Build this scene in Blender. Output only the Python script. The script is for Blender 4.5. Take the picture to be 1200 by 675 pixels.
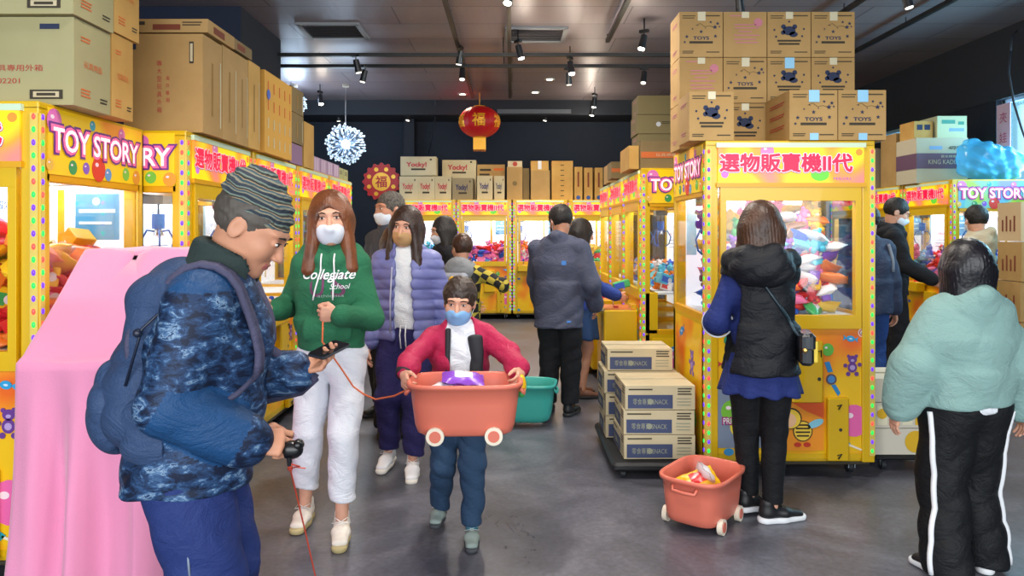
import bpy, math, random
import numpy as np
from math import sin, cos, pi, radians as RAD
from mathutils import Vector, Matrix, noise
from mathutils.bvhtree import BVHTree

for _o in list(bpy.data.objects):
    bpy.data.objects.remove(_o, do_unlink=True)
SC = bpy.context.scene
COL = SC.collection
random.seed(7)

# ------------------------------------------------------------------ camera
cam_d = bpy.data.cameras.new('camera')
cam_d.sensor_width = 36.0
cam_d.lens = 850 / 1200 * 36.0
cam_d.shift_y = -65.5 / 1200
cam_d.clip_start = 0.05
cam = bpy.data.objects.new('camera', cam_d)
COL.objects.link(cam)
cam.location = (0, 0, 1.46)
cam.rotation_euler = (pi / 2, 0, 0)
SC.camera = cam

# ------------------------------------------------------------------ world, lights, exposure
SC.view_settings.view_transform = 'Standard'
SC.view_settings.look = 'None'
SC.view_settings.gamma = 1.0
SC.view_settings.use_curve_mapping = False
SC.view_settings.exposure = 0.12
w = bpy.data.worlds.new('sky')
SC.world = w
w.use_nodes = True
_bg = w.node_tree.nodes['Background']
_bg.inputs[0].default_value = (0.42, 0.78, 1.0, 1)
_bg.inputs[1].default_value = 1.0

def area(name, loc, rot, sx, sy, power, col=(1, 1, 1), spread=180):
    d = bpy.data.lights.new(name, 'AREA')
    d.shape = 'RECTANGLE'; d.size = sx; d.size_y = sy; d.energy = power; d.color = col
    d.spread = RAD(spread)
    o = bpy.data.objects.new(name, d); COL.objects.link(o)
    o.location = loc; o.rotation_euler = rot
    return o
# daylight entering through the open shop front behind the photographer
area('shopfront_daylight', (0.3, -2.7, 2.0), (RAD(82), 0, 0), 9.0, 3.0, 430, (1.0, 0.97, 0.94))
# daylight outside the high windows of the right wall
area('window_daylight', (5.95, 6.4, 2.45), (0, RAD(-80), pi), 1.4, 4.0, 260, (0.5, 0.82, 1.0))
# unseen wide spots added at ceiling height to fill in the track lamps' light
def add_fill_spot(x, y, z, power, col=(1.0, 0.93, 0.84), ang=150):
    d = bpy.data.lights.new('fill_spot', 'SPOT'); d.energy = power; d.spot_size = RAD(ang); d.spot_blend = 1.0; d.color = col; d.shadow_soft_size = 0.12
    o = bpy.data.objects.new('fill_spot', d); COL.objects.link(o); o.location = (x, y, z)
for _x, _y, _p in ((-0.6, 2.6, 150), (1.1, 3.0, 130), (0.35, 5.3, 190), (-0.3, 8.0, 190), (0.6, 10.6, 190), (3.25, 5.2, 150), (3.3, 8.2, 150), (-2.2, 10.4, 120)):
    add_fill_spot(_x, _y, 3.42, _p)
SC.cycles.max_bounces = 8
SC.cycles.transparent_max_bounces = 12
SC.cycles.transmission_bounces = 6
SC.cycles.caustics_reflective = False
SC.cycles.caustics_refractive = False
SC.cycles.sample_clamp_indirect = 4.0
SC.cycles.use_denoising = True

# ------------------------------------------------------------------ materials
def lin(h):
    h = h.lstrip('#')
    r = []
    for i in (0, 2, 4):
        c = int(h[i:i + 2], 16) / 255
        r.append(c / 12.92 if c <= .04045 else ((c + .055) / 1.055) ** 2.4)
    return tuple(r)
MATS = {}
def M(name, col='#808080', rough=.55, metal=0, emit=0, spec=.5, noise_amt=0, noise_scale=20, bump=0, bump_scale=60, coat=0, col2=None, alpha=1, wrinkle=0):
    if name in MATS: return MATS[name]
    m = bpy.data.materials.new(name); m.use_nodes = True
    nt = m.node_tree; b = nt.nodes['Principled BSDF']
    c = lin(col) if isinstance(col, str) else col
    b.inputs['Base Color'].default_value = (*c, 1)
    b.inputs['Roughness'].default_value = rough
    b.inputs['Metallic'].default_value = metal
    b.inputs['Specular IOR Level'].default_value = spec
    b.inputs['Coat Weight'].default_value = coat
    b.inputs['Alpha'].default_value = alpha
    if emit:
        b.inputs['Emission Color'].default_value = (*c, 1)
        b.inputs['Emission Strength'].default_value = emit
    tc = None
    if noise_amt or bump or col2 or wrinkle:
        tc = nt.nodes.new('ShaderNodeTexCoord')
    if noise_amt or col2:
        n = nt.nodes.new('ShaderNodeTexNoise'); n.inputs['Scale'].default_value = noise_scale
        n.inputs['Detail'].default_value = 4
        nt.links.new(tc.outputs['Object'], n.inputs['Vector'])
        r = nt.nodes.new('ShaderNodeValToRGB')
        c2 = lin(col2) if col2 else tuple(x * (1 - noise_amt) for x in c)
        r.color_ramp.elements[0].position = .35; r.color_ramp.elements[1].position = .65
        r.color_ramp.elements[0].color = (*c2, 1); r.color_ramp.elements[1].color = (*c, 1)
        nt.links.new(n.outputs['Fac'], r.inputs['Fac'])
        nt.links.new(r.outputs['Color'], b.inputs['Base Color'])
    if bump:
        n2 = nt.nodes.new('ShaderNodeTexNoise'); n2.inputs['Scale'].default_value = bump_scale
        n2.inputs['Detail'].default_value = 3
        nt.links.new(tc.outputs['Object'], n2.inputs['Vector'])
        bp = nt.nodes.new('ShaderNodeBump'); bp.inputs['Strength'].default_value = bump
        bp.inputs['Distance'].default_value = .01
        nt.links.new(n2.outputs['Fac'], bp.inputs['Height'])
        nt.links.new(bp.outputs['Normal'], b.inputs['Normal'])
        if wrinkle:
            n3 = nt.nodes.new('ShaderNodeTexNoise'); n3.inputs['Scale'].default_value = 7; n3.inputs['Detail'].default_value = 5; n3.inputs['Roughness'].default_value = .62; n3.inputs['Distortion'].default_value = 2.2
            mp = nt.nodes.new('ShaderNodeMapping'); mp.inputs['Scale'].default_value = (1, 1, 1.5)
            nt.links.new(tc.outputs['Object'], mp.inputs[0]); nt.links.new(mp.outputs[0], n3.inputs['Vector'])
            b2_ = nt.nodes.new('ShaderNodeBump'); b2_.inputs['Strength'].default_value = wrinkle; b2_.inputs['Distance'].default_value = .05
            nt.links.new(n3.outputs['Fac'], b2_.inputs['Height']); nt.links.new(bp.outputs['Normal'], b2_.inputs['Normal']); nt.links.new(b2_.outputs['Normal'], b.inputs['Normal'])
    MATS[name] = m
    return m

def glass_mat(name, tint=(1, 1, 1), refl=.03, trans=1.0):
    if name in MATS: return MATS[name]
    m = bpy.data.materials.new(name); m.use_nodes = True; nt = m.node_tree; nt.nodes.clear()
    o = nt.nodes.new('ShaderNodeOutputMaterial'); mx = nt.nodes.new('ShaderNodeMixShader')
    t = nt.nodes.new('ShaderNodeBsdfTransparent'); g = nt.nodes.new('ShaderNodeBsdfGlossy')
    t.inputs[0].default_value = (*[c * trans for c in tint], 1); g.inputs['Roughness'].default_value = .03
    lw = nt.nodes.new('ShaderNodeLayerWeight'); lw.inputs[0].default_value = .25
    mu = nt.nodes.new('ShaderNodeMath'); mu.operation = 'MULTIPLY_ADD'; mu.inputs[1].default_value = .22; mu.inputs[2].default_value = refl
    nt.links.new(lw.outputs['Fresnel'], mu.inputs[0]); nt.links.new(mu.outputs[0], mx.inputs[0])
    nt.links.new(t.outputs[0], mx.inputs[1]); nt.links.new(g.outputs[0], mx.inputs[2])
    nt.links.new(mx.outputs[0], o.inputs[0])
    MATS[name] = m
    return m

# ------------------------------------------------------------------ text glyph cache
_TX = {}
def glyphs(s, offset=0.0, shear=0.0):
    key = (s, offset, shear)
    if key in _TX: return _TX[key]
    c = bpy.data.curves.new('t', 'FONT'); c.body = s; c.offset = offset; c.shear = shear
    c.resolution_u = 3; c.align_x = 'CENTER'; c.fill_mode = 'FRONT' if hasattr(c, 'fill_mode') else c.fill_mode
    o = bpy.data.objects.new('t', c); COL.objects.link(o)
    dg = bpy.context.evaluated_depsgraph_get(); dg.update()
    me = bpy.data.meshes.new_from_object(o.evaluated_get(dg))
    v = [(p.co.x, p.co.y) for p in me.vertices]
    f = [tuple(p.vertices) for p in me.polygons if p.normal.z > .1]
    if not f:
        f = [tuple(p.vertices) for p in me.polygons]
    bpy.data.objects.remove(o); bpy.data.meshes.remove(me); bpy.data.curves.remove(c)
    _TX[key] = (v, f)
    return _TX[key]
def text_bounds(s):
    v, _ = glyphs(s)
    if not v: return (0, 0, 1, 1)
    xs = [a for a, b in v]; ys = [b for a, b in v]
    return min(xs), min(ys), max(xs), max(ys)

# ------------------------------------------------------------------ mesh builder
class MB:
    def __init__(s):
        s.v = []; s.f = []; s.m = []; s.mats = []; s.sm = []
    def mi(s, mat):
        if mat not in s.mats: s.mats.append(mat)
        return s.mats.index(mat)
    def add(s, vs, fs, mat, smooth=False):
        k = len(s.v); s.v.extend([tuple(p) for p in vs]); i = s.mi(mat)
        for f in fs:
            s.f.append(tuple(k + a for a in f)); s.m.append(i); s.sm.append(smooth)
    def box(s, c, d, mat, R=None, taper=1.0):
        x, y, z = d[0] / 2, d[1] / 2, d[2] / 2
        vs = [Vector((sx * x * (taper if sz > 0 else 1), sy * y * (taper if sz > 0 else 1), sz * z)) for sz in (-1, 1) for sy in (-1, 1) for sx in (-1, 1)]
        if R is not None: vs = [R @ v for v in vs]
        c = Vector(c)
        s.add([v + c for v in vs], [(0, 2, 3, 1), (4, 5, 7, 6), (0, 1, 5, 4), (2, 6, 7, 3), (0, 4, 6, 2), (1, 3, 7, 5)], mat)
    def b2(s, lo, hi, mat):
        s.box([(a + b) / 2 for a, b in zip(lo, hi)], [b - a for a, b in zip(lo, hi)], mat)
    def rbox(s, c, d, mat, r=.02, R=None, n=3):
        """box with rounded vertical edges and softened top and bottom"""
        x, y, z = d[0] / 2, d[1] / 2, d[2] / 2; r = min(r, x * .99, y * .99); e = min(r * .5, z * .9)
        vs = []; c = Vector(c)
        def ring(zz, ins):
            o = []
            for (cx, cy, a0) in ((x - r, y - r, 0), (-x + r, y - r, 90), (-x + r, -y + r, 180), (x - r, -y + r, 270)):
                for i in range(n + 1):
                    a = RAD(a0 + 90 * i / n); q = r - ins
                    o.append(Vector((cx + q * cos(a), cy + q * sin(a), zz)))
            return o
        rings = [ring(-z, e), ring(-z + e, 0), ring(z - e, 0), ring(z, e)]
        m = len(rings[0])
        for g in rings: vs += g
        fs = [tuple(reversed(range(m))), tuple(range(3 * m, 4 * m))]
        for k in range(3):
            for i in range(m):
                j = (i + 1) % m
                fs.append((k * m + i, k * m + j, (k + 1) * m + j, (k + 1) * m + i))
        if R is not None: vs = [R @ v for v in vs]
        s.add([v + c for v in vs], fs, mat, False)
    def cyl(s, a, b, r0, r1=None, mat=None, n=16, smooth=True):
        r1 = r0 if r1 is None else r1
        a = Vector(a); b = Vector(b); w_ = (b - a).normalized()
        u = w_.orthogonal().normalized(); v = w_.cross(u)
        vs = []
        for p, r in ((a, r0), (b, r1)):
            for i in range(n):
                t = 2 * pi * i / n
                vs.append(p + u * cos(t) * r + v * sin(t) * r)
        s.add(vs, [(i, (i + 1) % n, n + (i + 1) % n, n + i) for i in range(n)], mat, smooth)
        s.add(vs, [tuple(reversed(range(n))), tuple(range(n, 2 * n))], mat, False)
    def tube(s, pts, r, mat, n=8, closed=False):
        pts = [Vector(p) for p in pts]; N = len(pts); rr = r if isinstance(r, (list, tuple)) else [r] * N
        vs = []; u = None
        for i, p in enumerate(pts):
            if closed: t = pts[(i + 1) % N] - pts[i - 1]
            else: t = pts[min(i + 1, N - 1)] - pts[max(i - 1, 0)]
            t.normalize()
            if u is None: u = t.orthogonal().normalized()
            else:
                u = (u - t * u.dot(t)); u = u.normalized() if u.length > 1e-6 else t.orthogonal().normalized()
            v = t.cross(u)
            for k in range(n):
                a = 2 * pi * k / n
                vs.append(p + (u * cos(a) + v * sin(a)) * rr[i])
        fs = []
        for i in range(N if closed else N - 1):
            j = (i + 1) % N
            for k in range(n):
                l = (k + 1) % n
                fs.append((i * n + k, i * n + l, j * n + l, j * n + k))
        if not closed:
            fs += [tuple(reversed(range(n))), tuple(range((N - 1) * n, N * n))]
        s.add(vs, fs, mat, True)
    def ball(s, c, r, mat, nu=16, nv=10, R=None, fn=None):
        if not isinstance(r, (list, tuple)): r = (r, r, r)
        c = Vector(c); vs = []
        for j in range(nv + 1):
            ph = -pi / 2 + pi * j / nv
            for i in range(nu):
                th = 2 * pi * i / nu
                p = Vector((cos(ph) * cos(th), cos(ph) * sin(th), sin(ph)))
                if fn: p = p * fn(p)
                p = Vector((p.x * r[0], p.y * r[1], p.z * r[2]))
                if R is not None: p = R @ p
                vs.append(p + c)
        fs = []
        for j in range(nv):
            for i in range(nu):
                k = (i + 1) % nu
                fs.append((j * nu + i, j * nu + k, (j + 1) * nu + k, (j + 1) * nu + i))
        s.add(vs, fs, mat, True)
    def lathe(s, prof, mat, c=(0, 0, 0), n=24, smooth=True, fn=None):
        vs = []
        for r, z in prof:
            for i in range(n):
                a = 2 * pi * i / n; q = r * (fn(a, z) if fn else 1)
                vs.append((c[0] + q * cos(a), c[1] + q * sin(a), c[2] + z))
        fs = []
        for j in range(len(prof) - 1):
            for i in range(n):
                k = (i + 1) % n
                fs.append((j * n + i, j * n + k, (j + 1) * n + k, (j + 1) * n + i))
        s.add(vs, fs, mat, smooth)
    # ---- flat prints on a frame (o, u, v): thin plates lying on a surface
    def plate(s, fr, pts, mat, off=.001, th=.0008):
        o, u, v = fr; n = u.cross(v)
        a = [o + u * p[0] + v * p[1] + n * off for p in pts]
        b = [p + n * th for p in a]
        N = len(pts)
        s.add(a + b, [tuple(range(N, 2 * N))] + [(i, (i + 1) % N, N + (i + 1) % N, N + i) for i in range(N)], mat)
    def rect(s, fr, x0, y0, x1, y1, mat, off=.001, th=.0008):
        s.plate(fr, [(x0, y0), (x1, y0), (x1, y1), (x0, y1)], mat, off, th)
    def disc(s, fr, x, y, r, mat, off=.001, ry=None, n=18, rot=0):
        ry = r if ry is None else ry; P = []
        for i in range(n):
            a = 2 * pi * i / n; p, q = r * cos(a), ry * sin(a)
            P.append((x + p * cos(rot) - q * sin(rot), y + p * sin(rot) + q * cos(rot)))
        s.plate(fr, P, mat, off)
    def text(s, fr, txt, x, y, wdt, h, mat, off=.002, fat=0.0, shear=0.0):
        o, u, v = fr; n = u.cross(v)
        x0, y0, x1, y1 = text_bounds(txt)
        vs, fs = glyphs(txt, fat, shear)
        if not vs: return
        kx = wdt / max(x1 - x0, 1e-4); ky = h / max(y1 - y0, 1e-4)
        P = [o + u * (x + (a - (x0 + x1) / 2) * kx) + v * (y + (b - (y0 + y1) / 2) * ky) + n * off for a, b in vs]
        s.add(P, fs, mat)
    def bold(s, fr, txt, x, y, wdt, h, mat, off, r, n):
        """heavy lettering: the same glyphs laid side by side round a small circle"""
        for i in range(n):
            t = 2 * pi * i / n
            s.text(fr, txt, x + r * cos(t), y + r * sin(t), wdt, h, mat, off + .00006 * i)
    def build(s, name, parent=None, bevel=0, loc=None, rot=None, sub=0):
        me = bpy.data.meshes.new(name)
        me.from_pydata(s.v, [], s.f); me.update()
        for m in s.mats: me.materials.append(m)
        me.polygons.foreach_set('material_index', s.m)
        me.polygons.foreach_set('use_smooth', s.sm)
        o = bpy.data.objects.new(name, me); COL.objects.link(o)
        if parent is not None: o.parent = parent
        if loc is not None: o.location = loc
        if rot is not None: o.rotation_euler = rot
        if bevel:
            b = o.modifiers.new('bevel', 'BEVEL'); b.width = bevel; b.segments = 2; b.limit_method = 'ANGLE'; b.angle_limit = RAD(50)
        return o

X_, Y_, Z_ = Vector((1, 0, 0)), Vector((0, 1, 0)), Vector((0, 0, 1))
def fr_front(x, y, z): return (Vector((x, y, z)), X_, Z_)         # faces -Y
def fr_right(x, y, z): return (Vector((x, y, z)), Y_, Z_)          # faces +X
def fr_left(x, y, z): return (Vector((x, y, z)), -Y_, Z_)          # faces -X
def fr_top(x, y, z): return (Vector((x, y, z)), X_, Y_)            # faces +Z

def tag(o, label, cat, group=None, kind=None):
    if label: o['label'] = label
    if cat: o['category'] = cat
    if group: o['group'] = group
    if kind: o['kind'] = kind
    return o
def empty(name, loc=(0, 0, 0), rz=0, label=None, cat=None, group=None):
    o = bpy.data.objects.new(name, None); COL.objects.link(o)
    o.empty_display_size = .1; o.location = loc; o.rotation_euler = (0, 0, rz)
    return tag(o, label, cat, group)
def struct(o):
    o['kind'] = 'structure'; return o
def copy_tree(o, parent=None):
    kids = [k for k in o.children]
    c = o.copy(); COL.objects.link(c)
    if parent is not None: c.parent = parent
    for k in kids: copy_tree(k, c)
    return c
def px(x, y, d):
    """a point of the place at depth d along the camera's axis"""
    return Vector(((x - 600) * d / 850, d, 1.46 - (y - 272) * d / 850))

# ------------------------------------------------------------------ implicit surfaces for figures and soft things
class Fld:
    """distance field on a grid, shapes blended smoothly, meshed by surface nets"""
    def __init__(s, lo, hi, h):
        s.lo = np.array(lo, float); s.h = h
        s.n = np.maximum(np.ceil((np.array(hi, float) - s.lo) / h).astype(int) + 1, 3)
        s.F = np.full(s.n, 1.0, np.float32)
        s.ax = [s.lo[i] + h * np.arange(s.n[i]) for i in range(3)]
    def _win(s, lo, hi):
        a = np.clip(np.floor((np.array(lo) - s.lo) / s.h).astype(int), 0, s.n)
        b = np.clip(np.ceil((np.array(hi) - s.lo) / s.h).astype(int) + 1, 0, s.n)
        if (b <= a).any(): return None, None
        sl = tuple(slice(p, q) for p, q in zip(a, b))
        return sl, np.meshgrid(*[s.ax[i][sl[i]] for i in range(3)], indexing='ij', sparse=True)
    def _mix(s, sl, d, k, op):
        A = s.F[sl]
        if op == 'sub':
            B = -d; m = np.maximum(A, B); hh = np.maximum(k - np.abs(A - B), 0) / k; s.F[sl] = m + hh * hh * k / 4
        else:
            m = np.minimum(A, d); hh = np.maximum(k - np.abs(A - d), 0) / k; s.F[sl] = m - hh * hh * k / 4
    def cone(s, a, b, ra, rb=None, k=.02, op='add'):
        rb = ra if rb is None else rb
        a = np.array(a, float); b = np.array(b, float); m = max(ra, rb) + k + 2 * s.h
        sl, g = s._win(np.minimum(a, b) - m, np.maximum(a, b) + m)
        if sl is None: return s
        ab = b - a; L2 = max(float(ab @ ab), 1e-9)
        p = [g[i] - a[i] for i in range(3)]
        t = np.clip((p[0] * ab[0] + p[1] * ab[1] + p[2] * ab[2]) / L2, 0, 1)
        d = np.sqrt((p[0] - t * ab[0]) ** 2 + (p[1] - t * ab[1]) ** 2 + (p[2] - t * ab[2]) ** 2) - (ra + (rb - ra) * t)
        s._mix(sl, d.astype(np.float32), k, op); return s
    def chain(s, pts, rad, k=.02):
        for i in range(len(pts) - 1): s.cone(pts[i], pts[i + 1], rad[i], rad[i + 1], k)
        return s
    def ecap(s, a, b, ra, rb, side=(1, 0, 0), k=.03, op='add', cap=1.0):
        a = np.array(a, float); b = np.array(b, float); m = max(*ra, *rb) + k + 2 * s.h
        sl, g = s._win(np.minimum(a, b) - m, np.maximum(a, b) + m)
        if sl is None: return s
        w_ = b - a; L = np.linalg.norm(w_); w_ = w_ / max(L, 1e-6)
        u = np.array(side, float); u = u - w_ * (u @ w_); u /= np.linalg.norm(u); v = np.cross(w_, u)
        p = [g[i] - a[i] for i in range(3)]
        dt = lambda q: p[0] * q[0] + p[1] * q[1] + p[2] * q[2]
        pw = dt(w_); t = np.clip(pw / max(L, 1e-6), 0, 1); ex = pw - t * L
        rx = ra[0] + (rb[0] - ra[0]) * t; ry = ra[1] + (rb[1] - ra[1]) * t; rm = np.minimum(rx, ry) * cap
        q = np.sqrt((dt(u) / rx) ** 2 + (dt(v) / ry) ** 2 + (ex / rm) ** 2)
        d = (q - 1) * np.minimum(rx, ry)
        s._mix(sl, d.astype(np.float32), k, op); return s
    def ell(s, c, r, R=None, k=.02, op='add'):
        c = np.array(c, float); m = max(r) + k + 2 * s.h
        sl, g = s._win(c - m, c + m)
        if sl is None: return s
        p = [g[i] - c[i] for i in range(3)]
        if R is not None:
            R = np.array(R)
            p = [p[0] * R[0][i] + p[1] * R[1][i] + p[2] * R[2][i] for i in range(3)]
        q = np.sqrt((p[0] / r[0]) ** 2 + (p[1] / r[1]) ** 2 + (p[2] / r[2]) ** 2)
        d = (q - 1) * min(r)
        s._mix(sl, d.astype(np.float32), k, op); return s
    def rbx(s, c, r, R=None, rnd=.01, k=.02, op='add'):
        c = np.array(c, float); m = float(np.linalg.norm(r)) + k + 2 * s.h
        sl, g = s._win(c - m, c + m)
        if sl is None: return s
        p = [g[i] - c[i] for i in range(3)]
        if R is not None:
            R = np.array(R)
            p = [p[0] * R[0][i] + p[1] * R[1][i] + p[2] * R[2][i] for i in range(3)]
        q = [np.abs(p[i]) - (r[i] - rnd) for i in range(3)]
        d = np.sqrt(np.maximum(q[0], 0) ** 2 + np.maximum(q[1], 0) ** 2 + np.maximum(q[2], 0) ** 2) + np.minimum(np.maximum(np.maximum(q[0], q[1]), q[2]), 0) - rnd
        s._mix(sl, d.astype(np.float32), k, op); return s
    def half(s, p, n, k=.004):
        """keep only the side the normal n points away from"""
        g = np.meshgrid(*s.ax, indexing='ij', sparse=True)
        d = ((g[0] - p[0]) * n[0] + (g[1] - p[1]) * n[1] + (g[2] - p[2]) * n[2]).astype(np.float32)
        m = np.maximum(s.F, d); hh = np.maximum(k - np.abs(s.F - d), 0) / k; s.F = m + hh * hh * k / 4; return s
    def disp(s, fn):
        g = np.meshgrid(*s.ax, indexing='ij', sparse=True)
        near = np.abs(s.F) < .06
        D = np.broadcast_to(fn(*g), s.F.shape)
        s.F = np.where(near, s.F + D, s.F).astype(np.float32); return s
    def folds(s, amp=.004, f=14, seed=1):
        r = np.random.RandomState(seed); a = r.rand(9) * 6
        def fn(x, y, z):
            wx = np.sin(f * .45 * z + a[0]) * .9 + np.sin(f * .5 * y + a[1]) * .7
            wz = np.sin(f * .6 * x + a[2]) * 1.1 + np.sin(f * .3 * y + a[3])
            q = .6 - 1.5 * np.abs(np.sin(f * z * .8 + wz * 1.5 + a[4])) + .7 * np.sin(f * 1.1 * (x + y) + wx * 1.7 + a[5]) + .8 - 1.3 * np.abs(np.sin(1.3 * f * z + 1.1 * f * x + wx * 1.7 + a[6]))
            return amp * q
        return s.disp(fn)
    def mesh(s):
        F = s.F
        F[0] = F[-1] = 1; F[:, 0] = F[:, -1] = 1; F[:, :, 0] = F[:, :, -1] = 1
        S = F < 0
        nx, ny, nz = F.shape
        acc = np.zeros((nx - 1, ny - 1, nz - 1, 3), np.float32); cnt = np.zeros((nx - 1, ny - 1, nz - 1), np.float32)
        quads = []
        cid = lambda i, j, k: (i * (ny - 1) + j) * (nz - 1) + k
        for ax in range(3):
            A = [slice(None)] * 3; B = [slice(None)] * 3; A[ax] = slice(0, -1); B[ax] = slice(1, None)
            ch = S[tuple(A)] != S[tuple(B)]
            I, J, K = np.nonzero(ch)
            f0 = F[I, J, K]; e = [0, 0, 0]; e[ax] = 1
            f1 = F[I + e[0], J + e[1], K + e[2]]; t = f0 / (f0 - f1)
            P = np.stack([I, J, K], 1).astype(np.float32); P[:, ax] += t
            o1, o2 = [(1, 2), (2, 0), (0, 1)][ax]
            cells = []
            for d1, d2 in ((-1, -1), (0, -1), (0, 0), (-1, 0)):
                c = [I.copy(), J.copy(), K.copy()]; c[o1] = c[o1] + d1; c[o2] = c[o2] + d2
                np.add.at(acc, tuple(c), P); np.add.at(cnt, tuple(c), 1)
                cells.append(cid(*c))
            q = np.stack(cells, 1); inside0 = S[I, J, K]
            q[~inside0] = q[~inside0][:, ::-1]
            quads.append(q)
        Q = np.concatenate(quads)
        used, inv = np.unique(Q, return_inverse=True)
        cn = cnt.reshape(-1)[used]; V_ = acc.reshape(-1, 3)[used] / cn[:, None]
        return V_ * s.h + s.lo, inv.reshape(Q.shape)
def join_np(parts):
    vs = []; fs = []; k = 0
    for v, f in parts: vs.append(v); fs.append(f + k); k += len(v)
    return np.concatenate(vs), np.concatenate(fs)
def np_obj(name, vf, mats, parent=None, pick=None, smooth=True):
    v, f = vf
    me = bpy.data.meshes.new(name)
    me.vertices.add(len(v)); me.vertices.foreach_set('co', np.ascontiguousarray(v, np.float32).ravel())
    me.loops.add(len(f) * 4); me.loops.foreach_set('vertex_index', np.ascontiguousarray(f, np.int32).ravel())
    me.polygons.add(len(f)); me.polygons.foreach_set('loop_start', np.arange(0, len(f) * 4, 4, dtype=np.int32))
    me.update(calc_edges=True)
    me.polygons.foreach_set('use_smooth', np.full(len(f), smooth))
    mats = mats if isinstance(mats, list) else [mats]
    for m in mats: me.materials.append(m)
    if pick is not None:
        c = v[f].mean(1); me.polygons.foreach_set('material_index', pick(c).astype(np.int32))
    me.validate()
    o = bpy.data.objects.new(name, me); COL.objects.link(o)
    if parent is not None: o.parent = parent
    return o

# ------------------------------------------------------------------ people
def V3(*a): return np.array(a, float)
def rotm(yaw=0, pitch=0, roll=0):
    """head turn: yaw left/right about z, pitch down is positive, roll tilts sideways (radians)"""
    m = Matrix.Rotation(yaw, 3, 'Z') @ Matrix.Rotation(pitch, 3, 'X') @ Matrix.Rotation(roll, 3, 'Y')
    return np.array(m)
def ik(a, b, l1, l2, pole):
    a = np.array(a, float); b = np.array(b, float); d = b - a; L = np.linalg.norm(d); w_ = d / L
    if L > (l1 + l2) * .995: L = (l1 + l2) * .995; b = a + w_ * L
    x = (l1 * l1 - l2 * l2 + L * L) / (2 * L); h = math.sqrt(max(l1 * l1 - x * x, 0))
    p = np.array(pole, float); p = p - w_ * (p @ w_); p /= max(np.linalg.norm(p), 1e-6)
    return a + w_ * x + p * h, b
def rig(H, sw=.108, lean=0, side=0, pel=(0, 0), head=(0, 0, 0), hf=0, hs=1.1, wr=None, wl=None, pr=(-.3, 1, -.2), pl=(.3, 1, -.2),
        ar=None, al=None, kr=(0, -1, 0), kl=(0, -1, 0), drop=0, dirr=None, dirl=None, twist=0):
    """r = the figure's own right (-x), l = left (+x); it looks towards -y"""
    J = {'H': H, 'k': H / 1.7, 'hs': hs}
    P = V3(pel[0], pel[1], .53 * H - drop); up = V3(side, -lean, 1); up /= np.linalg.norm(up)
    J['P'] = P; J['W'] = P + up * .10 * H; J['C'] = P + up * .20 * H; J['N'] = P + up * .305 * H; J['up'] = up
    ct, st = cos(twist), sin(twist); sx = V3(ct, st, 0)
    for s_, n in ((-1, 'r'), (1, 'l')):
        J['S' + n] = P + up * .268 * H + sx * s_ * (sw - .012) * H
        J['Hp' + n] = P + V3(s_ * .052 * H, 0, 0)
    J['sx'] = sx
    k = J['k']
    J['Hd'] = J['N'] + V3(0, -.012 * k - hf, (.085 + .068 * hs) * k) + up * 0
    J['Rh'] = rotm(*head)
    for n, w_, p, sg in (('r', wr, pr, -1), ('l', wl, pl, 1)):
        w_ = V3(sg * .15 * H, -.02 * H, .47 * H) if w_ is None else V3(*w_)
        J['E' + n], J['Wr' + n] = ik(J['S' + n], w_, .172 * H, .15 * H, p)
    for n, a, p, sg in (('r', ar, kr, -1), ('l', al, kl, 1)):
        a = V3(sg * .055 * H, .01, .045 * H) if a is None else V3(*a)
        J['K' + n], J['A' + n] = ik(J['Hp' + n], a, .245 * H, .245 * H, p)
        J['T' + n] = dirr if n == 'r' and dirr is not None else (dirl if n == 'l' and dirl is not None else V3(sg * .12, -1, 0))
    return J
def bounds(J, m=.2):
    pts = np.array([J[q] for q in ('P', 'N', 'Hd', 'Sr', 'Sl', 'Er', 'El', 'Wrr', 'Wrl', 'Kr', 'Kl', 'Ar', 'Al')])
    return pts.min(0) - m, pts.max(0) + m

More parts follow.
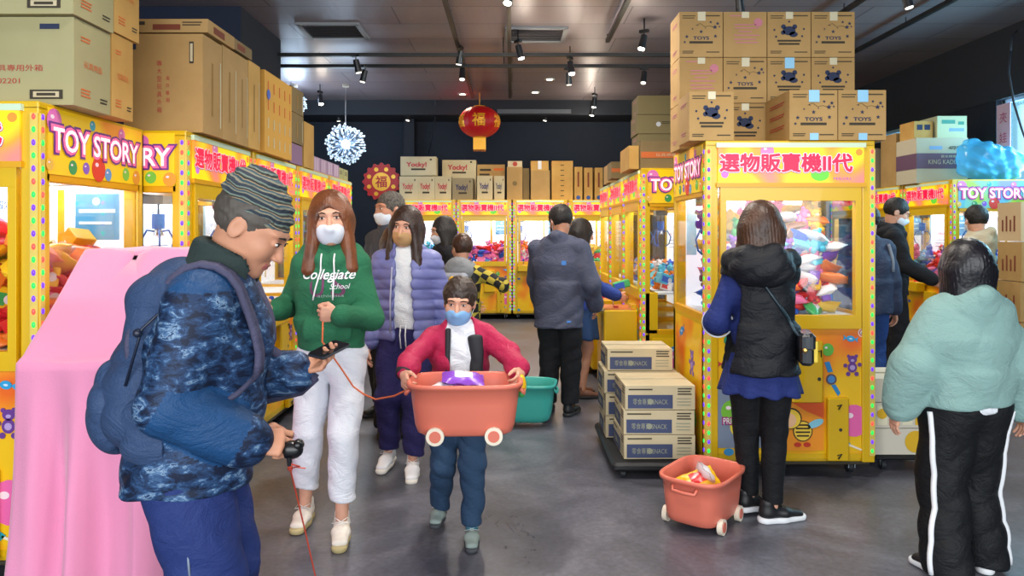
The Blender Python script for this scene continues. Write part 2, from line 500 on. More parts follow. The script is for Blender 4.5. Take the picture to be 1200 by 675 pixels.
def hand_field(W, d, n, sgn, k, curl=(.35, .5, .4), spread=.06, thumb=(.7, .6), h=.0035):
    """a palm with five separate fingers; d = hand direction, n = the way the palm faces, sgn puts the thumb on +/- cross(d, n)"""
    W = V3(*W); d = V3(*d); d /= np.linalg.norm(d); n = V3(*n); n = n - d * (n @ d); n /= np.linalg.norm(n)
    u = np.cross(d, n) * sgn
    F = Fld(W - .2 * k - .03, W + .2 * k + .03, h)
    F.cone(W - d * .035 * k, W + d * .02 * k, .026 * k, .024 * k, .015)
    F.ecap(W + d * .02 * k, W + d * .078 * k, (.03 * k, .014 * k), (.038 * k, .0125 * k), u, k=.012)
    F.ell(W + d * .035 * k + u * .02 * k + n * .008 * k, (.018 * k, .018 * k, .018 * k), k=.012)
    for i, (ln, rr) in enumerate(((.070, .0088), (.078, .009), (.072, .0086), (.057, .0076))):
        off = (.0295 - .0197 * i) * k
        b = W + d * (.082 - .004 * abs(i - 1.2)) * k + u * off
        dd = d + u * spread * (1.5 - i) * .8; dd /= np.linalg.norm(dd); nn = n.copy(); p = b
        F.cone(b - d * .03 * k, b, rr * k, rr * 1.04 * k, .006)
        cs = curl[i] if isinstance(curl[0], (tuple, list)) else curl
        for j, (fr_, an) in enumerate(zip((.44, .32, .24), cs)):
            c, s_ = cos(an), sin(an)
            dd, nn = dd * c + nn * s_, nn * c - dd * s_
            q = p + dd * ln * fr_ * k
            F.cone(p, q, rr * (1.02 - .1 * j) * k, rr * (.95 - .1 * j) * k, .0025); p = q
    b = W + d * .028 * k + u * .03 * k; td = d * .62 + u * .62 * thumb[0] / .7 + n * .35
    td /= np.linalg.norm(td); p = b
    for j, (ln, an) in enumerate(((.034, 0), (.028, thumb[1]), (.022, thumb[1] * .8))):
        tgt = d * .55 - u * .35 + n * .35; dd = td * (1 - an) + tgt * an; dd /= np.linalg.norm(dd)
        q = p + dd * ln * k; F.cone(p, q, (.0125 - .0012 * j) * k, (.0115 - .0015 * j) * k, .004); p = q; td = dd
    return F.mesh()

def head_fields(J, h, hair=None, wide=1.0):
    k = J['k'] * J['hs']; c = J['Hd']; R = J['Rh']
    T = lambda *p: c + R @ (V3(*p) * k)
    F = Fld(c - .17 * k - .05, c + .17 * k + .05, h)
    e = lambda p, r, kk=.02, op='add': F.ell(T(*p), [q * k for q in r], R, kk * k, op)
    e((0, .012, .028), (.075, .094, .086)); e((0, -.03, -.035), (.06 * wide, .062, .075), .035)
    e((0, -.068, -.088), (.024, .022, .018), .03)
    e((.036, -.062, -.02), (.024, .024, .024), .02); e((-.036, -.062, -.02), (.024, .024, .024), .02)
    F.cone(T(0, -.087, .014), T(0, -.108, -.022), .007 * k, .011 * k, .012 * k)
    e((.012, -.1, -.026), (.008, .009, .007), .006); e((-.012, -.1, -.026), (.008, .009, .007), .006)
    e((0, -.078, .034), (.05, .014, .009), .018)
    for s_ in (-1, 1):
        e((s_ * .031, -.1, .012), (.017, .015, .011), .01, 'sub')
        e((s_ * .031, -.079, .011), (.013, .0125, .0105), .003)
        e((s_ * .077, .012, -.004), (.009, .02, .031), .008); e((s_ * .084, .006, .0), (.005, .011, .018), .005, 'sub')
    e((0, -.091, -.052), (.022, .009, .0045), .004); e((0, -.089, -.062), (.019, .009, .0055), .004)
    F.cone(T(0, .018, -.06), J['N'] + V3(0, .012 * k, -.01), .05 * k, .056 * J['k'], .03 * k)
    return F, T

def face_bits(o, J, T, eyecol='#2a1a12', brow='#1a120e', closed=False):
    k = J['k'] * J['hs']
    for s_ in (-1, 1):
        m = MB(); R = Matrix([list(r) for r in J['Rh']])
        m.ball(T(s_ * .031, -.0825, .0115), (.0115 * k, .0105 * k, .0062 * k), M('eye_white', '#e8e2da', .25), 12, 8, R=R)
        m.ball(T(s_ * .031, -.0905, .0115), (.0056 * k, .004 * k, .0056 * k), M('iris_dark', eyecol, .15), 10, 6, R=R)
        m.tube([T(s_ * .018, -.093, .0175), T(s_ * .031, -.0955, .0195), T(s_ * .045, -.088, .0165)], .0014 * k, M('lash', '#1a1210', .6), 5)
        m.build('eye', o)
        m = MB()
        m.tube([T(s_ * .015, -.094, .031), T(s_ * .03, -.0965, .036), T(s_ * .048, -.086, .031)], [.0022 * k, .0032 * k, .0015 * k], M('brow', brow, .8), 6)
        m.build('eyebrow', o)

def make_mask(o, J, T, mat, h=.004):
    k = J['k'] * J['hs']; c = J['Hd']; R = J['Rh']
    F = Fld(c - .17 * k, c + .17 * k, h)
    F.ell(T(0, -.045, -.045), [.066 * k, .066 * k, .07 * k], R, .01)
    F.cone(T(0, -.098, -.005), T(0, -.112, -.035), .008 * k, .012 * k, .03 * k)
    F.half(T(0, -.028, 0), R @ V3(0, 1, 0)); F.half(T(0, 0, -.002), R @ V3(0, -.15, 1)); F.half(T(0, 0, -.105), R @ V3(0, 0, -1))
    m = np_obj('face_mask', F.mesh(), mat, o)
    for s_ in (-1, 1):
        q = MB(); q.tube([T(s_ * .06, -.035, -.012), T(s_ * .083, .012, .012), T(s_ * .083, .03, -.01), T(s_ * .06, -.03, -.075)], .0016 * k, M('mask_loop', '#e9eef2', .6), 5); q.build('ear_loop', m)
    return m

def make_hair(o, J, T, mat, style='short', h=.006, length=.25, fringe=.045, back=0.0, part=0, name='hair', vol=1.0, fwd=.0):
    k = J['k'] * J['hs']; c = J['Hd']; R = J['Rh']
    dn = length if style != 'short' else 0
    F = Fld(c - V3(.2, .2, .18 + dn) * k - .02, c + .2 * k + .02, h)
    g = vol
    F.ell(T(0, .02, .035), [.087 * k * g, .103 * k * g, .098 * k * g], R, .02)
    if style in ('long', 'bob'):
        for s_ in (-1, 1):
            top = T(s_ * .062, -.005, 0); b = top + V3(s_ * .025 * k, -.0 * k, -(length * .9) * k) + (R @ V3(0, -1, 0)) * fwd * k
            F.ecap(top, b, (.032 * k, .06 * k), (.036 * k, .034 * k), R @ V3(1, 0, 0), k=.05 * k)
        top = T(0, .06, -.02); b = top + V3(0, (.035 + back) * k, -length * k)
        F.ecap(top, b, (.085 * k, .05 * k), (.085 * k, .03 * k), R @ V3(1, 0, 0), k=.05 * k)
    # clear the face
    F.ell(T(0, -.115, fringe - .105), [.058 * k, .09 * k, .105 * k], R, .012 * k, 'sub')
    if style == 'short':
        F.ell(T(0, -.06, -.085), [.12 * k, .105 * k, .085 * k], R, .01 * k, 'sub')
        F.half(T(0, 0, -.062), R @ V3(0, .25, -1), .02)
        for s_ in (-1, 1): F.ell(T(s_ * .09, .008, -.015), [.03 * k, .024 * k, .04 * k], R, .008, 'sub')
    if style == 'bowl':
        F.half(T(0, 0, -.03), R @ V3(0, .3, -1), .01)
    r0 = np.array(c)
    def gv(x, y, z):
        an = np.arctan2(y - r0[1], x - r0[0])
        return .0012 * np.sin(an * 52 + 3 * np.sin((z - r0[2]) * 14)) + .0007 * np.sin(an * 83 + 4 * np.sin((z - r0[2]) * 19 + 1))
    F.disp(gv)
    if style == 'short': F.disp(lambda x, y, z: .0022 * np.sin(95 * (x - r0[0]) + 4 * np.sin(60 * (z - r0[2]))) * np.sin(80 * (y - r0[1]) + 3 * np.sin(70 * (x - r0[0]))))
    return np_obj(name, F.mesh(), mat, o)

def body_mesh(J, skin, o, h=.008, build=1.0, hands=None, hh=.0035, wide=1.0, legs=True, face=True):
    k = J['k']; lo, hi = bounds(J, .16); lo[2] = min(lo[2], -.0)
    F = Fld(lo, hi, h); b = build
    F.ecap(J['P'] + V3(0, 0, -.02), J['W'], (.088 * b * k * 1.7, .062 * k * 1.7 * b), (.075 * b * k * 1.7, .058 * b * k * 1.7), J['sx'], .05)
    F.ecap(J['W'], J['C'], (.075 * b * k * 1.7, .056 * b * k * 1.7), (.086 * b * k * 1.7, .06 * b * k * 1.7), J['sx'], .05)
    F.ecap(J['C'], J['N'] - J['up'] * .04 * k, (.086 * b * k * 1.7, .058 * b * k * 1.7), (.075 * b * k * 1.7, .04 * b * k * 1.7), J['sx'], .05)
    for n in 'rl':
        F.chain([J['S' + n], J['E' + n], J['Wr' + n]], [.036 * k, .031 * k, .024 * k], .03)
        F.ell(J['S' + n], [.038 * k] * 3, k=.04)
        F.chain([J['Hp' + n], J['K' + n]], [.078 * k, .05 * k], .03)
        F.cone(J['K' + n], (J['K' + n] * .62 + J['A' + n] * .38) + V3(0, .008 * k, 0), .047 * k, .045 * k, .02)
        F.cone((J['K' + n] * .62 + J['A' + n] * .38) + V3(0, .008 * k, 0), J['A' + n], .045 * k, .03 * k, .02)
        t = J['T' + n] / np.linalg.norm(J['T' + n])
        F.cone(J['A' + n] + V3(0, 0, -.025 * k), J['A' + n] + t * .10 * k + V3(0, 0, -.048 * k), .024 * k, .012 * k, .01)
    F.cone(J['N'] - V3(0, 0, .04 * k), J['Hd'] + V3(0, .015, -.04) * k, .06 * k, .05 * k, .04)
    F.ell(J['Hd'], [.05 * k * J['hs']] * 3, k=.03)
    parts = [F.mesh()]
    G, T = head_fields(J, min(h, .0045) if h < .011 else .006, wide=wide)
    parts.append(G.mesh())
    for n, sg in (('r', -1), ('l', 1)):
        W = J['Wr' + n]; fd = W - J['E' + n]; fd = fd / np.linalg.norm(fd)
        hp = dict(d=fd, n=V3(-sg, 0, 0) + V3(0, 0.001, 0), sgn=None)
        if hands and n in hands: hp.update(hands[n])
        d = V3(*hp['d']); nn = V3(*hp['n']); sgn = hp.get('sgn')
        if sgn is None:
            # thumb side: forward when the palm faces the thigh
            sgn = 1 if n == 'r' else -1
            sgn = -sgn if hp.get('flip') else sgn
        parts.append(hand_field(W, d, nn, sgn, k * hp.get('s', 1), hp.get('curl', (.3, .4, .3)), hp.get('spread', .05), hp.get('thumb', (.6, .4)), hh))
    vf = join_np(parts)
    lipc = T(0, -.09, -.057); kk = k * J['hs']; Ri = np.array(J['Rh']).T
    def pick(c):
        q = (c - lipc) @ Ri.T / kk
        return ((np.abs(q[:, 0]) < .021) & (np.abs(q[:, 2]) < .0085) & (q[:, 1] < .006) & (q[:, 1] > -.03)).astype(int)
    ob = np_obj('body', vf, [skin, M('lips', '#a8605a', .5)], o, pick)
    if face: face_bits(ob, J, T)
    return ob, T

def top_mesh(J, mat, o, name='jacket', h=.007, hem=.47, rh=(.17, .13), rc=(.165, .125), rs=(.15, .095), arm=(.07, .058, .045), fold=.004, ff=15, seed=1,
             hood=None, collar=None, puff=0, open_=None, sleeve=1.0, cut=None, post=None, mats=None, pick=None, wj=None):
    k = J['k']; H = J['H']; lo, hi = bounds(J, .22)
    hz = hem * H; lo[2] = hz - .03; hi[2] = J['Hd'][2] + .05
    ew = [J['Wrr'][2], J['Wrl'][2]]; lo[2] = min(lo[2], min(ew) - .05)
    F = Fld(lo, hi, h)
    P = J['P'].copy(); P[2] = hz - .02
    P[:2] += (J['P'][:2] - J['W'][:2]) * (J['P'][2] - hz) / (.1 * H)
    sc = lambda r: (r[0] * k, r[1] * k)
    F.ecap(P, J['W'], sc(rh), sc(((rh[0] + rc[0]) / 2, (rh[1] + rc[1]) / 2)), J['sx'], .04, cap=.3)
    F.ecap(J['W'], J['C'], sc(((rh[0] + rc[0]) / 2, (rh[1] + rc[1]) / 2)), sc(rc), J['sx'], .04)
    F.ecap(J['C'], J['N'] - J['up'] * .045 * k, sc(rc), sc(rs), J['sx'], .05)
    F.half((0, 0, hz), (0, 0, -1), .012)
    for n in 'rl':
        S, E, W = J['S' + n], J['E' + n], J['Wr' + n]
        a = [q * k * .92 for q in arm]; a[0] *= .95
        F.cone(J['N'] - J['up'] * .035 * k + (S - J['N']) * .15, S + J['up'] * .0 * k, .062 * k, a[0] * .8, .04)
        F.cone(S, E, a[0], a[1], .035)
        if sleeve > .6:
            We = E + (W - E) * sleeve
            F.cone(E, We, a[1], a[2], .02); F.cone(E, E + (We - E) * .9, a[1], a[2] * 1.25, .02)
    F.cone(J['N'] - V3(0, 0, .06 * k), J['N'] + V3(0, -.005, .0) * k, .085 * k, .07 * k, .06)
    if collar:
        F.ecap(J['N'] + V3(0, .0, 0), J['N'] + V3(0, -.015 - .02 * 0, collar * k), (.085 * k, .082 * k), (.078 * k, .078 * k), J['sx'], .02, cap=.25)
    if hood == 'down':
        N = J['N']
        F.ell(N + V3(0, .095, -.035) * k, [.13 * k, .062 * k, .095 * k], k=.04)
        F.cone(N + V3(-.105, .03, -.0) * k, N + V3(0, .115, .045) * k, .038 * k, .045 * k, .03)
        F.cone(N + V3(.105, .03, -.0) * k, N + V3(0, .115, .045) * k, .038 * k, .045 * k, .03)
        F.cone(N + V3(-.105, .03, -.0) * k, N + V3(-.045, -.1, -.045) * k, .036 * k, .022 * k, .03)
        F.cone(N + V3(.105, .03, -.0) * k, N + V3(.045, -.1, -.045) * k, .036 * k, .022 * k, .03)
        F.ell(N + V3(0, .02, .07) * k, [.072 * k, .078 * k, .075 * k], k=.02, op='sub')
    if collar:
        F.ell(J['N'] + V3(0, -.012, (collar + .035)) * 1.0, [.062 * k, .062 * k, (collar + .02) * k], k=.01, op='sub')
    if open_:
        # open front: a tapering gap from the collar to the hem
        y = J['C'][1] - .16 * k
        for (x0, z0), (x1, z1) in zip(open_[:-1], open_[1:]):
            wa, wb = open_w = (.5, .5)
        zs = np.array([q[1] for q in open_]) * H; xa = np.array([q[0][0] for q in open_]) * k; xb = np.array([q[0][1] for q in open_]) * k
        def cutf(X, Y, Z):
            a = np.interp(Z, zs, xa); b = np.interp(Z, zs, xb)
            d = np.maximum(np.maximum(a - X, X - b), Y - (J['C'][1] + .0))
            return np.maximum(0, 0) + d
        g = np.meshgrid(*F.ax, indexing='ij', sparse=True)
        d = -np.broadcast_to(cutf(*g), F.F.shape)
        d = np.where((g[2] + 0 * g[0] + 0 * g[1]) > zs.min() - .5, d, -1)
        m = np.maximum(F.F, d); hh = np.maximum(.012 - np.abs(F.F - d), 0) / .012; F.F = (m + hh * hh * .003).astype(np.float32)
    if puff:
        def pf(x, y, z):
            q = np.abs(np.sin((z + .05 * np.abs(x)) * pi / puff))
            return -.011 * np.sqrt(q) + .006
        F.disp(pf)
    if fold: F.folds(fold, ff, seed)
    if post: post(F, J)
    return np_obj(name, F.mesh(), mats or mat, o, pick)

def pants_mesh(J, mat, o, name='trousers', h=.007, rad=(.1, .075, .07), waist=.60, ank=.06, fold=.0035, ff=16, seed=3, hip=(.155, .12), mats=None, pick=None):
    k = J['k']; H = J['H']; lo, hi = bounds(J, .17); hi[2] = waist * H + .03; lo[2] = -.02
    F = Fld(lo, hi, h)
    F.ecap(J['P'] + V3(0, 0, -.02 * k), J['W'], (hip[0] * k, hip[1] * k), (hip[0] * .92 * k, hip[1] * .92 * k), J['sx'], .04)
    for n in 'rl':
        kn = J['K' + n]; A = J['A' + n]
        F.cone(J['Hp' + n] - V3(0, 0, .02), kn, rad[0] * k, rad[1] * k, .025)
        F.cone(kn, A + (kn - A) * (ank * H - .05 * H) / (.25 * H), rad[1] * k, rad[2] * k, .02)
    F.half((0, 0, waist * H), (0, 0, 1))
    if ank: F.half((0, 0, ank * H), (0, 0, -1))
    if fold: F.folds(fold, ff, seed)
    return np_obj(name, F.mesh(), mats or mat, o, pick)

def skirt_mesh(J, mat, o, z0, z1, r0, r1, name='skirt', h=.008, pleat=.006, seed=0):
    k = J['k']; P = J['P']
    F = Fld((P[0] - .45, P[1] - .4, z1 - .05), (P[0] + .45, P[1] + .4, z0 + .05), h)
    F.ecap((P[0], P[1], z0), (P[0], P[1], z1 - .04), r0, r1, J['sx'], .02, cap=.4)
    F.half((0, 0, z1), (0, 0, -1)); F.half((0, 0, z0), (0, 0, 1))
    F.disp(lambda x, y, z: pleat * np.sin(np.arctan2(y - P[1], x - P[0]) * 9 + seed) * np.clip((z0 - z) / (z0 - z1), 0, 1))
    return np_obj(name, F.mesh(), mat, o)

def shoe(o, J, n, up, sole, laces=None, h=.005, s=1.0, toe=0.0, heel=0.0):
    k = J['k'] * s; A = J['A' + n].copy(); t = V3(*J['T' + n]); t[2] = 0; t /= np.linalg.norm(t)
    lift = A[2] - .045 * J['H']
    base = V3(A[0], A[1], lift + .0)
    u = np.cross(V3(0, 0, 1), t)
    tz = t + V3(0, 0, toe); tz /= np.linalg.norm(tz); nn = np.cross(tz, np.cross(V3(0, 0, 1), tz)); nn /= np.linalg.norm(nn)
    q = lambda a, b, c: base + tz * a * k + u * b * k + nn * c * k
    F = Fld(base - .26 * k, base + .26 * k, h)
    F.ecap(q(-.035, 0, .05), q(.06, 0, .048), (.036 * k, .036 * k), (.041 * k, .03 * k), u, .02)
    F.ecap(q(.06, 0, .045), q(.15, 0, .036), (.042 * k, .028 * k), (.038 * k, .019 * k), u, .02)
    F.cone(q(-.028, 0, .06), q(-.03, 0, .098), .036 * k, .037 * k, .02)
    F.ell(q(-.025, 0, .125), [.029 * k, .029 * k, .03 * k], k=.008, op='sub')
    F.half(q(0, 0, .022), -nn)
    sh = np_obj('shoe', F.mesh(), up, o)
    G = Fld(base - .26 * k, base + .26 * k, h)
    G.ecap(q(-.04, 0, .016), q(.05, 0, .016), (.04 * k, .04 * k), (.042 * k, .04 * k), u, .02)
    G.ecap(q(.05, 0, .016), q(.16, 0, .018), (.043 * k, .04 * k), (.038 * k, .03 * k), u, .02)
    G.half(q(0, 0, .03), nn); G.half(q(0, 0, .001), -nn)
    np_obj('sole', G.mesh(), sole, sh)
    if laces:
        m = MB()
        for i in range(4):
            a = .045 + .022 * i; z = .083 - .0075 * i - .003 * (i > 1)
            m.tube([q(a, -.022, z - .008), q(a + .004, 0, z + .002), q(a, .022, z - .008)], .0028 * k, laces, 6)
        m.tube([q(.04, 0, .088), q(.02, .03, .1), q(.035, .045, .08), q(.042, .005, .088)], .0022 * k, laces, 6)
        m.tube([q(.04, 0, .088), q(.02, -.03, .1), q(.035, -.045, .08), q(.042, -.005, .088)], .0022 * k, laces, 6)
        m.build('laces', sh)
    return sh

def bvh_of(o):
    me = o.data
    return BVHTree.FromPolygons([v.co[:] for v in me.vertices], [tuple(p.vertices) for p in me.polygons])
def wrap_text(o, txt, cx, cz, wd, ht, mat, m, side=-1, off=.003, shear=0, fat=0, ymax=1.0):
    """lettering printed on the front (side=-1) or back (+1) of a garment"""
    bv = bvh_of(o); v, f = glyphs(txt, fat, shear); x0, y0, x1, y1 = text_bounds(txt)
    P = []
    for a, b in v:
        x = cx + (a - (x0 + x1) / 2) / (x1 - x0) * wd * (-side); z = cz + (b - (y0 + y1) / 2) / (y1 - y0) * ht
        h_ = bv.ray_cast(Vector((x, side * 2.0, z)), Vector((0, -side, 0)))
        y = h_[0].y if h_[0] is not None else 0
        P.append((x, y + side * off, z))
    m.add(P, f, mat)
def wrap_line(bv, pts, side=-1, off=.004, n=6):
    out = []
    for (a, b), (c, d) in zip(pts[:-1], pts[1:]):
        for i in range(n):
            t = i / n; x = a + (c - a) * t; z = b + (d - b) * t
            h_ = bv.ray_cast(Vector((x, side * 2.0, z)), Vector((0, -side, 0)))
            if h_[0] is not None: out.append(h_[0] + Vector((0, side * off, 0)))
    return out
SKIN = lambda: M('skin', '#c98f72', .5, noise_amt=.12, noise_scale=25, spec=.35)
SKIN2 = lambda: M('skin_light', '#dba48a', .5, noise_amt=.1, noise_scale=25, spec=.35)

# ================================================================== THE ROOM
def room():
    fm = bpy.data.materials.new('floor_vinyl'); fm.use_nodes = True; nt = fm.node_tree; b = nt.nodes['Principled BSDF']
    tc = nt.nodes.new('ShaderNodeTexCoord')
    n1 = nt.nodes.new('ShaderNodeTexNoise'); n1.inputs['Scale'].default_value = 1.6; n1.inputs['Detail'].default_value = 9; n1.inputs['Roughness'].default_value = .68; n1.inputs['Distortion'].default_value = 1.2
    n2 = nt.nodes.new('ShaderNodeTexNoise'); n2.inputs['Scale'].default_value = 38; n2.inputs['Detail'].default_value = 5
    nt.links.new(tc.outputs['Object'], n1.inputs['Vector']); nt.links.new(tc.outputs['Object'], n2.inputs['Vector'])
    r = nt.nodes.new('ShaderNodeValToRGB'); e = r.color_ramp.elements
    e[0].position = .32; e[0].color = (*lin('#44454d'), 1); e[1].position = .7; e[1].color = (*lin('#74757f'), 1)
    x = e.new(.5); x.color = (*lin('#5a5b65'), 1)
    nt.links.new(n1.outputs['Fac'], r.inputs[0])
    mx = nt.nodes.new('ShaderNodeMix'); mx.data_type = 'RGBA'; mx.blend_type = 'OVERLAY'; mx.inputs[0].default_value = .45
    nt.links.new(r.outputs[0], mx.inputs[6]); nt.links.new(n2.outputs['Fac'], mx.inputs[7]); nt.links.new(mx.outputs[2], b.inputs['Base Color'])
    rr = nt.nodes.new('ShaderNodeMapRange'); rr.inputs[3].default_value = .2; rr.inputs[4].default_value = .42; nt.links.new(n1.outputs['Fac'], rr.inputs[0]); nt.links.new(rr.outputs[0], b.inputs['Roughness'])
    bp = nt.nodes.new('ShaderNodeBump'); bp.inputs['Strength'].default_value = .12; bp.inputs['Distance'].default_value = .004; nt.links.new(n2.outputs['Fac'], bp.inputs['Height']); nt.links.new(bp.outputs[0], b.inputs['Normal'])
    m = MB(); m.b2((-6.2, -3.2, -.1), (5.6, 13.2, 0), fm); struct(m.build('floor'))
    # dark lacquered ceiling boards
    cm = bpy.data.materials.new('ceiling_boards'); cm.use_nodes = True; nt = cm.node_tree; b = nt.nodes['Principled BSDF']
    tc = nt.nodes.new('ShaderNodeTexCoord'); bk = nt.nodes.new('ShaderNodeTexBrick'); bk.inputs['Scale'].default_value = 1.0
    bk.inputs['Brick Width'].default_value = 2.4; bk.inputs['Row Height'].default_value = .6; bk.inputs['Mortar Size'].default_value = .008
    bk.inputs['Color1'].default_value = (*lin('#958a90'), 1); bk.inputs['Color2'].default_value = (*lin('#877d83'), 1); bk.inputs['Mortar'].default_value = (*lin('#5c565c'), 1)
    nt.links.new(tc.outputs['Object'], bk.inputs['Vector']); nt.links.new(bk.outputs['Color'], b.inputs['Base Color'])
    b.inputs['Roughness'].default_value = .42; b.inputs['Specular IOR Level'].default_value = .7; b.inputs['Metallic'].default_value = .3
    nz = nt.nodes.new('ShaderNodeTexNoise'); nz.inputs['Scale'].default_value = 3; mp = nt.nodes.new('ShaderNodeMapping'); mp.inputs['Scale'].default_value = (6, 1, 1)
    nt.links.new(tc.outputs['Object'], mp.inputs[0]); nt.links.new(mp.outputs[0], nz.inputs['Vector'])
    bp = nt.nodes.new('ShaderNodeBump'); bp.inputs['Strength'].default_value = .15; bp.inputs['Distance'].default_value = .02; nt.links.new(nz.outputs['Fac'], bp.inputs['Height']); nt.links.new(bp.outputs[0], b.inputs['Normal'])
    m = MB(); m.b2((-6.2, -3.2, 3.7), (5.6, 13.2, 3.8), cm); struct(m.build('ceiling'))
    nv = M('wall_navy', '#1b2536', .75, noise_amt=.2, noise_scale=1.5)
    nd = M('wall_navy_dark', '#161d2b', .75)
    m = MB(); m.b2((-6.2, 13.1, 0), (5.6, 13.3, 3.7), nv); struct(m.build('wall_back'))
    m = MB(); m.b2((-6.4, -3.2, 0), (-6.2, 13.3, 3.7), nv); struct(m.build('wall_left'))
    # right wall with two high window openings
    m = MB(); w0, w1 = 5.42, 5.6
    m.b2((w0, -3.2, 0), (w1, 13.2, 1.9), nd)
    m.b2((w0 - .02, -3.2, 2.93), (w1, 13.2, 3.7), M('wall_slate', '#262b35', .8))
    m.b2((w0, 8.12, 1.9), (w1, 9.4, 2.93), nd); m.b2((w0, 9.4, 1.9), (w1, 12.6, 2.78), nd); m.b2((w0, 12.6, 1.9), (w1, 13.2, 2.93), nd); m.b2((w0, -3.2, 1.9), (w1, 4.8, 2.93), nd)
    struct(m.build('wall_right'))
    gl = glass_mat('window_glass', (.85, .97, 1), .05)
    for i, (y0, y1, z0, z1) in enumerate(((4.8, 8.12, 1.9, 2.93), (9.4, 12.6, 2.78, 2.93)), 1):
        e_ = struct(empty('window_%d' % i, (w0 + .09, (y0 + y1) / 2, z0)))
        fm_ = M('window_frame_blue', '#9fc6d8', .5)
        m = MB(); hy = (y1 - y0) / 2; hz = z1 - z0
        for yy in ([-hy + .03, -hy * .33, hy * .33, hy - .03] if i == 1 else [-hy + .03, 0, hy - .03]): m.box((0, yy, hz / 2), (.05, .05, hz), fm_)
        m.box((0, 0, .02), (.06, 2 * hy, .04), fm_); m.box((0, 0, hz - .02), (.05, 2 * hy, .04), fm_)
        m.build('window_frame', e_)
        m = MB(); m.box((.012, 0, hz / 2), (.006, 2 * hy - .02, hz - .02), gl); m.build('pane', e_)
    # pink-white poster strip on the far jamb side of the window
    m = MB(); f_ = fr_left(5.415, 7.98, 2.42)
    m.box((5.41, 7.98, 2.5), (.008, .22, .74), M('poster_pink', '#e3b9c9', .6))
    m.text((Vector((5.405, 7.98, 2.5)), -Y_, Z_), '夾', 0, .22, .12, .12, M('poster_red', '#c04a68', .6)); m.text((Vector((5.405, 7.98, 2.5)), -Y_, Z_), '娃', 0, .0, .12, .12, M('poster_red')); m.text((Vector((5.405, 7.98, 2.5)), -Y_, Z_), '娃', 0, -.22, .12, .12, M('poster_red'))
    tag(m.build('window_poster'), 'narrow pink poster strip beside the bright window on the right wall', 'poster')
    # thick dark column block on the left
    cf = M('column_navy', '#141f3a', .6); cs = M('column_side', '#262b36', .7)
    m = MB(); m.b2((-5.2, 7.2, 0), (-2.7, 8.45, 3.7), cf); m.b2((-2.702, 7.21, 0), (-2.692, 8.44, 3.69), cs); struct(m.build('wall_column'))
    # dropped soffit along the back
    m = MB(); m.b2((-6.2, 12.3, 3.45), (5.42, 13.1, 3.7), M('soffit', '#1c212b', .7)); struct(m.build('trim_1'))
    m = MB(); m.b2((-1.9, 12.75, 0), (-1.72, 13.1, 3.45), nd); struct(m.build('trim_2'))
    # skirting
    m = MB(); m.b2((-6.2, 13.06, 0), (5.42, 13.1, .1), M('skirting', '#20242c', .6)); struct(m.build('baseboard_back'))
    m = MB(); m.b2((5.38, -3.2, 0), (5.42, 13.1, .1), M('skirting')); struct(m.build('baseboard_right'))

# ================================================================== CLAW MACHINES
YEL = M('machine_yellow', '#dfb40a', .32, spec=.5, coat=.2)
YEL2 = M('machine_yellow_deep', '#e0a406', .35)
GLS = glass_mat('cabinet_glass')
def sign_mat(name, base, b2, b3, em):
    m = bpy.data.materials.new(name); m.use_nodes = True; nt = m.node_tree; b = nt.nodes['Principled BSDF']
    tc = nt.nodes.new('ShaderNodeTexCoord'); n = nt.nodes.new('ShaderNodeTexNoise'); n.inputs['Scale'].default_value = 3.2; n.inputs['Detail'].default_value = 1
    nt.links.new(tc.outputs['Object'], n.inputs['Vector']); r = nt.nodes.new('ShaderNodeValToRGB'); e = r.color_ramp.elements
    e[0].position = .45; e[0].color = (*lin(base), 1); e[1].position = .72; e[1].color = (*lin(b3), 1); q = e.new(.58); q.color = (*lin(b2), 1)
    nt.links.new(n.outputs['Fac'], r.inputs[0]); nt.links.new(r.outputs[0], b.inputs['Base Color']); nt.links.new(r.outputs[0], b.inputs['Emission Color']); b.inputs['Emission Strength'].default_value = em
    b.inputs['Roughness'].default_value = .35; MATS[name] = m; return m
HDR = sign_mat('header_print', '#f7dc12', '#fb9a2e', '#f4708a', .4)
SIDE = sign_mat('side_print', '#f2cc10', '#f7c92a', '#f29a3a', .12)
SIDE_G = sign_mat('side_print_green', '#a8c83a', '#62b8c8', '#8a8ad8', .12)
PRT = sign_mat('front_print_orange', '#f5c518', '#f59a1c', '#ee6a1e', 0)
def pr(name, c='#808080', em=0, r=.4): return M(name, c, r, emit=em)
def balloon(m, f, x, y, r, c, off=.003):
    m.disc(f, x, y, r, pr('balloon_' + c[1:], c), off, r * 1.08)
    m.disc(f, x - r * .3, y + r * .35, r * .25, pr('balloon_shine', '#fbe6f2'), off + .001, r * .18)
def toy_text(m, f, x, y, w_, h):
    m.text(f, 'TOY STORY', x, y, w_, h, pr('toy_purple', '#6a2a86', .1), .004, .10)
    m.text(f, 'TOY STORY', x, y, w_ * .985, h * .95, pr('toy_pink', '#f06aa0', .25), .0055, .06)
    m.text(f, 'TOY STORY', x, y, w_ * .96, h * .86, pr('toy_white', '#fdeef2', .45), .007, .012)
def claw_text(m, f, x, y, w_, h):
    t = '選物販賣機II代'
    m.bold(f, t, x, y - .002, w_, h, pr('claw_shadow', '#8a6a9c', .1), .002, .0105, 9)
    m.bold(f, t, x, y, w_, h, pr('claw_white', '#fbe3ec', .3), .003, .0082, 9)
    m.bold(f, t, x, y, w_, h, pr('claw_red', '#ee1048', .4), .0042, .0042, 8)
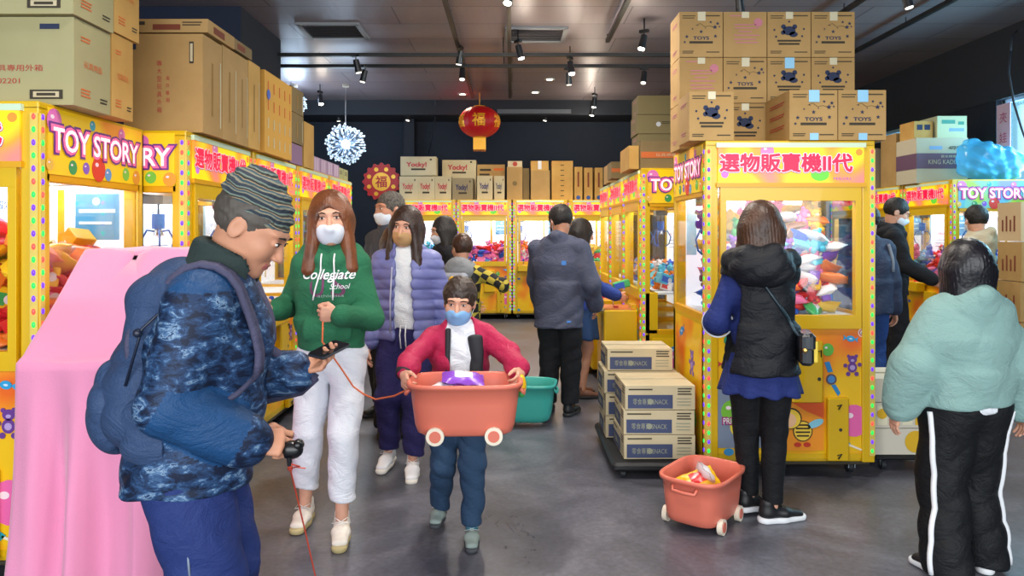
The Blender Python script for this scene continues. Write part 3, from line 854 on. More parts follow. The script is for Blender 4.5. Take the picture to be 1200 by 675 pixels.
def bear_shape(m, f, x, y, s, c, off=.002):
    mt = pr('bear_' + c[1:], c)
    m.disc(f, x, y, .5 * s, mt, off, .55 * s); m.disc(f, x + .02 * s, y + .85 * s, .48 * s, mt, off, .42 * s)
    for a, b, r in ((-.4, 1.2, .18), (.42, 1.22, .18), (-.75, .2, .22), (.78, .3, .22), (-.45, -.7, .24), (.45, -.7, .24)): m.disc(f, x + a * s, y + b * s, r * s, mt, off + .0005)
    m.disc(f, x, y - .02 * s, .28 * s, pr('bear_belly', '#b9a0d8'), off + .001); m.disc(f, x + .02 * s, y + .75 * s, .2 * s, pr('bear_belly'), off + .001, .14 * s)
def candy(m, f, x, y, s, c, off=.002, rot=0):
    mt = pr('candy_' + c[1:], c); m.disc(f, x, y, .5 * s, mt, off, .36 * s, rot=rot)
    for sg in (-1, 1):
        P = [(.42 * sg, 0), (.9 * sg, .34), (.8 * sg, 0), (.9 * sg, -.34)]
        P = [(x + (a * cos(rot) - b * sin(rot)) * s, y + (a * sin(rot) + b * cos(rot)) * s) for a, b in (P if sg < 0 else P[::-1])]
        m.plate(f, P, mt, off)
    m.disc(f, x, y, .2 * s, pr('candy_light', '#cfe6ff'), off + .001, .1 * s, rot=rot)

def machine(W=1.0, D=.85, low=False, console=False, rich=True, green=False, claw_x=-.3, lamp=16, tint='#ffffff'):
    """claw machine, front towards -y, origin on the floor under the middle of its front edge"""
    root = empty('claw_machine'); w2 = W / 2; zb = .10; zg = .95; zt = 1.70
    zs = .62 if low else zg
    c = MB()
    c.b2((-w2, .02, zb), (w2, D, zs - .02), YEL)                                  # lower body
    if low: c.b2((-w2, 0.02, zs - .02), (w2, .14, zg), YEL)
    for sx in (-1, 1):
        for (y0, y1) in ((0, .075), (D - .06, D)):
            c.b2((min(sx * w2, sx * (w2 - .075)), y0, zb), (max(sx * w2, sx * (w2 - .075)), y1, 1.98), YEL)
        c.b2((min(sx * w2, sx * (w2 - .03)), .05, zt - .03), (max(sx * w2, sx * (w2 - .03)), D - .04, zt + .02), YEL2)
        c.b2((min(sx * w2, sx * (w2 - .03)), .05, zs - .03), (max(sx * w2, sx * (w2 - .03)), D - .04, zs + .02), YEL2)
    c.b2((-w2 + .01, .01, zt + .02), (w2 - .01, D - .01, 1.95), M('machine_inner', '#f2f2f0', .5))
    c.b2((-w2, .0, 1.965), (w2, D, 2.0), YEL)                                      # roof lip
    c.b2((-w2, D - .02, zb), (w2, D, 1.98), YEL2)                                  # rear
    c.b2((-w2 + .02, .02, zb - .02), (w2 - .02, D - .02, zb), M('machine_underside', '#3a3426', .7))
    c.build('cabinet', root, bevel=.006)
    # white lined play chamber
    m = MB(); wh = M('chamber_white', '#f3f6fa', .5)
    m.b2((-w2 + .03, .04, zg - .02), (w2 - .03, D - .04, zg), wh); m.build('play_floor', root)
    m = MB(); m.b2((-w2 + .05, D - .05, zs), (w2 - .05, D - .035, zt), M('chamber_back_glow', '#eef3fb', .5, emit=.7))  # panel is no lamp; glow added to whiten the chamber
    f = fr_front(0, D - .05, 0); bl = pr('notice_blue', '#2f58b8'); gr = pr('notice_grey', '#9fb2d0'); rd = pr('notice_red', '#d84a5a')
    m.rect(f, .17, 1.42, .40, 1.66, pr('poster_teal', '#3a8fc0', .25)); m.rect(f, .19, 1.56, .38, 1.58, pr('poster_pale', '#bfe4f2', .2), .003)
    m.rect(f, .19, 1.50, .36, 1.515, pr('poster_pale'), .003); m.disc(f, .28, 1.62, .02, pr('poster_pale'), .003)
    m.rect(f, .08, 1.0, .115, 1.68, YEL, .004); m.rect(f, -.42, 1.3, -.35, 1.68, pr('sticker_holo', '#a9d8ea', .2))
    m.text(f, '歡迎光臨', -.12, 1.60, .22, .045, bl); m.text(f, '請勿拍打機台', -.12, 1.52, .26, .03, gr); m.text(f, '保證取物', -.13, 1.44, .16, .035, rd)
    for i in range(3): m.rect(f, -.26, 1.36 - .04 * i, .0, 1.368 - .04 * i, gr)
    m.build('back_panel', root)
    # lamps under the chamber ceiling
    m = MB(); m.b2((-w2 + .1, .09, zt + .005), (w2 - .1, .15, zt + .02), M('lamp_glow', (1, .985, .96), .5, emit=lamp)); m.b2((-w2 + .1, D - .17, zt + .005), (w2 - .1, D - .11, zt + .02), M('lamp_glow')); m.build('interior_lamp', root)
    # claw carriage
    m = MB(); me = M('steel', '#b8bec8', .25, 1); bm = M('claw_blue', '#2a62b8', .3)
    m.b2((-w2 + .04, .38, zt - .02), (w2 - .04, .40, zt), me); m.b2((-w2 + .04, .46, zt - .02), (w2 - .04, .48, zt), me)
    m.box((claw_x, .43, zt - .045), (.13, .12, .05), M('carriage_grey', '#6a7078', .4)); m.build('gantry', root)
    m = MB(); m.cyl((claw_x, .43, zt - .07), (claw_x, .43, zt - .13), .006, None, M('claw_cord', '#30343c', .5), 8)
    m.cyl((claw_x, .43, zt - .13), (claw_x, .43, zt - .22), .036, .036, bm); m.cyl((claw_x, .43, zt - .22), (claw_x, .43, zt - .26), .02, .028, me)
    for a in (90, 210, 330):
        d = Vector((cos(RAD(a)), sin(RAD(a)), 0)); p = Vector((claw_x, .43, zt - .24))
        m.tube([p, p + d * .07 + Vector((0, 0, .012)), p + d * .105 + Vector((0, 0, -.05)), p + d * .085 + Vector((0, 0, -.12)), p + d * .05 + Vector((0, 0, -.145))], .0065, bm, 7)
    m.build('claw', root)
    # front door frame and pane
    fy = -.012
    m = MB(); xs = w2 - .085
    m.b2((-xs, fy, zt - .055), (xs, .03, zt + .03), YEL); m.b2((-xs, fy, zg - .06), (xs, .03, zg + .02), YEL)
    m.b2((-xs, fy, zg + .02), (-xs + .035, .03, zt - .055), YEL); m.b2((xs - .035, fy, zg + .02), (xs, .03, zt - .055), YEL)
    m.disc(fr_front(-xs + .016, fy, 1.28), 0, 0, .011, M('lock_dark', '#2a2a2a', .3), .004)
    dr = m.build('front_door', root, bevel=.004)
    m = MB(); m.b2((-xs + .03, .008, zg + .01), (xs - .03, .014, zt - .045), GLS); m.build('front_glass', dr)
    for sx in (-1, 1):
        m = MB(); m.b2((sx * (w2 - .012) - .003, .075, zs + .02), (sx * (w2 - .012) + .003, D - .06, zt - .03), GLS)
        m.build('side_glass', root)
    # header sign on the front
    m = MB(); m.b2((-w2 + .07, -.012, 1.745), (w2 - .07, .0, 1.962), HDR); f = fr_front(0, -.012, 0)
    balloon(m, f, -.14 * W / 1, 1.935, .04, '#ee8ac8', .0005); m.disc(f, .17 * W, 1.80, .055, pr('ball_green', '#62c83a', .5), .001, .04)
    m.disc(f, -w2 + .11, 1.80, .022, pr('ball_violet', '#c06ad8', .4), .001); m.disc(f, w2 - .1, 1.93, .02, pr('ball_orange', '#f5862a', .5), .001)
    claw_text(m, f, -.03 * W, 1.868, .775 * W, .105)
    m.text(f, 'FEILOLI', .30 * W, 1.775, .1, .014, pr('maker_blue', '#1f52c8', .3), .004)
    m.build('header_sign', root)
    m = MB(); m.b2((-w2 + .06, -.018, 1.958), (w2 - .06, .0, 1.985), M('header_lip', '#cfe6c8', .3)); m.b2((-w2 + .06, -.018, 1.725), (w2 - .06, .0, 1.75), YEL2); m.build('header_rail', root)
    # side signs
    for sx in (-1, 1):
        f = fr_right(w2 + .004, D / 2, 0) if sx > 0 else fr_left(-w2 - .004, D / 2, 0)
        m = MB(); m.b2((min(sx * w2, sx * (w2 + .004)), .06, zt + .005), (max(sx * w2, sx * (w2 + .004)), D - .03, 1.985), SIDE_G if green else SIDE)
        for (x, y, r, cc) in ((-.33, 1.93, .05, '#e878c0'), (-.05, 1.95, .022, '#3ab0c8'), (.2, 1.94, .03, '#e878c0'), (-.2, 1.745, .03, '#3a9a5a'), (.0, 1.755, .055, '#e23a2a'), (.08, 1.735, .028, '#5a9ad8'), (.24, 1.75, .03, '#7ac84a'), (-.36, 1.745, .024, '#f0c050'), (-.1, 1.75, .025, '#8a5ac8'), (.34, 1.74, .035, '#f2a23a')):
            balloon(m, f, x * D / .85, y, r, cc, .001)
        toy_text(m, f, 0, 1.858, D * .84, .11)
        m.build('side_sign', root)
        m = MB(); f2 = fr_right(w2 + .003, D / 2, 0) if sx > 0 else fr_left(-w2 - .003, D / 2, 0)
        zz = zs - .05
        m.rect(f2, -D / 2 + .09, .14, D / 2 - .07, zz, PRT, 0); bear_shape(m, f2, .12, .62 if not low else .45, .07, '#7a5ab8'); candy(m, f2, -.15, zz - .1, .08, '#2a90d8', rot=.4)
        balloon(m, f2, -.12, .38, .08, '#ee6aa8'); balloon(m, f2, .18, .3, .05, '#62c83a'); m.build('side_print', root)
    # chasing lights up the front corners
    cols = ['led_green', 'led_violet', 'led_green', 'led_red', 'led_violet']
    cc = {'led_green': '#1fd04a', 'led_violet': '#5a2ae8', 'led_red': '#f0403a'}
    for sx in (-1, 1):
        m = MB(); xx = sx * (w2 - .018)
        m.b2((xx - .016, -.004, .14), (xx + .016, .001, 1.95), M('led_channel', '#e2c860', .4))
        for i in range(34):
            q = cols[i % 5]; z = .17 + i * .0535
            m.ball((xx, -.005, z), (.0085, .005, .013), M(q, cc[q], .3, emit=1.6), 8, 6)
        m.build('led_strip', root)
        m = MB(); yy = .02
        m.b2((min(sx * w2, sx * (w2 + .004)), .006, .14), (max(sx * w2, sx * (w2 + .004)), .036, 1.95), M('led_channel'))
        for i in range(34):
            q = cols[(i + 1) % 5]; z = .17 + i * .0535
            m.ball((sx * (w2 + .005), yy, z), (.005, .0085, .013), M(q), 8, 6)
        m.build('led_strip', root)
    # printed lower front
    f = fr_front(0, .02, 0)
    m = MB(); m.rect(f, -w2 + .045, .12, w2 - .045, .90, YEL, .001, .006); m.rect(f, -w2 + .075, .15, w2 - .075, .89, PRT, .008)
    o_ = .012
    balloon(m, f, .38, .345, .088, '#ee6ab0', o_); bear_shape(m, f, .37, .66, .055, '#6a3a92', o_); candy(m, f, .36, .83, .05, '#2aa0d8', o_, -.15)
    candy(m, f, -.38, .68, .05, '#c83a4a', o_); m.disc(f, -.355, .64 + .04, .026, pr('candy_blue', '#3a6ac8'), o_ + .002, .016)
    m.disc(f, .43, .865, .026, pr('badge_white', '#f4f2ee'), o_); m.disc(f, .43, .865, .021, pr('badge_red', '#c83030'), o_ + .001); m.disc(f, .43, .865, .015, pr('badge_white'), o_ + .002); m.disc(f, .43, .86, .009, pr('badge_dark', '#303038'), o_ + .003)
    balloon(m, f, .225, .765, .035, '#62b84a', o_)
    m.disc(f, .245, .59, .032, pr('watch_brown', '#5a4a5a'), o_ + .001); m.disc(f, .245, .59, .022, pr('watch_blue', '#4a8ad0'), o_ + .002); m.plate(f, [(.225, .63), (.205, .69), (.235, .695), (.255, .635)], pr('watch_strap', '#2a8ad0'), o_); m.plate(f, [(.245, .555), (.285, .49), (.3, .51), (.27, .56)][::-1], pr('watch_strap'), o_)
    m.plate(f, [(.31, .16), (.36, .21), (.30, .25)][::-1], pr('candy_teal', '#2aa8c0'), o_); m.plate(f, [(.34, .2), (.43, .165), (.43, .175), (.345, .212)], pr('stick_white', '#f0e8d8'), o_)
    m.disc(f, -.36, .82, .03, pr('ball_teal', '#3aa88a'), o_); m.disc(f, -.28, .84, .02, pr('ball_red2', '#d83a3a'), o_)
    m.disc(f, -.36, .16, .03, pr('ball_blue2', '#3a9ad8'), o_, .022)
    m.build('front_print', root)
    if rich:
        m = MB(); m.rect(f, -.44, .185, -.155, .56, pr('sticker_slate', '#7f8ea6'), .012, .002)
        balloon(m, f, -.345, .40, .062, '#7ac23a', .015); balloon(m, f, -.27, .415, .05, '#a83ab8', .0155); m.disc(f, -.29, .31, .065, pr('ball_lemon', '#f0d83a'), .015)
        m.text(f, 'PRIZE TOY', -.305, .345, .19, .042, pr('logo_magenta', '#a8247a'), .0185, .07); m.text(f, 'PRIZE TOY', -.305, .345, .18, .036, pr('logo_white', '#ffffff'), .0195, .0)
        m.build('window_sticker', root)
        # striped bee print, plain and without a face
        m = MB(); m.rect(f, -.115, .17, .2, .46, pr('panel_orange', '#f59a2a'), .012, .002); m.plate(f, [(.0, .46), (.2, .46), (.2, .36), (.1, .40)], pr('panel_red', '#e8602a'), .0155)
        dk = pr('bee_dark', '#2a1c18'); yl = pr('bee_yellow', '#f6d24a')
        m.disc(f, .075, .285, .058, pr('bee_dark'), .017, .062); m.disc(f, .075, .285, .052, yl, .018, .056)
        for q in (-.03, -.008, .014, .034): m.rect(f, .03 + abs(q) * .3, .283 + q, .12 - abs(q) * .3, .292 + q, dk, .0195)
        m.disc(f, .0, .36, .068, dk, .02, .064); m.disc(f, .0, .358, .061, yl, .021, .057); m.disc(f, -.012, .35, .047, pr('bee_peach', '#f2c49a'), .022, .043)
        m.disc(f, .15, .33, .05, pr('bee_wing', '#8ad0e8'), .018, .022, rot=.4)
        m.tube([f[0] + f[1] * .0 + Z_ * .415 + Vector((0, -.024, 0)), f[0] + f[1] * -.03 + Z_ * .44 + Vector((0, -.024, 0)), f[0] + f[1] * -.055 + Z_ * .435 + Vector((0, -.024, 0))], .005, dk, 6)
        for q in (.045, .1): m.disc(f, q, .205, .022, pr('bee_shoe', '#c83a2a'), .018, .014)
        m.build('bee_picture', root)
    # doors with locks and hinges
    m = MB(); m.rbox((.09, -.012, .64), (.185, .05, .36), YEL, .012)
    d1 = m.build('prize_door', root, bevel=.004); m = MB(); m.disc(fr_front(.155, -.037, .60), 0, 0, .011, M('lock_dark'), .001); m.build('lock', d1)
    m = MB(); m.tube([(.145, -.04, .76), (.165, -.043, .77), (.165, -.043, .73)], .004, M('lock_dark'), 6); m.build('handle', d1)
    m = MB(); m.rbox((.275, -.008, .30), (.125, .035, .37), YEL, .01); d2 = m.build('coin_door', root, bevel=.003)
    m = MB(); m.disc(fr_front(.285, -.026, .30), 0, 0, .01, M('lock_dark'), .001)
    m.build('lock', d2)
    for zz in (.44, .15):
        m = MB(); m.tube([(.265, -.03, zz), (.29, -.032, zz + .01), (.27, -.032, zz - .02)], .004, M('lock_dark'), 6); m.build('hinge', d2)
    # play controls
    if console:
        m = MB(); m.rbox((0, -.14, .43), (W * .55, .30, .70), YEL, .02); m.rect((Vector((0, -.14, .781)), X_, Y_), -W * .25, -.13, W * .25, .13, pr('console_orange', '#e8823a'), .001)
        m.rect(fr_front(0, -.29, .43), -.12, -.2, .12, .2, YEL2, .001); m.disc(fr_front(-.18, -.29, .5), 0, 0, .02, M('lock_dark'), .002)
        cp = m.build('control_console', root, bevel=.006); y0, z0 = -.16, .785
    else:
        m = MB(); m.rbox((-.2, -.055, .86), (.36, .11, .11), YEL, .02); m.rect((Vector((-.2, -.055, .916)), X_, Y_), -.16, -.045, .16, .045, pr('console_orange', '#e8823a'), .001)
        cp = m.build('control_panel', root, bevel=.005); y0, z0 = -.055, .918
    xj = -.28 if not console else -.1
    m = MB(); m.cyl((xj, y0, z0), (xj, y0, z0 + .07), .006, .006, M('steel'), 10); m.ball((xj, y0, z0 + .08), .019, M('joystick_blue', '#1f4ac0', .3)); m.build('joystick', cp)
    m = MB(); m.cyl((xj + .17, y0, z0), (xj + .17, y0, z0 + .014), .024, .022, M('button_red', '#d8202a', .3)); m.build('button', cp)
    for sx in (-1, 1):
        for yy in (.12, D - .12):
            m = MB(); x = sx * (w2 - .09); ch = M('caster_chrome', '#aab4bc', .25, 1)
            m.cyl((x, yy, .098), (x, yy, .082), .03, None, ch); m.b2((x - .022, yy - .02, .035), (x - .016, yy + .035, .085), ch); m.b2((x + .016, yy - .02, .035), (x + .022, yy + .035, .085), ch)
            m.cyl((x - .013, yy + .02, .036), (x + .013, yy + .02, .036), .036, None, M('caster_rubber', '#22262c', .6), 18)
            m.build('caster', root)
    return root

# ---- prizes
def toy_protos():
    P = {}
    pal = [('red', '#d8262a'), ('yellow', '#f2c21a'), ('blue', '#2a62d0'), ('pink', '#ee7ab0'), ('green', '#3aa858'), ('orange', '#f0822a'), ('purple', '#8a4ac8'), ('white', '#e8e8ee'), ('brown', '#8a5a3a'), ('cyan', '#5ac0e0')]
    rnd = random.Random(3)
    for i, (cn, c) in enumerate(pal):
        m = MB(); mt = M('wrap_' + cn, c, .28, spec=.6); c2 = pal[(i + 3) % 10][1]; m2 = M('wrap_' + pal[(i + 3) % 10][0], c2, .28, spec=.6)
        # pillow bag with crimped ends
        nx, ny = 10, 7; vs = []; fs = []
        for sgn in (1, -1):
            for a in range(nx + 1):
                for b in range(ny + 1):
                    u = a / nx * 2 - 1; v = b / ny * 2 - 1
                    t = max(0, (1 - u ** 4)) * max(0, (1 - v * v)) ** .6
                    jag = .0 if abs(u) < .99 else .004 * (b % 2)
                    vs.append((u * .085 + jag, v * .058 * (1 - .1 * (1 - u * u)), sgn * (.028 * t + .0012) + .003 * sin(u * 7 + i) * sin(v * 6)))
        N = (nx + 1) * (ny + 1)
        def q(a, b, o): return o + a * (ny + 1) + b
        f1, f2 = [], []
        for a in range(nx):
            for b in range(ny):
                (f2 if 3 <= a <= 6 and 2 <= b <= 4 else f1).append((q(a, b, 0), q(a + 1, b, 0), q(a + 1, b + 1, 0), q(a, b + 1, 0)))
                f1.append((q(a, b + 1, N), q(a + 1, b + 1, N), q(a + 1, b, N), q(a, b, N)))
        for a in range(nx): f1 += [(q(a, 0, N), q(a + 1, 0, N), q(a + 1, 0, 0), q(a, 0, 0)), (q(a, ny, 0), q(a + 1, ny, 0), q(a + 1, ny, N), q(a, ny, N))]
        for b in range(ny): f1 += [(q(0, b, 0), q(0, b + 1, 0), q(0, b + 1, N), q(0, b, N)), (q(nx, b, N), q(nx, b + 1, N), q(nx, b + 1, 0), q(nx, b, 0))]
        m.add(vs, f1, mt, True); m.add(vs, f2, m2, True)
        P['bag', cn] = (m, 'snack_bag', cn + ' shiny snack bag')
        m = MB(); pm = M('plush_' + cn, c, .9); dk = M('plush_dark', '#221c1c', .5)
        m.ball((0, 0, 0), (.042, .036, .045), pm, 12, 8); m.ball((0, -.005, .062), (.036, .033, .032), pm, 12, 8)
        for s_ in (-1, 1):
            m.ball((s_ * .028, 0, .09), .013, pm, 8, 6); m.ball((s_ * .045, -.01, .012), (.015, .015, .028), pm, 8, 6); m.ball((s_ * .025, -.02, -.038), (.018, .026, .018), pm, 8, 6); m.ball((s_ * .013, -.035, .066), .004, dk, 6, 4)
        m.ball((0, -.034, .055), (.014, .01, .01), M('plush_cream', '#f0e2c8', .9), 8, 6)
        P['plush', cn] = (m, 'plush_toy', cn + ' small plush bear toy')
        m = MB(); m.rbox((0, 0, 0), (.11, .06, .08), mt, .006); m.rect(fr_front(0, -.03, 0), -.04, -.025, .02, .02, m2, .0008); m.disc(fr_front(.03, -.03, .0), 0, 0, .018, M('wrap_white', '#e8e8ee', .28), .001)
        P['box', cn] = (m, 'prize_box', cn + ' small prize box')
    out = {}
    for k, (m, nm, lb) in P.items():
        o = m.build(nm); out[k] = [o, nm, lb, False]
    return out
TOYS = {}
def place_toy(key, loc, rot, where, group, cat, s=1.0, zone=''):
    rec = TOYS[key]
    if not rec[3]: o = rec[0]; rec[3] = True
    else: o = rec[0].copy(); COL.objects.link(o)
    o.location = loc; o.rotation_euler = rot; o.scale = (s, s, s)
    tag(o, rec[2] + zone + ' ' + where, cat, group)
    return o
def fill(x, y, rz, W, where, group, kinds, cols, top, nx=7, ny=3, zl=3, seed=0, step=.062, y0=.12, D=.85, z0=.955, s=1.0, dx=None):
    """heap of prizes in a machine at world x, y with turn rz"""
    r = random.Random(seed); R = Matrix.Rotation(RAD(rz), 3, 'Z'); n = 0
    for l in range(zl):
        for i in range(nx):
            for j in range(ny):
                lx = -W / 2 + .13 + (W - .26) * (i + .5) / nx + r.uniform(-.02, .02); ly = y0 + .05 + (D - y0 - .2) * (j + .5) / ny + r.uniform(-.02, .02)
                z = z0 + .036 + l * step + r.uniform(-.006, .01)
                if z > z0 + top(lx, ly): continue
                if dx is not None and lx < dx: continue
                if j > 0 and l < zl - 1 and z + step * 1.3 < z0 + top(lx, ly) and j < ny: 
                    if r.random() < .5 and l < 1: continue
                k = r.choice(kinds); c = r.choice(cols)
                v = R @ Vector((lx, ly, 0))
                rot = (r.uniform(-.5, .9), r.uniform(-.4, .4), r.uniform(0, 6.28)) if k != 'plush' else (r.uniform(-.4, .2), r.uniform(-.4, .4), RAD(rz) + r.uniform(-.8, .8))
                if k == 'plush': z += .02
                place_toy((k, c), (x + v.x, y + v.y, z), rot, where, group, {'bag': 'snack bag', 'plush': 'plush toy', 'box': 'prize box'}[k], s * r.uniform(.9, 1.15), ' ' + ('low', 'midway', 'high')[min(2, int(3 * (z - z0) / .55))] + ('-left' if lx < -W * .14 else '-right' if lx > W * .14 else '-centre'))
                n += 1
    return n

def put(o, x, y, rz, label, group):
    o.location = (x, y, 0); o.rotation_euler = (0, 0, RAD(rz)); tag(o, label, 'claw machine', group); return o
def machines():
    TOYS.update(toy_protos())
    big = machine(1.0, rich=True, claw_x=-.37)
    put(big, 1.642, 4.28, 0, 'large yellow claw machine facing us at right with a heap of prizes behind glass', 'yellow claw machines')
    a = copy_tree(big); put(a, -2.445, 2.98, 0, 'yellow claw machine at the far left edge beside the pink drape', 'yellow claw machines')
    base = machine(.96, rich=False, claw_x=.1)
    ord_ = ['nearest machine of the left-hand row, its chamber seen beside the striped beanie', 'second machine of the left-hand row', 'third machine of the left-hand row, above the green-hoodie woman', 'last machine of the left-hand row, beside the dark wall']
    for i in range(4):
        c = base if i == 0 else copy_tree(base)
        put(c, -1.73, 4.33 + 1.0 * i, 90, ord_[i], 'yellow claw machines')
    far = machine(.905, rich=False, claw_x=-.32)
    fo = ['leftmost machine of the back row, partly behind the people', 'second machine from left in the back row, lit violet and white', 'third machine from left in the back row, behind the charcoal jacket', 'rightmost machine of the back row, beside the middle row of machines']
    for i in range(4):
        c = far if i == 0 else copy_tree(far)
        put(c, -1.40 + .935 * i, 12.1, 0, fo[i], 'yellow claw machines')
    con = machine(.915, low=True, console=True, rich=False, claw_x=.1)
    co = ['nearest machine of the middle row with a yellow control console sticking out', 'second machine of the middle row, with its console stepping back', 'third machine of the middle row, closest to the back row']
    for i in range(3):
        c = con if i == 0 else copy_tree(con)
        put(c, 1.09, 6.57 + .95 * i, -90, co[i], 'yellow claw machines')
    grn = machine(.915, rich=False, green=True, claw_x=.1)
    go = ['nearest machine of the right-hand row with a green and blue side sign', 'second machine of the right-hand row, behind the black hoodie', 'third machine of the right-hand row, half hidden by the large machine']
    for i in range(3):
        c = grn if i == 0 else copy_tree(grn)
        put(c, 4.5, 7.87 + .95 * i, -90, go[i], 'yellow claw machines')
    allc = ['red', 'yellow', 'blue', 'pink', 'green', 'orange', 'purple', 'white', 'brown', 'cyan']
    top = lambda x, y: .33 + .34 * max(0, min(1, (y - .1) / .5)) + .12 * x + .05 * sin(9 * x)
    fill(1.642, 4.28, 0, 1.0, 'in the large right-hand machine', 'prizes heaped in the large right-hand claw machine', ['bag', 'plush', 'box', 'bag'], allc + ['white', 'white', 'pink'], top, 9, 3, 11, 1, s=1.0)
    fill(-2.445, 2.98, 0, 1.0, 'in the far left machine by the pink drape', 'snacks heaped in the far left claw machine', ['bag', 'bag', 'box'], ['red', 'yellow', 'orange', 'red', 'yellow'], lambda x, y: .5 + .07 * sin(7 * y + x * 5), 5, 5, 9, 2, s=1.12, dx=-.05)
    fill(-1.73, 4.33, 90, .98, 'in the nearest left-row machine', 'prizes in the left-hand row', ['bag', 'plush'], ['red', 'yellow', 'pink', 'green'], lambda x, y: .24, 6, 3, 4, 3)
    fill(-1.73, 5.33, 90, .98, 'in the second left-row machine', 'prizes in the left-hand row', ['bag', 'plush'], ['blue', 'pink', 'green'], lambda x, y: .2, 5, 2, 3, 4)
    for i in range(4):
        cs = [['white', 'blue', 'cyan'], ['purple', 'pink', 'red', 'blue'], ['red', 'orange', 'white', 'pink'], ['red', 'yellow', 'orange', 'green']][i]
        fill(-1.40 + .935 * i, 12.1, 0, .92, 'in the ' + ('leftmost', 'second', 'third', 'rightmost')[i] + ' machine of the back row', 'prizes in the back row of machines', ['plush', 'box', 'bag'], cs, lambda x, y: .3, 6, 2, 4, 10 + i, s=1.1)
    for i in range(2):
        fill(1.09, 6.57 + .95 * i, -90, .93, 'in the ' + ('nearest', 'second')[i] + ' machine of the middle row', 'prizes in the middle row of machines', ['plush', 'box'], ['blue', 'cyan', 'orange', 'white'], lambda x, y: .15, 6, 4, 2, 20 + i)
    for i in range(2):
        fill(4.5, 7.87 + .95 * i, -90, .94, 'in the ' + ('nearest', 'second')[i] + ' machine of the right-hand row', 'prizes in the right-hand row of machines', ['plush', 'bag'], ['pink', 'red', 'blue', 'cyan', 'pink'], lambda x, y: .3, 6, 3, 4, 30 + i, s=1.1)
    for k, rec in TOYS.items():
        if not rec[3]: bpy.data.objects.remove(rec[0])

# ================================================================== CARTONS
KH = M('carton_khaki', '#b3905a', .75, col2='#a5834e', noise_scale=3, bump=.08, bump_scale=30)
KO = M('carton_tan', '#c49a52', .75, col2='#b78c46', noise_scale=4)
KD = M('carton_dark', '#86704a', .8, col2='#77633f', noise_scale=3)
KG = M('carton_green_grey', '#a9a278', .75, col2='#9d966c', noise_scale=2)
KW = M('carton_pale', '#c7b998', .75, col2='#bcae8c', noise_scale=4)
INK = M('ink_dark', '#3b3428', .8); INR = M('ink_red', '#b0453a', .8); INP = M('ink_pink', '#c07888', .8); NAV = M('ink_navy', '#25304e', .8)
TAPE = M('tape_clear', '#cfc7a8', .2); BLT = M('tape_blue', '#8fc8ea', .3)
def carton(x0, x1, y0, y1, z0, z1, label, mat=None, deco=None, group=None, rz=0, cat='cardboard box', side=None):
    mat = mat or KH; w_, d, h = x1 - x0, y1 - y0, z1 - z0
    m = MB(); g = .0015
    m.box((0, 0, h / 2), (w_ - g, d - g, h - g), mat)
    sm = M('carton_seam', '#6d5632', .9)
    m.rect((Vector((0, 0, h - g / 2)), X_, Y_), -w_ / 2 + .002, -.002, w_ / 2 - .002, .002, sm, .0003)
    m.rect((Vector((0, 0, h - g / 2)), X_, Y_), -w_ / 2 + .002, -.024, w_ / 2 - .002, .024, TAPE, .0006, .0003)
    f = (Vector((0, -d / 2, h / 2)), X_, Z_)
    fl = (Vector((-w_ / 2, 0, h / 2)), -Y_, Z_); fr = (Vector((w_ / 2, 0, h / 2)), Y_, Z_)
    if deco: deco(m, f, w_, h)
    if side: side(m, fl, d, h); side(m, fr, d, h)
    o = m.build('cardboard_box', bevel=.004, loc=((x0 + x1) / 2, (y0 + y1) / 2, z0), rot=(0, 0, RAD(rz)))
    return tag(o, label, cat, group)
def lines(m, f, x, y, w_, n, mat=None, h=.006, gap=.014):
    for i in range(n): m.rect(f, x - w_ / 2, y - i * gap, x + w_ / 2 * (1 - .15 * (i % 2)), y - i * gap + h, mat or INK)
def d_small(m, f, w_, h):
    lines(m, f, -w_ * .28, h * .40, w_ * .3, 2, h=.005, gap=.014); lines(m, f, w_ * .26, h * .40, w_ * .34, 1, h=.007)
    lines(m, f, -w_ * .3, -h * .38, w_ * .26, 2, h=.005, gap=.011); lines(m, f, w_ * .27, -h * .40, w_ * .3, 1, h=.006)
def d_star(m, f, w_, h):
    d_small(m, f, w_, h); m.text(f, 'TOYS', 0, -h * .08, w_ * .36, h * .07, NAV, .0012, .03); m.rect(f, -w_ * .27, -h * .20, w_ * .27, -h * .15, INK)
    for a, b, r in ((-.33, -.05, .013), (.33, -.04, .013), (-.38, -.17, .01), (.32, .16, .016), (.38, .24, .013), (.22, .27, .01), (-.2, .12, .007), (0, .06, .013), (.1, .14, .005), (-.08, .2, .005), (.42, .17, .008)):
        m.plate(f, [(a * w_ + r * (1 if i % 2 == 0 else .42) * cos(RAD(90 + 36 * i)), b * h + r * (1 if i % 2 == 0 else .42) * sin(RAD(90 + 36 * i))) for i in range(10)], NAV)
    m.tube([f[0] + f[1] * (a * w_) + f[2] * (b * h) - Y_ * .001 for a, b in ((-.12, .2), (-.02, .24), (.08, .17), (.2, .19), (.3, .15))], .0012, INK, 4)
    m.rect(f, -w_ * .08, h * .3, w_ * .1, h * .497, TAPE, .0018)
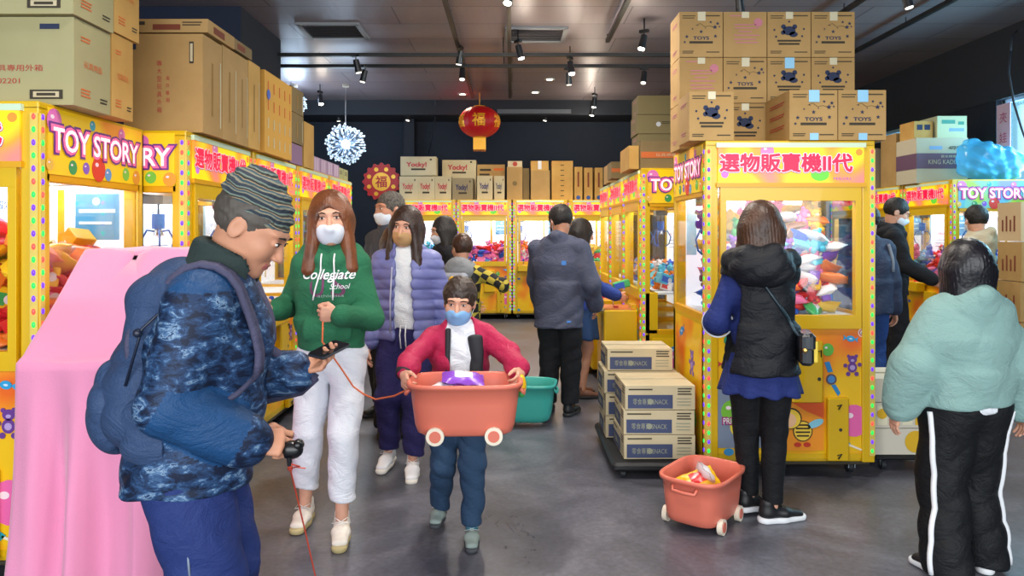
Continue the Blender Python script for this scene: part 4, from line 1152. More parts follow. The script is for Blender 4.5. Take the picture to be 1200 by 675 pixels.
def d_bear(m, f, w_, h):
    d_small(m, f, w_, h); m.rect(f, -w_ * .27, -h * .16, w_ * .27, -h * .12, INK); m.rect(f, -w_ * .24, -h * .23, w_ * .24, -h * .19, INK)
    m.disc(f, 0, h * .08, w_ * .15, NAV, .001, h * .1); m.disc(f, w_ * .1, h * .0, w_ * .1, NAV, .001, h * .06)
    for sg in (-1, 1): m.disc(f, sg * w_ * .13, h * .17, w_ * .055, NAV)
    m.disc(f, -w_ * .14, h * .04, w_ * .05, NAV)
    for a, b in ((-.34, .1), (.34, .12), (.3, -.04), (-.3, -.05), (0, .28)): m.disc(f, a * w_, b * h, .007, NAV, n=6)
    m.rect(f, -w_ * .08, h * .34, w_ * .09, h * .497, TAPE, .0018)
def d_pink(m, f, w_, h):
    for i, (q, ww) in enumerate(((.2, .5), (.13, .62), (.05, .3), (-.03, .66), (-.12, .5), (-.19, .6))): m.rect(f, -w_ * ww / 2 + .02 * (i % 2), h * q, w_ * ww / 2, h * (q + .022), INP)
    m.disc(f, w_ * .3, h * .26, w_ * .1, INP); m.rect(f, -w_ * .08, h * .36, w_ * .09, h * .497, TAPE, .0018); lines(m, f, -w_ * .2, h * .4, w_ * .3, 1, INP)
def blue(fn):
    def g(m, f, w_, h):
        fn(m, f, w_, h); m.rect(f, -w_ * .1, h * .26, w_ * .12, h * .498, BLT, .0025); m.rect(f, -w_ * .08, -h * .498, w_ * .1, -h * .36, BLT, .0025)
    return g
def s_marks(m, f, w_, h):
    lines(m, f, 0, h * .3, w_ * .5, 2, INP, .005); lines(m, f, 0, -h * .3, w_ * .4, 2, INP, .005)
def cartons():
    G = 'bear and star print cartons on the large machine'
    cw = .285; dB = 4.70; zz = [1.46 + (272 - y) * dB / 850 for y in (174, 120.5, 67, 13.5)]
    rows = [['star', 'bear', 'bearblue', 'star'], ['pink', 'star', 'bearblue', 'bear'], ['star', 'pink', 'bear', 'star']]
    D_ = {'star': d_star, 'bear': d_bear, 'pink': d_pink, 'bearblue': blue(d_bear), 'starblue': blue(d_star)}
    nm = {'star': 'star-print box', 'bear': 'bear-print box', 'pink': 'pink-print box', 'bearblue': 'blue-taped bear-print box'}
    hz = ['at the bottom', 'midway up', 'at the top']; vp = ['leftmost column', 'second column from left', 'third column from left', 'rightmost column']
    z0b = 2.0
    for r in range(3):
        for c in range(4):
            x0 = 1.085 + c * cw
            carton(x0, x0 + cw - .004, dB, dB + .27, z0b + r * .297 + (.0), z0b + r * .297 + .294, '%s %s of the back stack, %s' % (nm[rows[r][c]], hz[r], vp[c]), KH, D_[rows[r][c]], G, side=s_marks)
    carton(1.045, 1.31, 4.28, 4.56, 2.0, 2.29, 'bear-print box standing alone at the front left of the large machine roof', KH, D_['bear'], G, side=s_marks)
    carton(1.63, 1.912, 4.26, 4.66, 2.0, 2.295, 'star-print box with blue tape at the front of the large machine, inner of two', KH, D_['starblue'], G, side=lambda m, f, w_, h: [lines(m, f, 0, h * .3 - .07 * i, w_ * .6, 2, INR) for i in range(3)])
    carton(1.916, 2.198, 4.26, 4.66, 2.0, 2.295, 'star-print box with blue tape at the front right corner of the large machine roof', KH, D_['starblue'], G, side=s_marks)
    # ---- far left: wide green-grey cartons on the corner machine
    def d_big(m, f, w_, h):
        m.text(f, '大型絨毛玩具專用外箱', .02, -.03, w_ * .56, .028, INR); m.text(f, '14202201', .04, -.085, w_ * .22, .022, INR)
        m.rect(f, w_ * .29, h * .36, w_ * .41, h * .42, NAV); x, y = w_ * .33, -h * .38
        m.rect(f, x - .07, y - .02, x + .07, y + .02, INK); m.rect(f, x - .055, y - .012, x + .055, y + .012, KW, .002); m.rect(f, x - .04, y - .006, x + .04, y + .006, INK, .003)
    s_or = lambda m, f, w_, h: [m.text(f, '玩具用品', 0, 0, w_ * .5, .03, M('ink_orange', '#cf6a32', .8)), lines(m, f, -w_ * .2, h * .3, w_ * .25, 2, M('ink_orange')), lines(m, f, w_ * .3, -h * .35, w_ * .2, 2), lines(m, f, -w_ * .2, -h * .3, w_ * .25, 3, M('ink_orange'))]
    zt = 2.0
    carton(-2.55, -1.86, 3.08, 3.36, zt, 2.375, 'wide green-grey cardboard box with red lettering, lower of the pair at the left edge', KG, d_big, 'wide cartons on the left corner machine', side=s_or)
    carton(-2.57, -1.845, 3.05, 3.36, 2.378, 2.75, 'wide green-grey cardboard box, upper of the pair at the left edge', KG, d_big, 'wide cartons on the left corner machine', side=s_or)
    carton(-2.5, -1.86, 3.37, 3.56, zt, 2.39, 'narrow tan cardboard box behind the lower wide box at left', KO, None, 'wide cartons on the left corner machine', side=s_or)
    carton(-2.5, -1.85, 3.37, 3.60, 2.393, 2.78, 'tan cardboard box behind the upper wide box at left', KO, None, 'wide cartons on the left corner machine', side=s_or)
    # ---- tall cartons on the left-hand row
    def d_tall(m, f, w_, h):
        m.rect(f, -w_ * .42, h * .34, -w_ * .34, h * .45, NAV); m.text(f, '專', -.02, h * .2, .03, .03, INR)
        for i, c in enumerate('大型玩具外箱'): m.text(f, c, -.02, h * .2 - .042 * (i + 1), .026, .03, INR)
        for i, c in enumerate('海外專用'): m.text(f, c, .025, h * .05 - .04 * i, .02, .024, INR)
        m.rect(f, w_ * .33, h * .2, w_ * .385, h * .42, INK); m.rect(f, w_ * .342, h * .22, w_ * .373, h * .40, KW, .002)
    s_v = lambda m, f, w_, h: [m.rect(f, -w_ * .05, -h * .3, w_ * .03, h * .25, M('ink_faint', '#9a7840', .8)), m.rect(f, w_ * .38, -h * .4, w_ * .42, h * .3, TAPE)]
    L = 'tall cartons on the left-hand row of machines'
    carton(-2.105, -1.675, 3.93, 4.19, 2.0, 2.535, 'tall cardboard box with a column of red characters, nearest on the left-hand row', KH, d_tall, L, side=s_v)
    carton(-2.10, -1.675, 4.195, 4.42, 2.0, 2.545, 'second tall cardboard box of the left-hand row, directly behind the nearest', KH, None, L, side=s_v)
    carton(-2.10, -1.68, 4.425, 4.62, 2.0, 2.55, 'third tall cardboard box of the left-hand row with a strip of clear tape', KH, None, L, side=s_v)
    carton(-2.10, -1.68, 4.625, 4.84, 2.0, 2.56, 'fourth tall cardboard box of the left-hand row, beside the orange-printed one', KO, None, L, side=s_v)
    d_food = lambda m, f, w_, h: [m.rect(f, -w_ * .45, h * .05, -w_ * .3, h * .3, INK), m.rect(f, -w_ * .2, -h * .3, w_ * .15, h * .1, M('ink_brown', '#7a3a26', .8)), lines(m, f, w_ * .3, h * .2, w_ * .25, 2)]
    carton(-2.09, -1.66, 3.96, 4.34, 2.55, 2.625, 'flat cardboard box with brown print lying on top of the tall cartons', KH, d_food, L, side=lambda m, f, w_, h: [m.rect(f, -w_ * .3, -h * .3, w_ * .1, h * .2, M('ink_brown'))])
    carton(-2.09, -1.67, 4.35, 4.66, 2.562, 2.63, 'second flat cardboard box lying on the tall cartons, further back', KD, d_food, L, side=lambda m, f, w_, h: [m.rect(f, -w_ * .3, -h * .3, w_ * .1, h * .2, M('ink_brown'))])
    s_gr = lambda m, f, w_, h: [m.rect(f, -w_ * .4 + w_ * .2 * i, -h * .42 + h * .225 * j, -w_ * .4 + w_ * .2 * i + .02, -h * .42 + h * .225 * j + h * .13, M('ink_orange', '#cf6a32', .8) if j > 1 else KW) for i in range(5) for j in range(4)] + [m.disc(f, -w_ * .38, h * .22, .035, M('sticker_blue', '#1f52b8', .4), .003)]
    carton(-2.05, -1.67, 4.90, 5.50, 2.0, 2.56, 'orange-tan carton covered in rows of small print with a round blue sticker', M('carton_orange', '#cf9a3e', .7), None, L, side=s_gr)
    carton(-2.02, -1.72, 5.62, 5.95, 2.0, 2.16, 'purple-printed box low on the left-hand row, under the dark cartons', M('carton_mauve', '#8a6a8a', .7), None, L)
    carton(-2.03, -1.71, 5.6, 5.95, 2.163, 2.40, 'dark brown cardboard box above the purple-printed box', KD, d_food, L, side=s_v)
    carton(-2.02, -1.71, 5.62, 5.95, 2.403, 2.60, 'dark brown cardboard box at the very top of the short stack on the left-hand row', KD, d_food, L, side=s_v)
    carton(-2.0, -1.72, 6.0, 6.3, 2.0, 2.38, 'plain tan carton behind the dark brown stack on the left-hand row', KO, None, L)
    for i in range(4):
        carton(-2.02, -1.74, 6.36 + .24 * i, 6.58 + .24 * i, 2.0, 2.13, ('first', 'second', 'third', 'fourth')[i] + ' small lilac-striped box of the line near the starburst lamp', M('carton_lilac', '#b094b4', .7), None, 'lilac-striped boxes on the left-hand row',
               side=lambda m, f, w_, h: [m.rect(f, -w_ * .35 + .05 * k, -h * .4, -w_ * .35 + .05 * k + .018, h * .4, M('ink_lilac', '#e2cfe2', .7)) for k in range(3)])
    for i in range(2):
        carton(-2.02, -1.76, 7.36 + .22 * i, 7.56 + .22 * i, 2.0, 2.12, ('nearer', 'farther')[i] + ' pale green box at the end of the left-hand row', M('carton_sage', '#a8a878', .7), None, 'pale green boxes on the left-hand row', side=lambda m, f, w_, h: lines(m, f, 0, h * .2, w_ * .6, 3, INK))
    # ---- middle row
    Mg = 'cartons on the middle row of machines'
    d_or = lambda m, f, w_, h: [m.rect(f, -w_ * .49, -h * .12, w_ * .49, h * .1, M('band_orange', '#c8642a', .7)), m.text(f, '玩具總匯', 0, -h * .01, w_ * .4, h * .12, KW, .003)]
    carton(1.09, 1.52, 6.15, 6.5, 2.0, 2.235, 'wide cardboard box with an orange band on the nearest middle-row machine', KD, d_or, Mg)
    carton(1.56, 1.95, 6.15, 6.5, 2.0, 2.235, 'orange-banded cardboard box mostly behind the corner stack, on the middle row', KD, d_or, Mg)
    carton(1.0, 1.085, 6.2, 6.7, 1.985 + .015, 2.20, 'narrow tan box standing at the aisle edge of the middle row', KO, None, Mg)
    zc = 2.238
    for i in range(4):
        carton(1.14 if i % 2 else 1.13, 1.52, 6.56, 6.9, 2.0 + .175 * i, 2.172 + .175 * i, ('lowest', 'second from bottom', 'third from bottom', 'topmost')[i] + ' olive-brown carton of the tall stack on the middle row', M('carton_olive', '#7a6d48', .8), (lambda m, f, w_, h: [m.disc(f, 0, 0, .022, M('tape_white', '#c8ccd4', .3), .002), lines(m, f, .08, .02, .1, 2)]) if i == 2 else None, Mg, side=s_marks)
    carton(1.0, 1.30, 7.3, 7.62, 2.0, 2.17, 'cardboard box with orange print at the far part of the middle row', KD, d_or, Mg)
    carton(1.05, 1.35, 7.9, 8.3, 2.0, 2.2, 'plain cardboard box at the back end of the middle row', KH, None, Mg)
    # ---- back row
    Bg = 'boxes on the back row of machines'; yb = 12.25; sx = lambda p: (p - 600) * yb / 850; sz = lambda p: 1.46 + (272 - p) * yb / 850
    def brand(col): return lambda m, f, w_, h: [m.text(f, 'Yocky!', -w_ * .05, h * .05, w_ * .55, h * .3, M('ink_' + col[1:], col, .7), .002, .04), lines(m, f, 0, -h * .22, w_ * .4, 1, INK, .03), m.rect(f, w_ * .32, h * .3, w_ * .38, h * .38, INK)]
    P = [(468, 490, 204, 'pale box with red lettering, leftmost of the lower trio on the back row', KW, brand('#b8404a'), 0), (489, 510, 204, 'pale box with red lettering, middle of the lower trio on the back row', KW, brand('#b8404a'), 0),
         (509.5, 529.5, 204, 'pale box with red lettering, right one of the lower trio on the back row', KW, brand('#b8404a'), 0), (530, 555, 206, 'shadowed box with navy lettering beside the red-lettered trio', M('carton_taupe', '#8d8064', .8), brand('#2c2c58'), .01),  # navy-lettered box has a darker taupe board
         (559, 578, 203.5, 'white box with navy lettering standing forward on the back row', KW, brand('#3a3a6a'), 0), (579, 592, 203.5, 'white box with a grey print beside the navy-lettered one', KW, brand('#5a5a6a'), .02)]
    zl = {}
    for (a, b, t, lb, mt, dc, dy) in P: carton(sx(a), sx(b) - .01, yb + dy, yb + dy + .3, 2.0, 2.0 + (232 - t) / 850 * yb, lb, mt, dc, Bg)
    z2 = 2.0 + (232 - 203) / 850 * yb
    carton(sx(469), sx(511), yb + .02, yb + .32, z2 + .0, z2 + .32, 'large pale box with red lettering on top of the left pair, back row', KW, brand('#b8404a'), Bg)
    carton(sx(516), sx(557), yb + .32, yb + .62, 2.0, 2.71, 'large pale box with red lettering standing behind the trio, back row', KW, lambda m, f, w_, h: brand('#b8404a')(m, (f[0] + Z_ * h * .28, f[1], f[2]), w_, h * .5), Bg)
    Q = [(558, 592, 188, .34, KH, 'broad box with dark and orange print behind the white boxes, back row'), (594, 613, 193, 0, KH, 'tall plain box right of the white boxes on the back row'), (613, 621, 194, .1, KD, 'narrow dark box between two tall stacks on the back row'),
         (622, 645, 197, 0, KH, 'plain box under a box with a white patch, back row'), (646.5, 672, 186, 0, KO, 'tall box stack with a line of small marks, back row'), (673, 683, 193, 0, KO, 'slim upright box with a blue dot, left of three at the back'),
         (684.5, 695, 194, 0, KO, 'slim upright box with a blue dot, middle of three at the back'), (697, 707, 194, 0, KO, 'slim upright box with a blue dot, right of three at the back')]
    for i, (a, b, t, dy, mt, lb) in enumerate(Q):
        dc = None
        if i >= 5: dc = lambda m, f, w_, h: [m.disc(f, 0, -h * .42, .035, M('dot_blue', '#1f4a9a', .5)), m.rect(f, -.015, -h * .1, .015, h * .35, M('ink_brown'))]
        elif i == 0: dc = lambda m, f, w_, h: [m.rect(f, -w_ * .4, h * .32, w_ * .0, h * .38, INK), m.rect(f, w_ * .1, h * .33, w_ * .45, h * .40, M('ink_orange')), m.rect(f, -w_ * .42, h * .2, -w_ * .05, h * .25, INK)]
        elif i == 4: dc = lambda m, f, w_, h: [m.rect(f, -.03, -h * .4 + h * .13 * k, .03, -h * .38 + h * .13 * k, INK) for k in range(7)]
        elif i == 1: dc = lambda m, f, w_, h: [m.disc(f, 0, 0, .04, KD)]
        carton(sx(a), sx(b) - .008, yb + dy, yb + dy + .3, 2.0, 2.0 + (232 - t) / 850 * yb, lb, mt, dc, Bg)
    zq = 2.0 + (232 - 197) / 850 * yb
    carton(sx(622), sx(643), yb + .02, yb + .3, zq, zq + .16, 'box with a white tape patch on top of the plain box, back row', KO, lambda m, f, w_, h: m.rect(f, -.03, -.06, .03, .08, M('tape_white')), Bg)
    carton(sx(595), sx(612), yb + .02, yb + .3, 2.0 + (232 - 193) / 850 * yb, 2.0 + (232 - 186) / 850 * yb, 'low box with a red print on the tall plain box, back row', KW, lambda m, f, w_, h: m.disc(f, 0, 0, .04, M('ink_red')), Bg)
    # ---- right-hand row
    Rg = 'boxes on the right-hand row of machines'
    d_pur = lambda m, f, w_, h: [m.rect(f, -w_ * .499, -h * .18, w_ * .499, h * .16, M('band_plum', '#5e4258', .6), .0015), m.text(f, 'KING KADIAN', w_ * .06, -h * .03, w_ * .66, h * .1, KW, .004), m.text(f, '香水檸檬', w_ * .12, h * .09, w_ * .3, h * .06, KW, .004),
        m.rect(f, -w_ * .25, h * .24, 0, h * .32, M('ink_sky', '#7a9ac0', .6)), lines(m, f, w_ * .3, h * .3, w_ * .3, 2), m.text(f, '4/24', w_ * .22, h * .28, w_ * .2, h * .08, INK, .003)]
    carton(4.46, 5.03, 8.0, 8.42, 2.0, 2.50, 'big grey carton with a plum band and white lettering on the right-hand row', M('carton_grey', '#b3aa92', .7), d_pur, Rg, side=lambda m, f, w_, h: [m.rect(f, -w_ * .499, -h * .18, w_ * .499, h * .16, M('band_plum'), .0015)])
    carton(4.72, 5.05, 8.05, 8.4, 2.503, 2.75, 'pale green box on top of the big plum-banded carton', M('carton_mint', '#b9bf9c', .7), lambda m, f, w_, h: [m.rect(f, -w_ * .35, h * .15, w_ * .1, h * .32, M('ink_green', '#3a8a78', .6)), m.rect(f, w_ * .2, h * .1, w_ * .4, h * .25, M('ink_green')), m.rect(f, -w_ * .1, -h * .2, w_ * .4, -h * .05, M('ink_sky'))], Rg)
    carton(4.49, 4.70, 8.1, 8.4, 2.503, 2.70, 'tan box with two dark squares left of the pale green box', KO, lambda m, f, w_, h: [m.rect(f, -w_ * .35, h * .0, -w_ * .05, h * .3, NAV), m.rect(f, w_ * .05, h * .0, w_ * .35, h * .3, NAV)], Rg)
    carton(4.5, 4.78, 8.5, 8.85, 2.0, 2.62, 'dull tan carton behind the plum-banded one with a dark label', KH, lambda m, f, w_, h: m.rect(f, -w_ * .3, h * .2, w_ * .1, h * .4, INK), Rg)
    carton(4.5, 4.8, 9.0, 9.4, 2.0, 2.5, 'pale wrapped box further back on the right-hand row', M('carton_dusty', '#8f8270', .8), None, Rg)
    for i in range(4):
        carton(4.48, 4.56 + .2, 9.5 + .16 * i, 9.64 + .16 * i, 2.0, 2.28, ('nearest', 'second', 'third', 'farthest')[i] + ' thin upright box of the row seen past the large machine edge', KH if i % 2 else M('carton_rust', '#9a5a3c', .7), None, Rg)
    carton(4.5, 4.8, 9.5, 10.1, 2.283, 2.56, 'greyish carton lying on the thin upright boxes', M('carton_dusty'), None, Rg)
    # ---- floor stacks
    F1 = 'printed cartons stacked on the black dolly'
    def d_pr(m, f, w_, h):
        lines(m, f, -w_ * .28, h * .32, w_ * .34, 1, INK, .008); lines(m, f, w_ * .35, h * .35, w_ * .2, 3, INK, .007, .016)
        m.rect(f, -w_ * .46, -h * .44, w_ * .18, h * .12, M('print_indigo', '#3c4668', .7), .0012); m.text(f, '零食專賣 SNACK', -w_ * .14, -h * .16, w_ * .5, h * .26, M('print_fade', '#8f927e', .7), .003)
        m.disc(f, -w_ * .14, -h * .16, h * .12, M('print_fade'), .0035)
        for i in range(3): m.rect(f, w_ * .24, -h * .05 - i * h * .13, w_ * .44, -h * .02 - i * h * .13, M('print_fade'), .0012)
    hs_ = .147; zb = .105
    lab = ['bottom', 'second from bottom', 'third from bottom']
    for i in range(3):
        carton(.665 + .004 * i, 1.092, 4.33, 4.74, zb + i * hs_, zb + (i + 1) * hs_ - .003, 'blue-printed carton in the front stack beside the large machine, ' + lab[i], KW, d_pr, F1, rz=(.8, -.7, .5)[i], side=d_pr, cat='cardboard box')
        carton(.62 - .005 * i, 1.09, 4.78, 5.15, zb + i * hs_, zb + (i + 1) * hs_ - .003, 'blue-printed carton in the rear stack on the dolly, ' + lab[i], KW, d_pr, F1, rz=(-.6, .8, -.5)[i], side=d_pr)
    carton(.63, 1.06, 4.79, 5.14, zb + 3 * hs_, zb + 4 * hs_ - .003, 'blue-printed carton on top of the rear stack on the dolly', KW, d_pr, F1, side=d_pr)
    m = MB(); bk = M('dolly_black', '#15171b', .5); m.rbox((.87, 4.73, .075), (.56, .94, .05), bk, .03)
    dl = empty('dolly', (0, 0, 0), 0, 'black wheeled dolly under the blue-printed cartons', 'dolly'); m.build('deck', dl)
    for x in (.66, 1.06):
        for y in (4.32, 5.12): m = MB(); m.cyl((x - .012, y, .024), (x + .012, y, .024), .024, None, M('caster_rubber')); m.b2((x - .016, y - .012, .02), (x + .016, y + .012, .055), bk); m.build('wheel', dl)
    F2 = 'yellow and white cartons right of the large machine'
    def d_yw(m, f, w_, h):
        y_ = M('print_sun', '#e2b41e', .6)
        m.disc(f, w_ * .12, 0, h * .42, y_, .0012, n=24); lines(m, f, w_ * .12, 0, .12, 2, M('ink_ochre', '#7a5a18', .8), .008, .02) 
    def d_win(m, f, w_, h):
        y_ = M('print_sun'); 
        for i in range(5): m.rect(f, -w_ * .46 + i * w_ * .19, -h * .38, -w_ * .46 + i * w_ * .19 + w_ * .15, h * .38, y_ if i % 2 else M('print_cream', '#ece6c8', .6), .0012); m.disc(f, -w_ * .46 + i * w_ * .19 + w_ * .07, .01, h * .2, M('print_white2', '#f4f2ea', .6) if i % 2 else y_, .003)
    pw = M('carton_white', '#d8d2c2', .6)
    for i, (h_, dc) in enumerate(((.16, d_yw), (.155, d_win), (.145, d_yw))):
        z = .10 + (0, .163, .321)[i]
        carton(2.215, 2.62, 4.43, 4.80, z, z + h_, ('lowest', 'middle', 'topmost')[i] + ' yellow and white carton between the large machine and the girl in mint', pw, dc, F2)
    dl = empty('dolly', (0, 0, 0), 0, 'low wheeled dolly under the yellow and white cartons', 'dolly'); m = MB(); m.rbox((2.42, 4.61, .085), (.42, .4, .025), bk, .02); m.build('deck', dl)
    for x in (2.28, 2.54):
        for y in (4.47, 4.75): m = MB(); m.cyl((x - .012, y, .03), (x + .012, y, .03), .03, None, M('caster_rubber')); m.b2((x - .018, y - .012, .03), (x - .013, y + .012, .075), M('caster_chrome')); m.build('wheel', dl)
    # tall carton pile at the right edge
    F3 = 'brown cartons piled at the right edge'
    for i in range(5):
        carton(4.35, 4.77, 6.2, 6.5, .02 + i * .345 - .02, i * .345 + .34, ('lowest', 'second', 'third', 'fourth', 'film-wrapped topmost')[i] + ' carton in the tall pile at the right edge of the picture', KH if i < 4 else M('carton_film', '#c9b08a', .35), lambda m, f, w_, h: [m.rect(f, -w_ * .3 + k * .07, -h * .25, -w_ * .3 + k * .07 + .03, h * (.05 + .1 * (k % 2)), M('ink_brown')) for k in range(4)], F3, side=lambda m, f, w_, h: [m.rect(f, -w_ * .3 + k * .05, -h * .25, -w_ * .3 + k * .05 + .02, h * (.05 + .1 * (k % 2)), M('ink_brown')) for k in range(4)], rz=(0, 1.5, -1, 1, 0)[i])
    # small snack cases by the middle row
    for i in range(3):
        carton(.68, .90, 7.5, 7.9, .09 + .13 * i, .215 + .13 * i, ('lowest', 'middle', 'topmost')[i] + ' small snack case on the floor in the aisle beside the middle row', M('case_tan', '#b08a48', .6), lambda m, f, w_, h: [m.rect(f, -w_ * .4, -h * .3, w_ * .0, h * .3, M('case_red', '#b8402a', .5)), m.disc(f, w_ * .25, 0, h * .3, M('case_green', '#3a9a58', .5))], 'small snack cases in the aisle')
    dl = empty('dolly', (0, 0, 0), 0, 'small black dolly under the snack cases in the aisle', 'dolly'); m = MB(); m.rbox((.79, 7.7, .065), (.26, .44, .045), bk, .02); m.build('deck', dl)
    for x in (.70, .88):
        for y in (7.54, 7.86): m = MB(); m.cyl((x - .01, y, .021), (x + .01, y, .021), .021, None, M('caster_rubber')); m.build('wheel', dl)

# ================================================================== TUBS, DRAPE, FILM BAG
def tub(mat, L=.47, Wd=.31, h=.245, wheels=True):
    root = empty('rolling_tub')
    def ring(sx, sy, z, n=40):
        out = []
        for i in range(n):
            a = 2 * pi * i / n; c, s_ = cos(a), sin(a); e = .5
            out.append((sx * math.copysign(abs(c) ** e, c), sy * math.copysign(abs(s_) ** e, s_), z))
        return out
    m = MB(); n = 40
    lv = [(.0, .0, .03), (.78, .76, .03), (.86, .84, .04), (.90, .89, .07), (.95, .945, .16), (.985, .98, h - .018), (1.04, 1.05, h - .016), (1.05, 1.065, h), (1.0, 1.0, h + .003), (.96, .955, h - .004), (.925, .915, .16), (.87, .85, .06), (.8, .78, .043), (.0, .0, .043)]
    vs = []
    for a, b, z in lv: vs += ring(max(a, .001) * L / 2, max(b, .001) * Wd / 2, z, n)
    fs = [(j * n + i, j * n + (i + 1) % n, (j + 1) * n + (i + 1) % n, (j + 1) * n + i) for j in range(len(lv) - 1) for i in range(n)]
    m.add(vs, fs, mat, True)
    m.build('tub_body', root)
    for sx in (-1, 1):
        m = MB(); x = sx * L / 2 * .99
        m.tube([(x, -.06, h - .03), (x + sx * .016, -.055, h - .05), (x + sx * .018, 0, h - .052), (x + sx * .016, .055, h - .05), (x, .06, h - .03)], .008, mat, 8); m.build('handle', root)
    if wheels:
        for sx in (-1, 1):
            for sy in (-1, 1):
                m = MB(); x = sx * L * .255; y = sy * (Wd / 2 * .83 + .010)
                m.cyl((x, y - .012, .037), (x, y + .012, .037), .037, None, M('wheel_cream', '#e8dcc8', .5), 24)
                wl = m.build('wheel', root, bevel=.003)
                m = MB(); m.cyl((x, y + sy * .010, .037), (x, y + sy * .0145, .037), .024, None, mat, 20); m.build('hub', wl)
    return root
def tubs(Jb, ob, Jg, og):
    coral = M('plastic_coral', '#d9735f', .38, spec=.45); teal = M('plastic_teal', '#3aa398', .38)
    t = tub(coral); t.location = (.965, 3.67, 0); t.rotation_euler = (0, 0, RAD(52)); t.scale = (.92, 1.04, 1.06)
    tag(t, 'coral rolling tub with snack bags standing on the floor beside the woman in the vest', 'tub', 'rolling plastic tubs')
    b = copy_tree(t); b.scale = (1, 1, 1); b.rotation_euler = (0, 0, RAD(2))
    b.location = (-.20, 3.115, .585); tag(b, 'coral rolling tub lifted off the floor by the boy in magenta', 'tub', 'rolling plastic tubs')
    c = tub(teal, wheels=False); c.location = (.06, 5.55, 0); c.rotation_euler = (0, 0, RAD(-8)); c.scale = (1.15, 1.15, 1.3)
    tag(c, 'teal plastic tub on the floor at the feet of the man in the charcoal jacket', 'tub', 'rolling plastic tubs')
    bd = TUBBAGS
    def bag(c1, c2, loc, rot, s, label):
        m = MB(); mt = M('wrap_' + c1[0], c1[1], .28); m2 = M('wrap_' + c2[0], c2[1], .28); nx, ny = 14, 9; vs = []; N = (nx + 1) * (ny + 1)
        for sgn in (1, -1):
            for a in range(nx + 1):
                for b_ in range(ny + 1):
                    u = a / nx * 2 - 1; v = b_ / ny * 2 - 1; t_ = max(0, 1 - u ** 4) * max(0, 1 - v * v) ** .6
                    vs.append((u * .1, v * .065, sgn * (.03 * t_ + .001) + .005 * sin(u * 8) * sin(v * 7)))
        q = lambda a, b_, o: o + a * (ny + 1) + b_
        f1, f2 = [], []
        for a in range(nx):
            for b_ in range(ny):
                (f2 if 4 <= a <= 9 and 2 <= b_ <= 6 else f1).append((q(a, b_, 0), q(a + 1, b_, 0), q(a + 1, b_ + 1, 0), q(a, b_ + 1, 0)))
                f1.append((q(a, b_ + 1, N), q(a + 1, b_ + 1, N), q(a + 1, b_, N), q(a, b_, N)))
        m.add(vs, f1, mt, True); m.add(vs, f2, m2, True)
        o = m.build('snack_bag', loc=loc, rot=rot); o.scale = (s, s, s); tag(o, label, 'snack bag', 'snack bags in the tubs'); return o
    R_ = ('red', '#e0322a'); Ye = ('yellow', '#f2c21a'); Or = ('orange', '#f0822a'); Wh = ('white', '#e8e8ee'); Pu = ('purple', '#8a4ac8')
    bag(R_, Wh, (0.930, 3.660, 0.120), (.3, .2, .5), .85, 'red and white snack bag at the left in the coral tub on the floor')
    bag(Or, R_, (0.990, 3.700, 0.125), (-.3, .3, 2.2), .85, 'orange snack bag at the right in the coral tub on the floor')
    bag(Ye, R_, (0.945, 3.680, 0.200), (.5, -.3, .1), .95, 'yellow and red snack bag on top of the heap in the floor tub')
    bag(Wh, Ye, (0.990, 3.720, 0.215), (.9, .5, 1.4), .95, 'white and yellow snack bag leaning at the back of the floor tub')
    bag(R_, Ye, (0.965, 3.650, 0.075), (0, .1, 1.9), .8, 'red snack bag low at the front in the floor tub')
    bag(Ye, Or, (0.965, 3.700, 0.080), (0, .1, .9), .8, 'yellow snack bag low at the back in the floor tub')
    bag(Pu, Wh, (-.21, 3.11, .83), (.2, .1, .1), .9, 'purple snack bag peeking over the rim of the carried tub')
    bag(Wh, Pu, (-.27, 3.12, .79), (.1, .1, 1.2), .9, 'white snack bag in the carried tub beside the purple one')
    bag(Wh, R_, (-.12, 3.12, .71), (.1, .1, 2.2), .9, 'white and red snack bag deep in the carried tub')
    bag(R_, Ye, (-.24, 3.12, .68), (.0, .1, .3), .9, 'red snack bag at the bottom of the carried tub')
    m = MB(); m.ball((0, 0, 0), (.022, .03, .05), M('wrap_yellow'), 12, 8); m.ball((.0, -.01, -.03), (.018, .02, .02), M('wrap_green', '#7ac83a', .3), 10, 6)
    p = px(611, 452, 3.16); o = m.build('plush_keyring', loc=p); tag(o, 'small yellow and green toy hanging at the right end of the carried tub', 'toy')
    # tow cord of the carried tub, held up by the woman in green
    cm = M('cord_orange', '#d4683a', .6)
    a = og.matrix_basis @ Vector(Jg['Wrl']); a = a + Vector((-.07, -.02, -.02))
    e = Vector((-.44, 3.10, .79)); m = MB(); q = px(414, 453, 3.45); q2 = px(440, 468, 3.3); q3 = px(462, 464, 3.2)
    m.tube([a, a + Vector((.005, -.03, -.10)), a.lerp(q, .6) + Vector((0, -.02, -.03)), q, q.lerp(q2, .5) + Vector((0, 0, -.008)), q2, q3, e], .0042, cm, 7)
    tag(m.build('tow_cord'), 'orange tow cord sagging from the woman in green to the carried tub', 'cord')
TUBBAGS = None
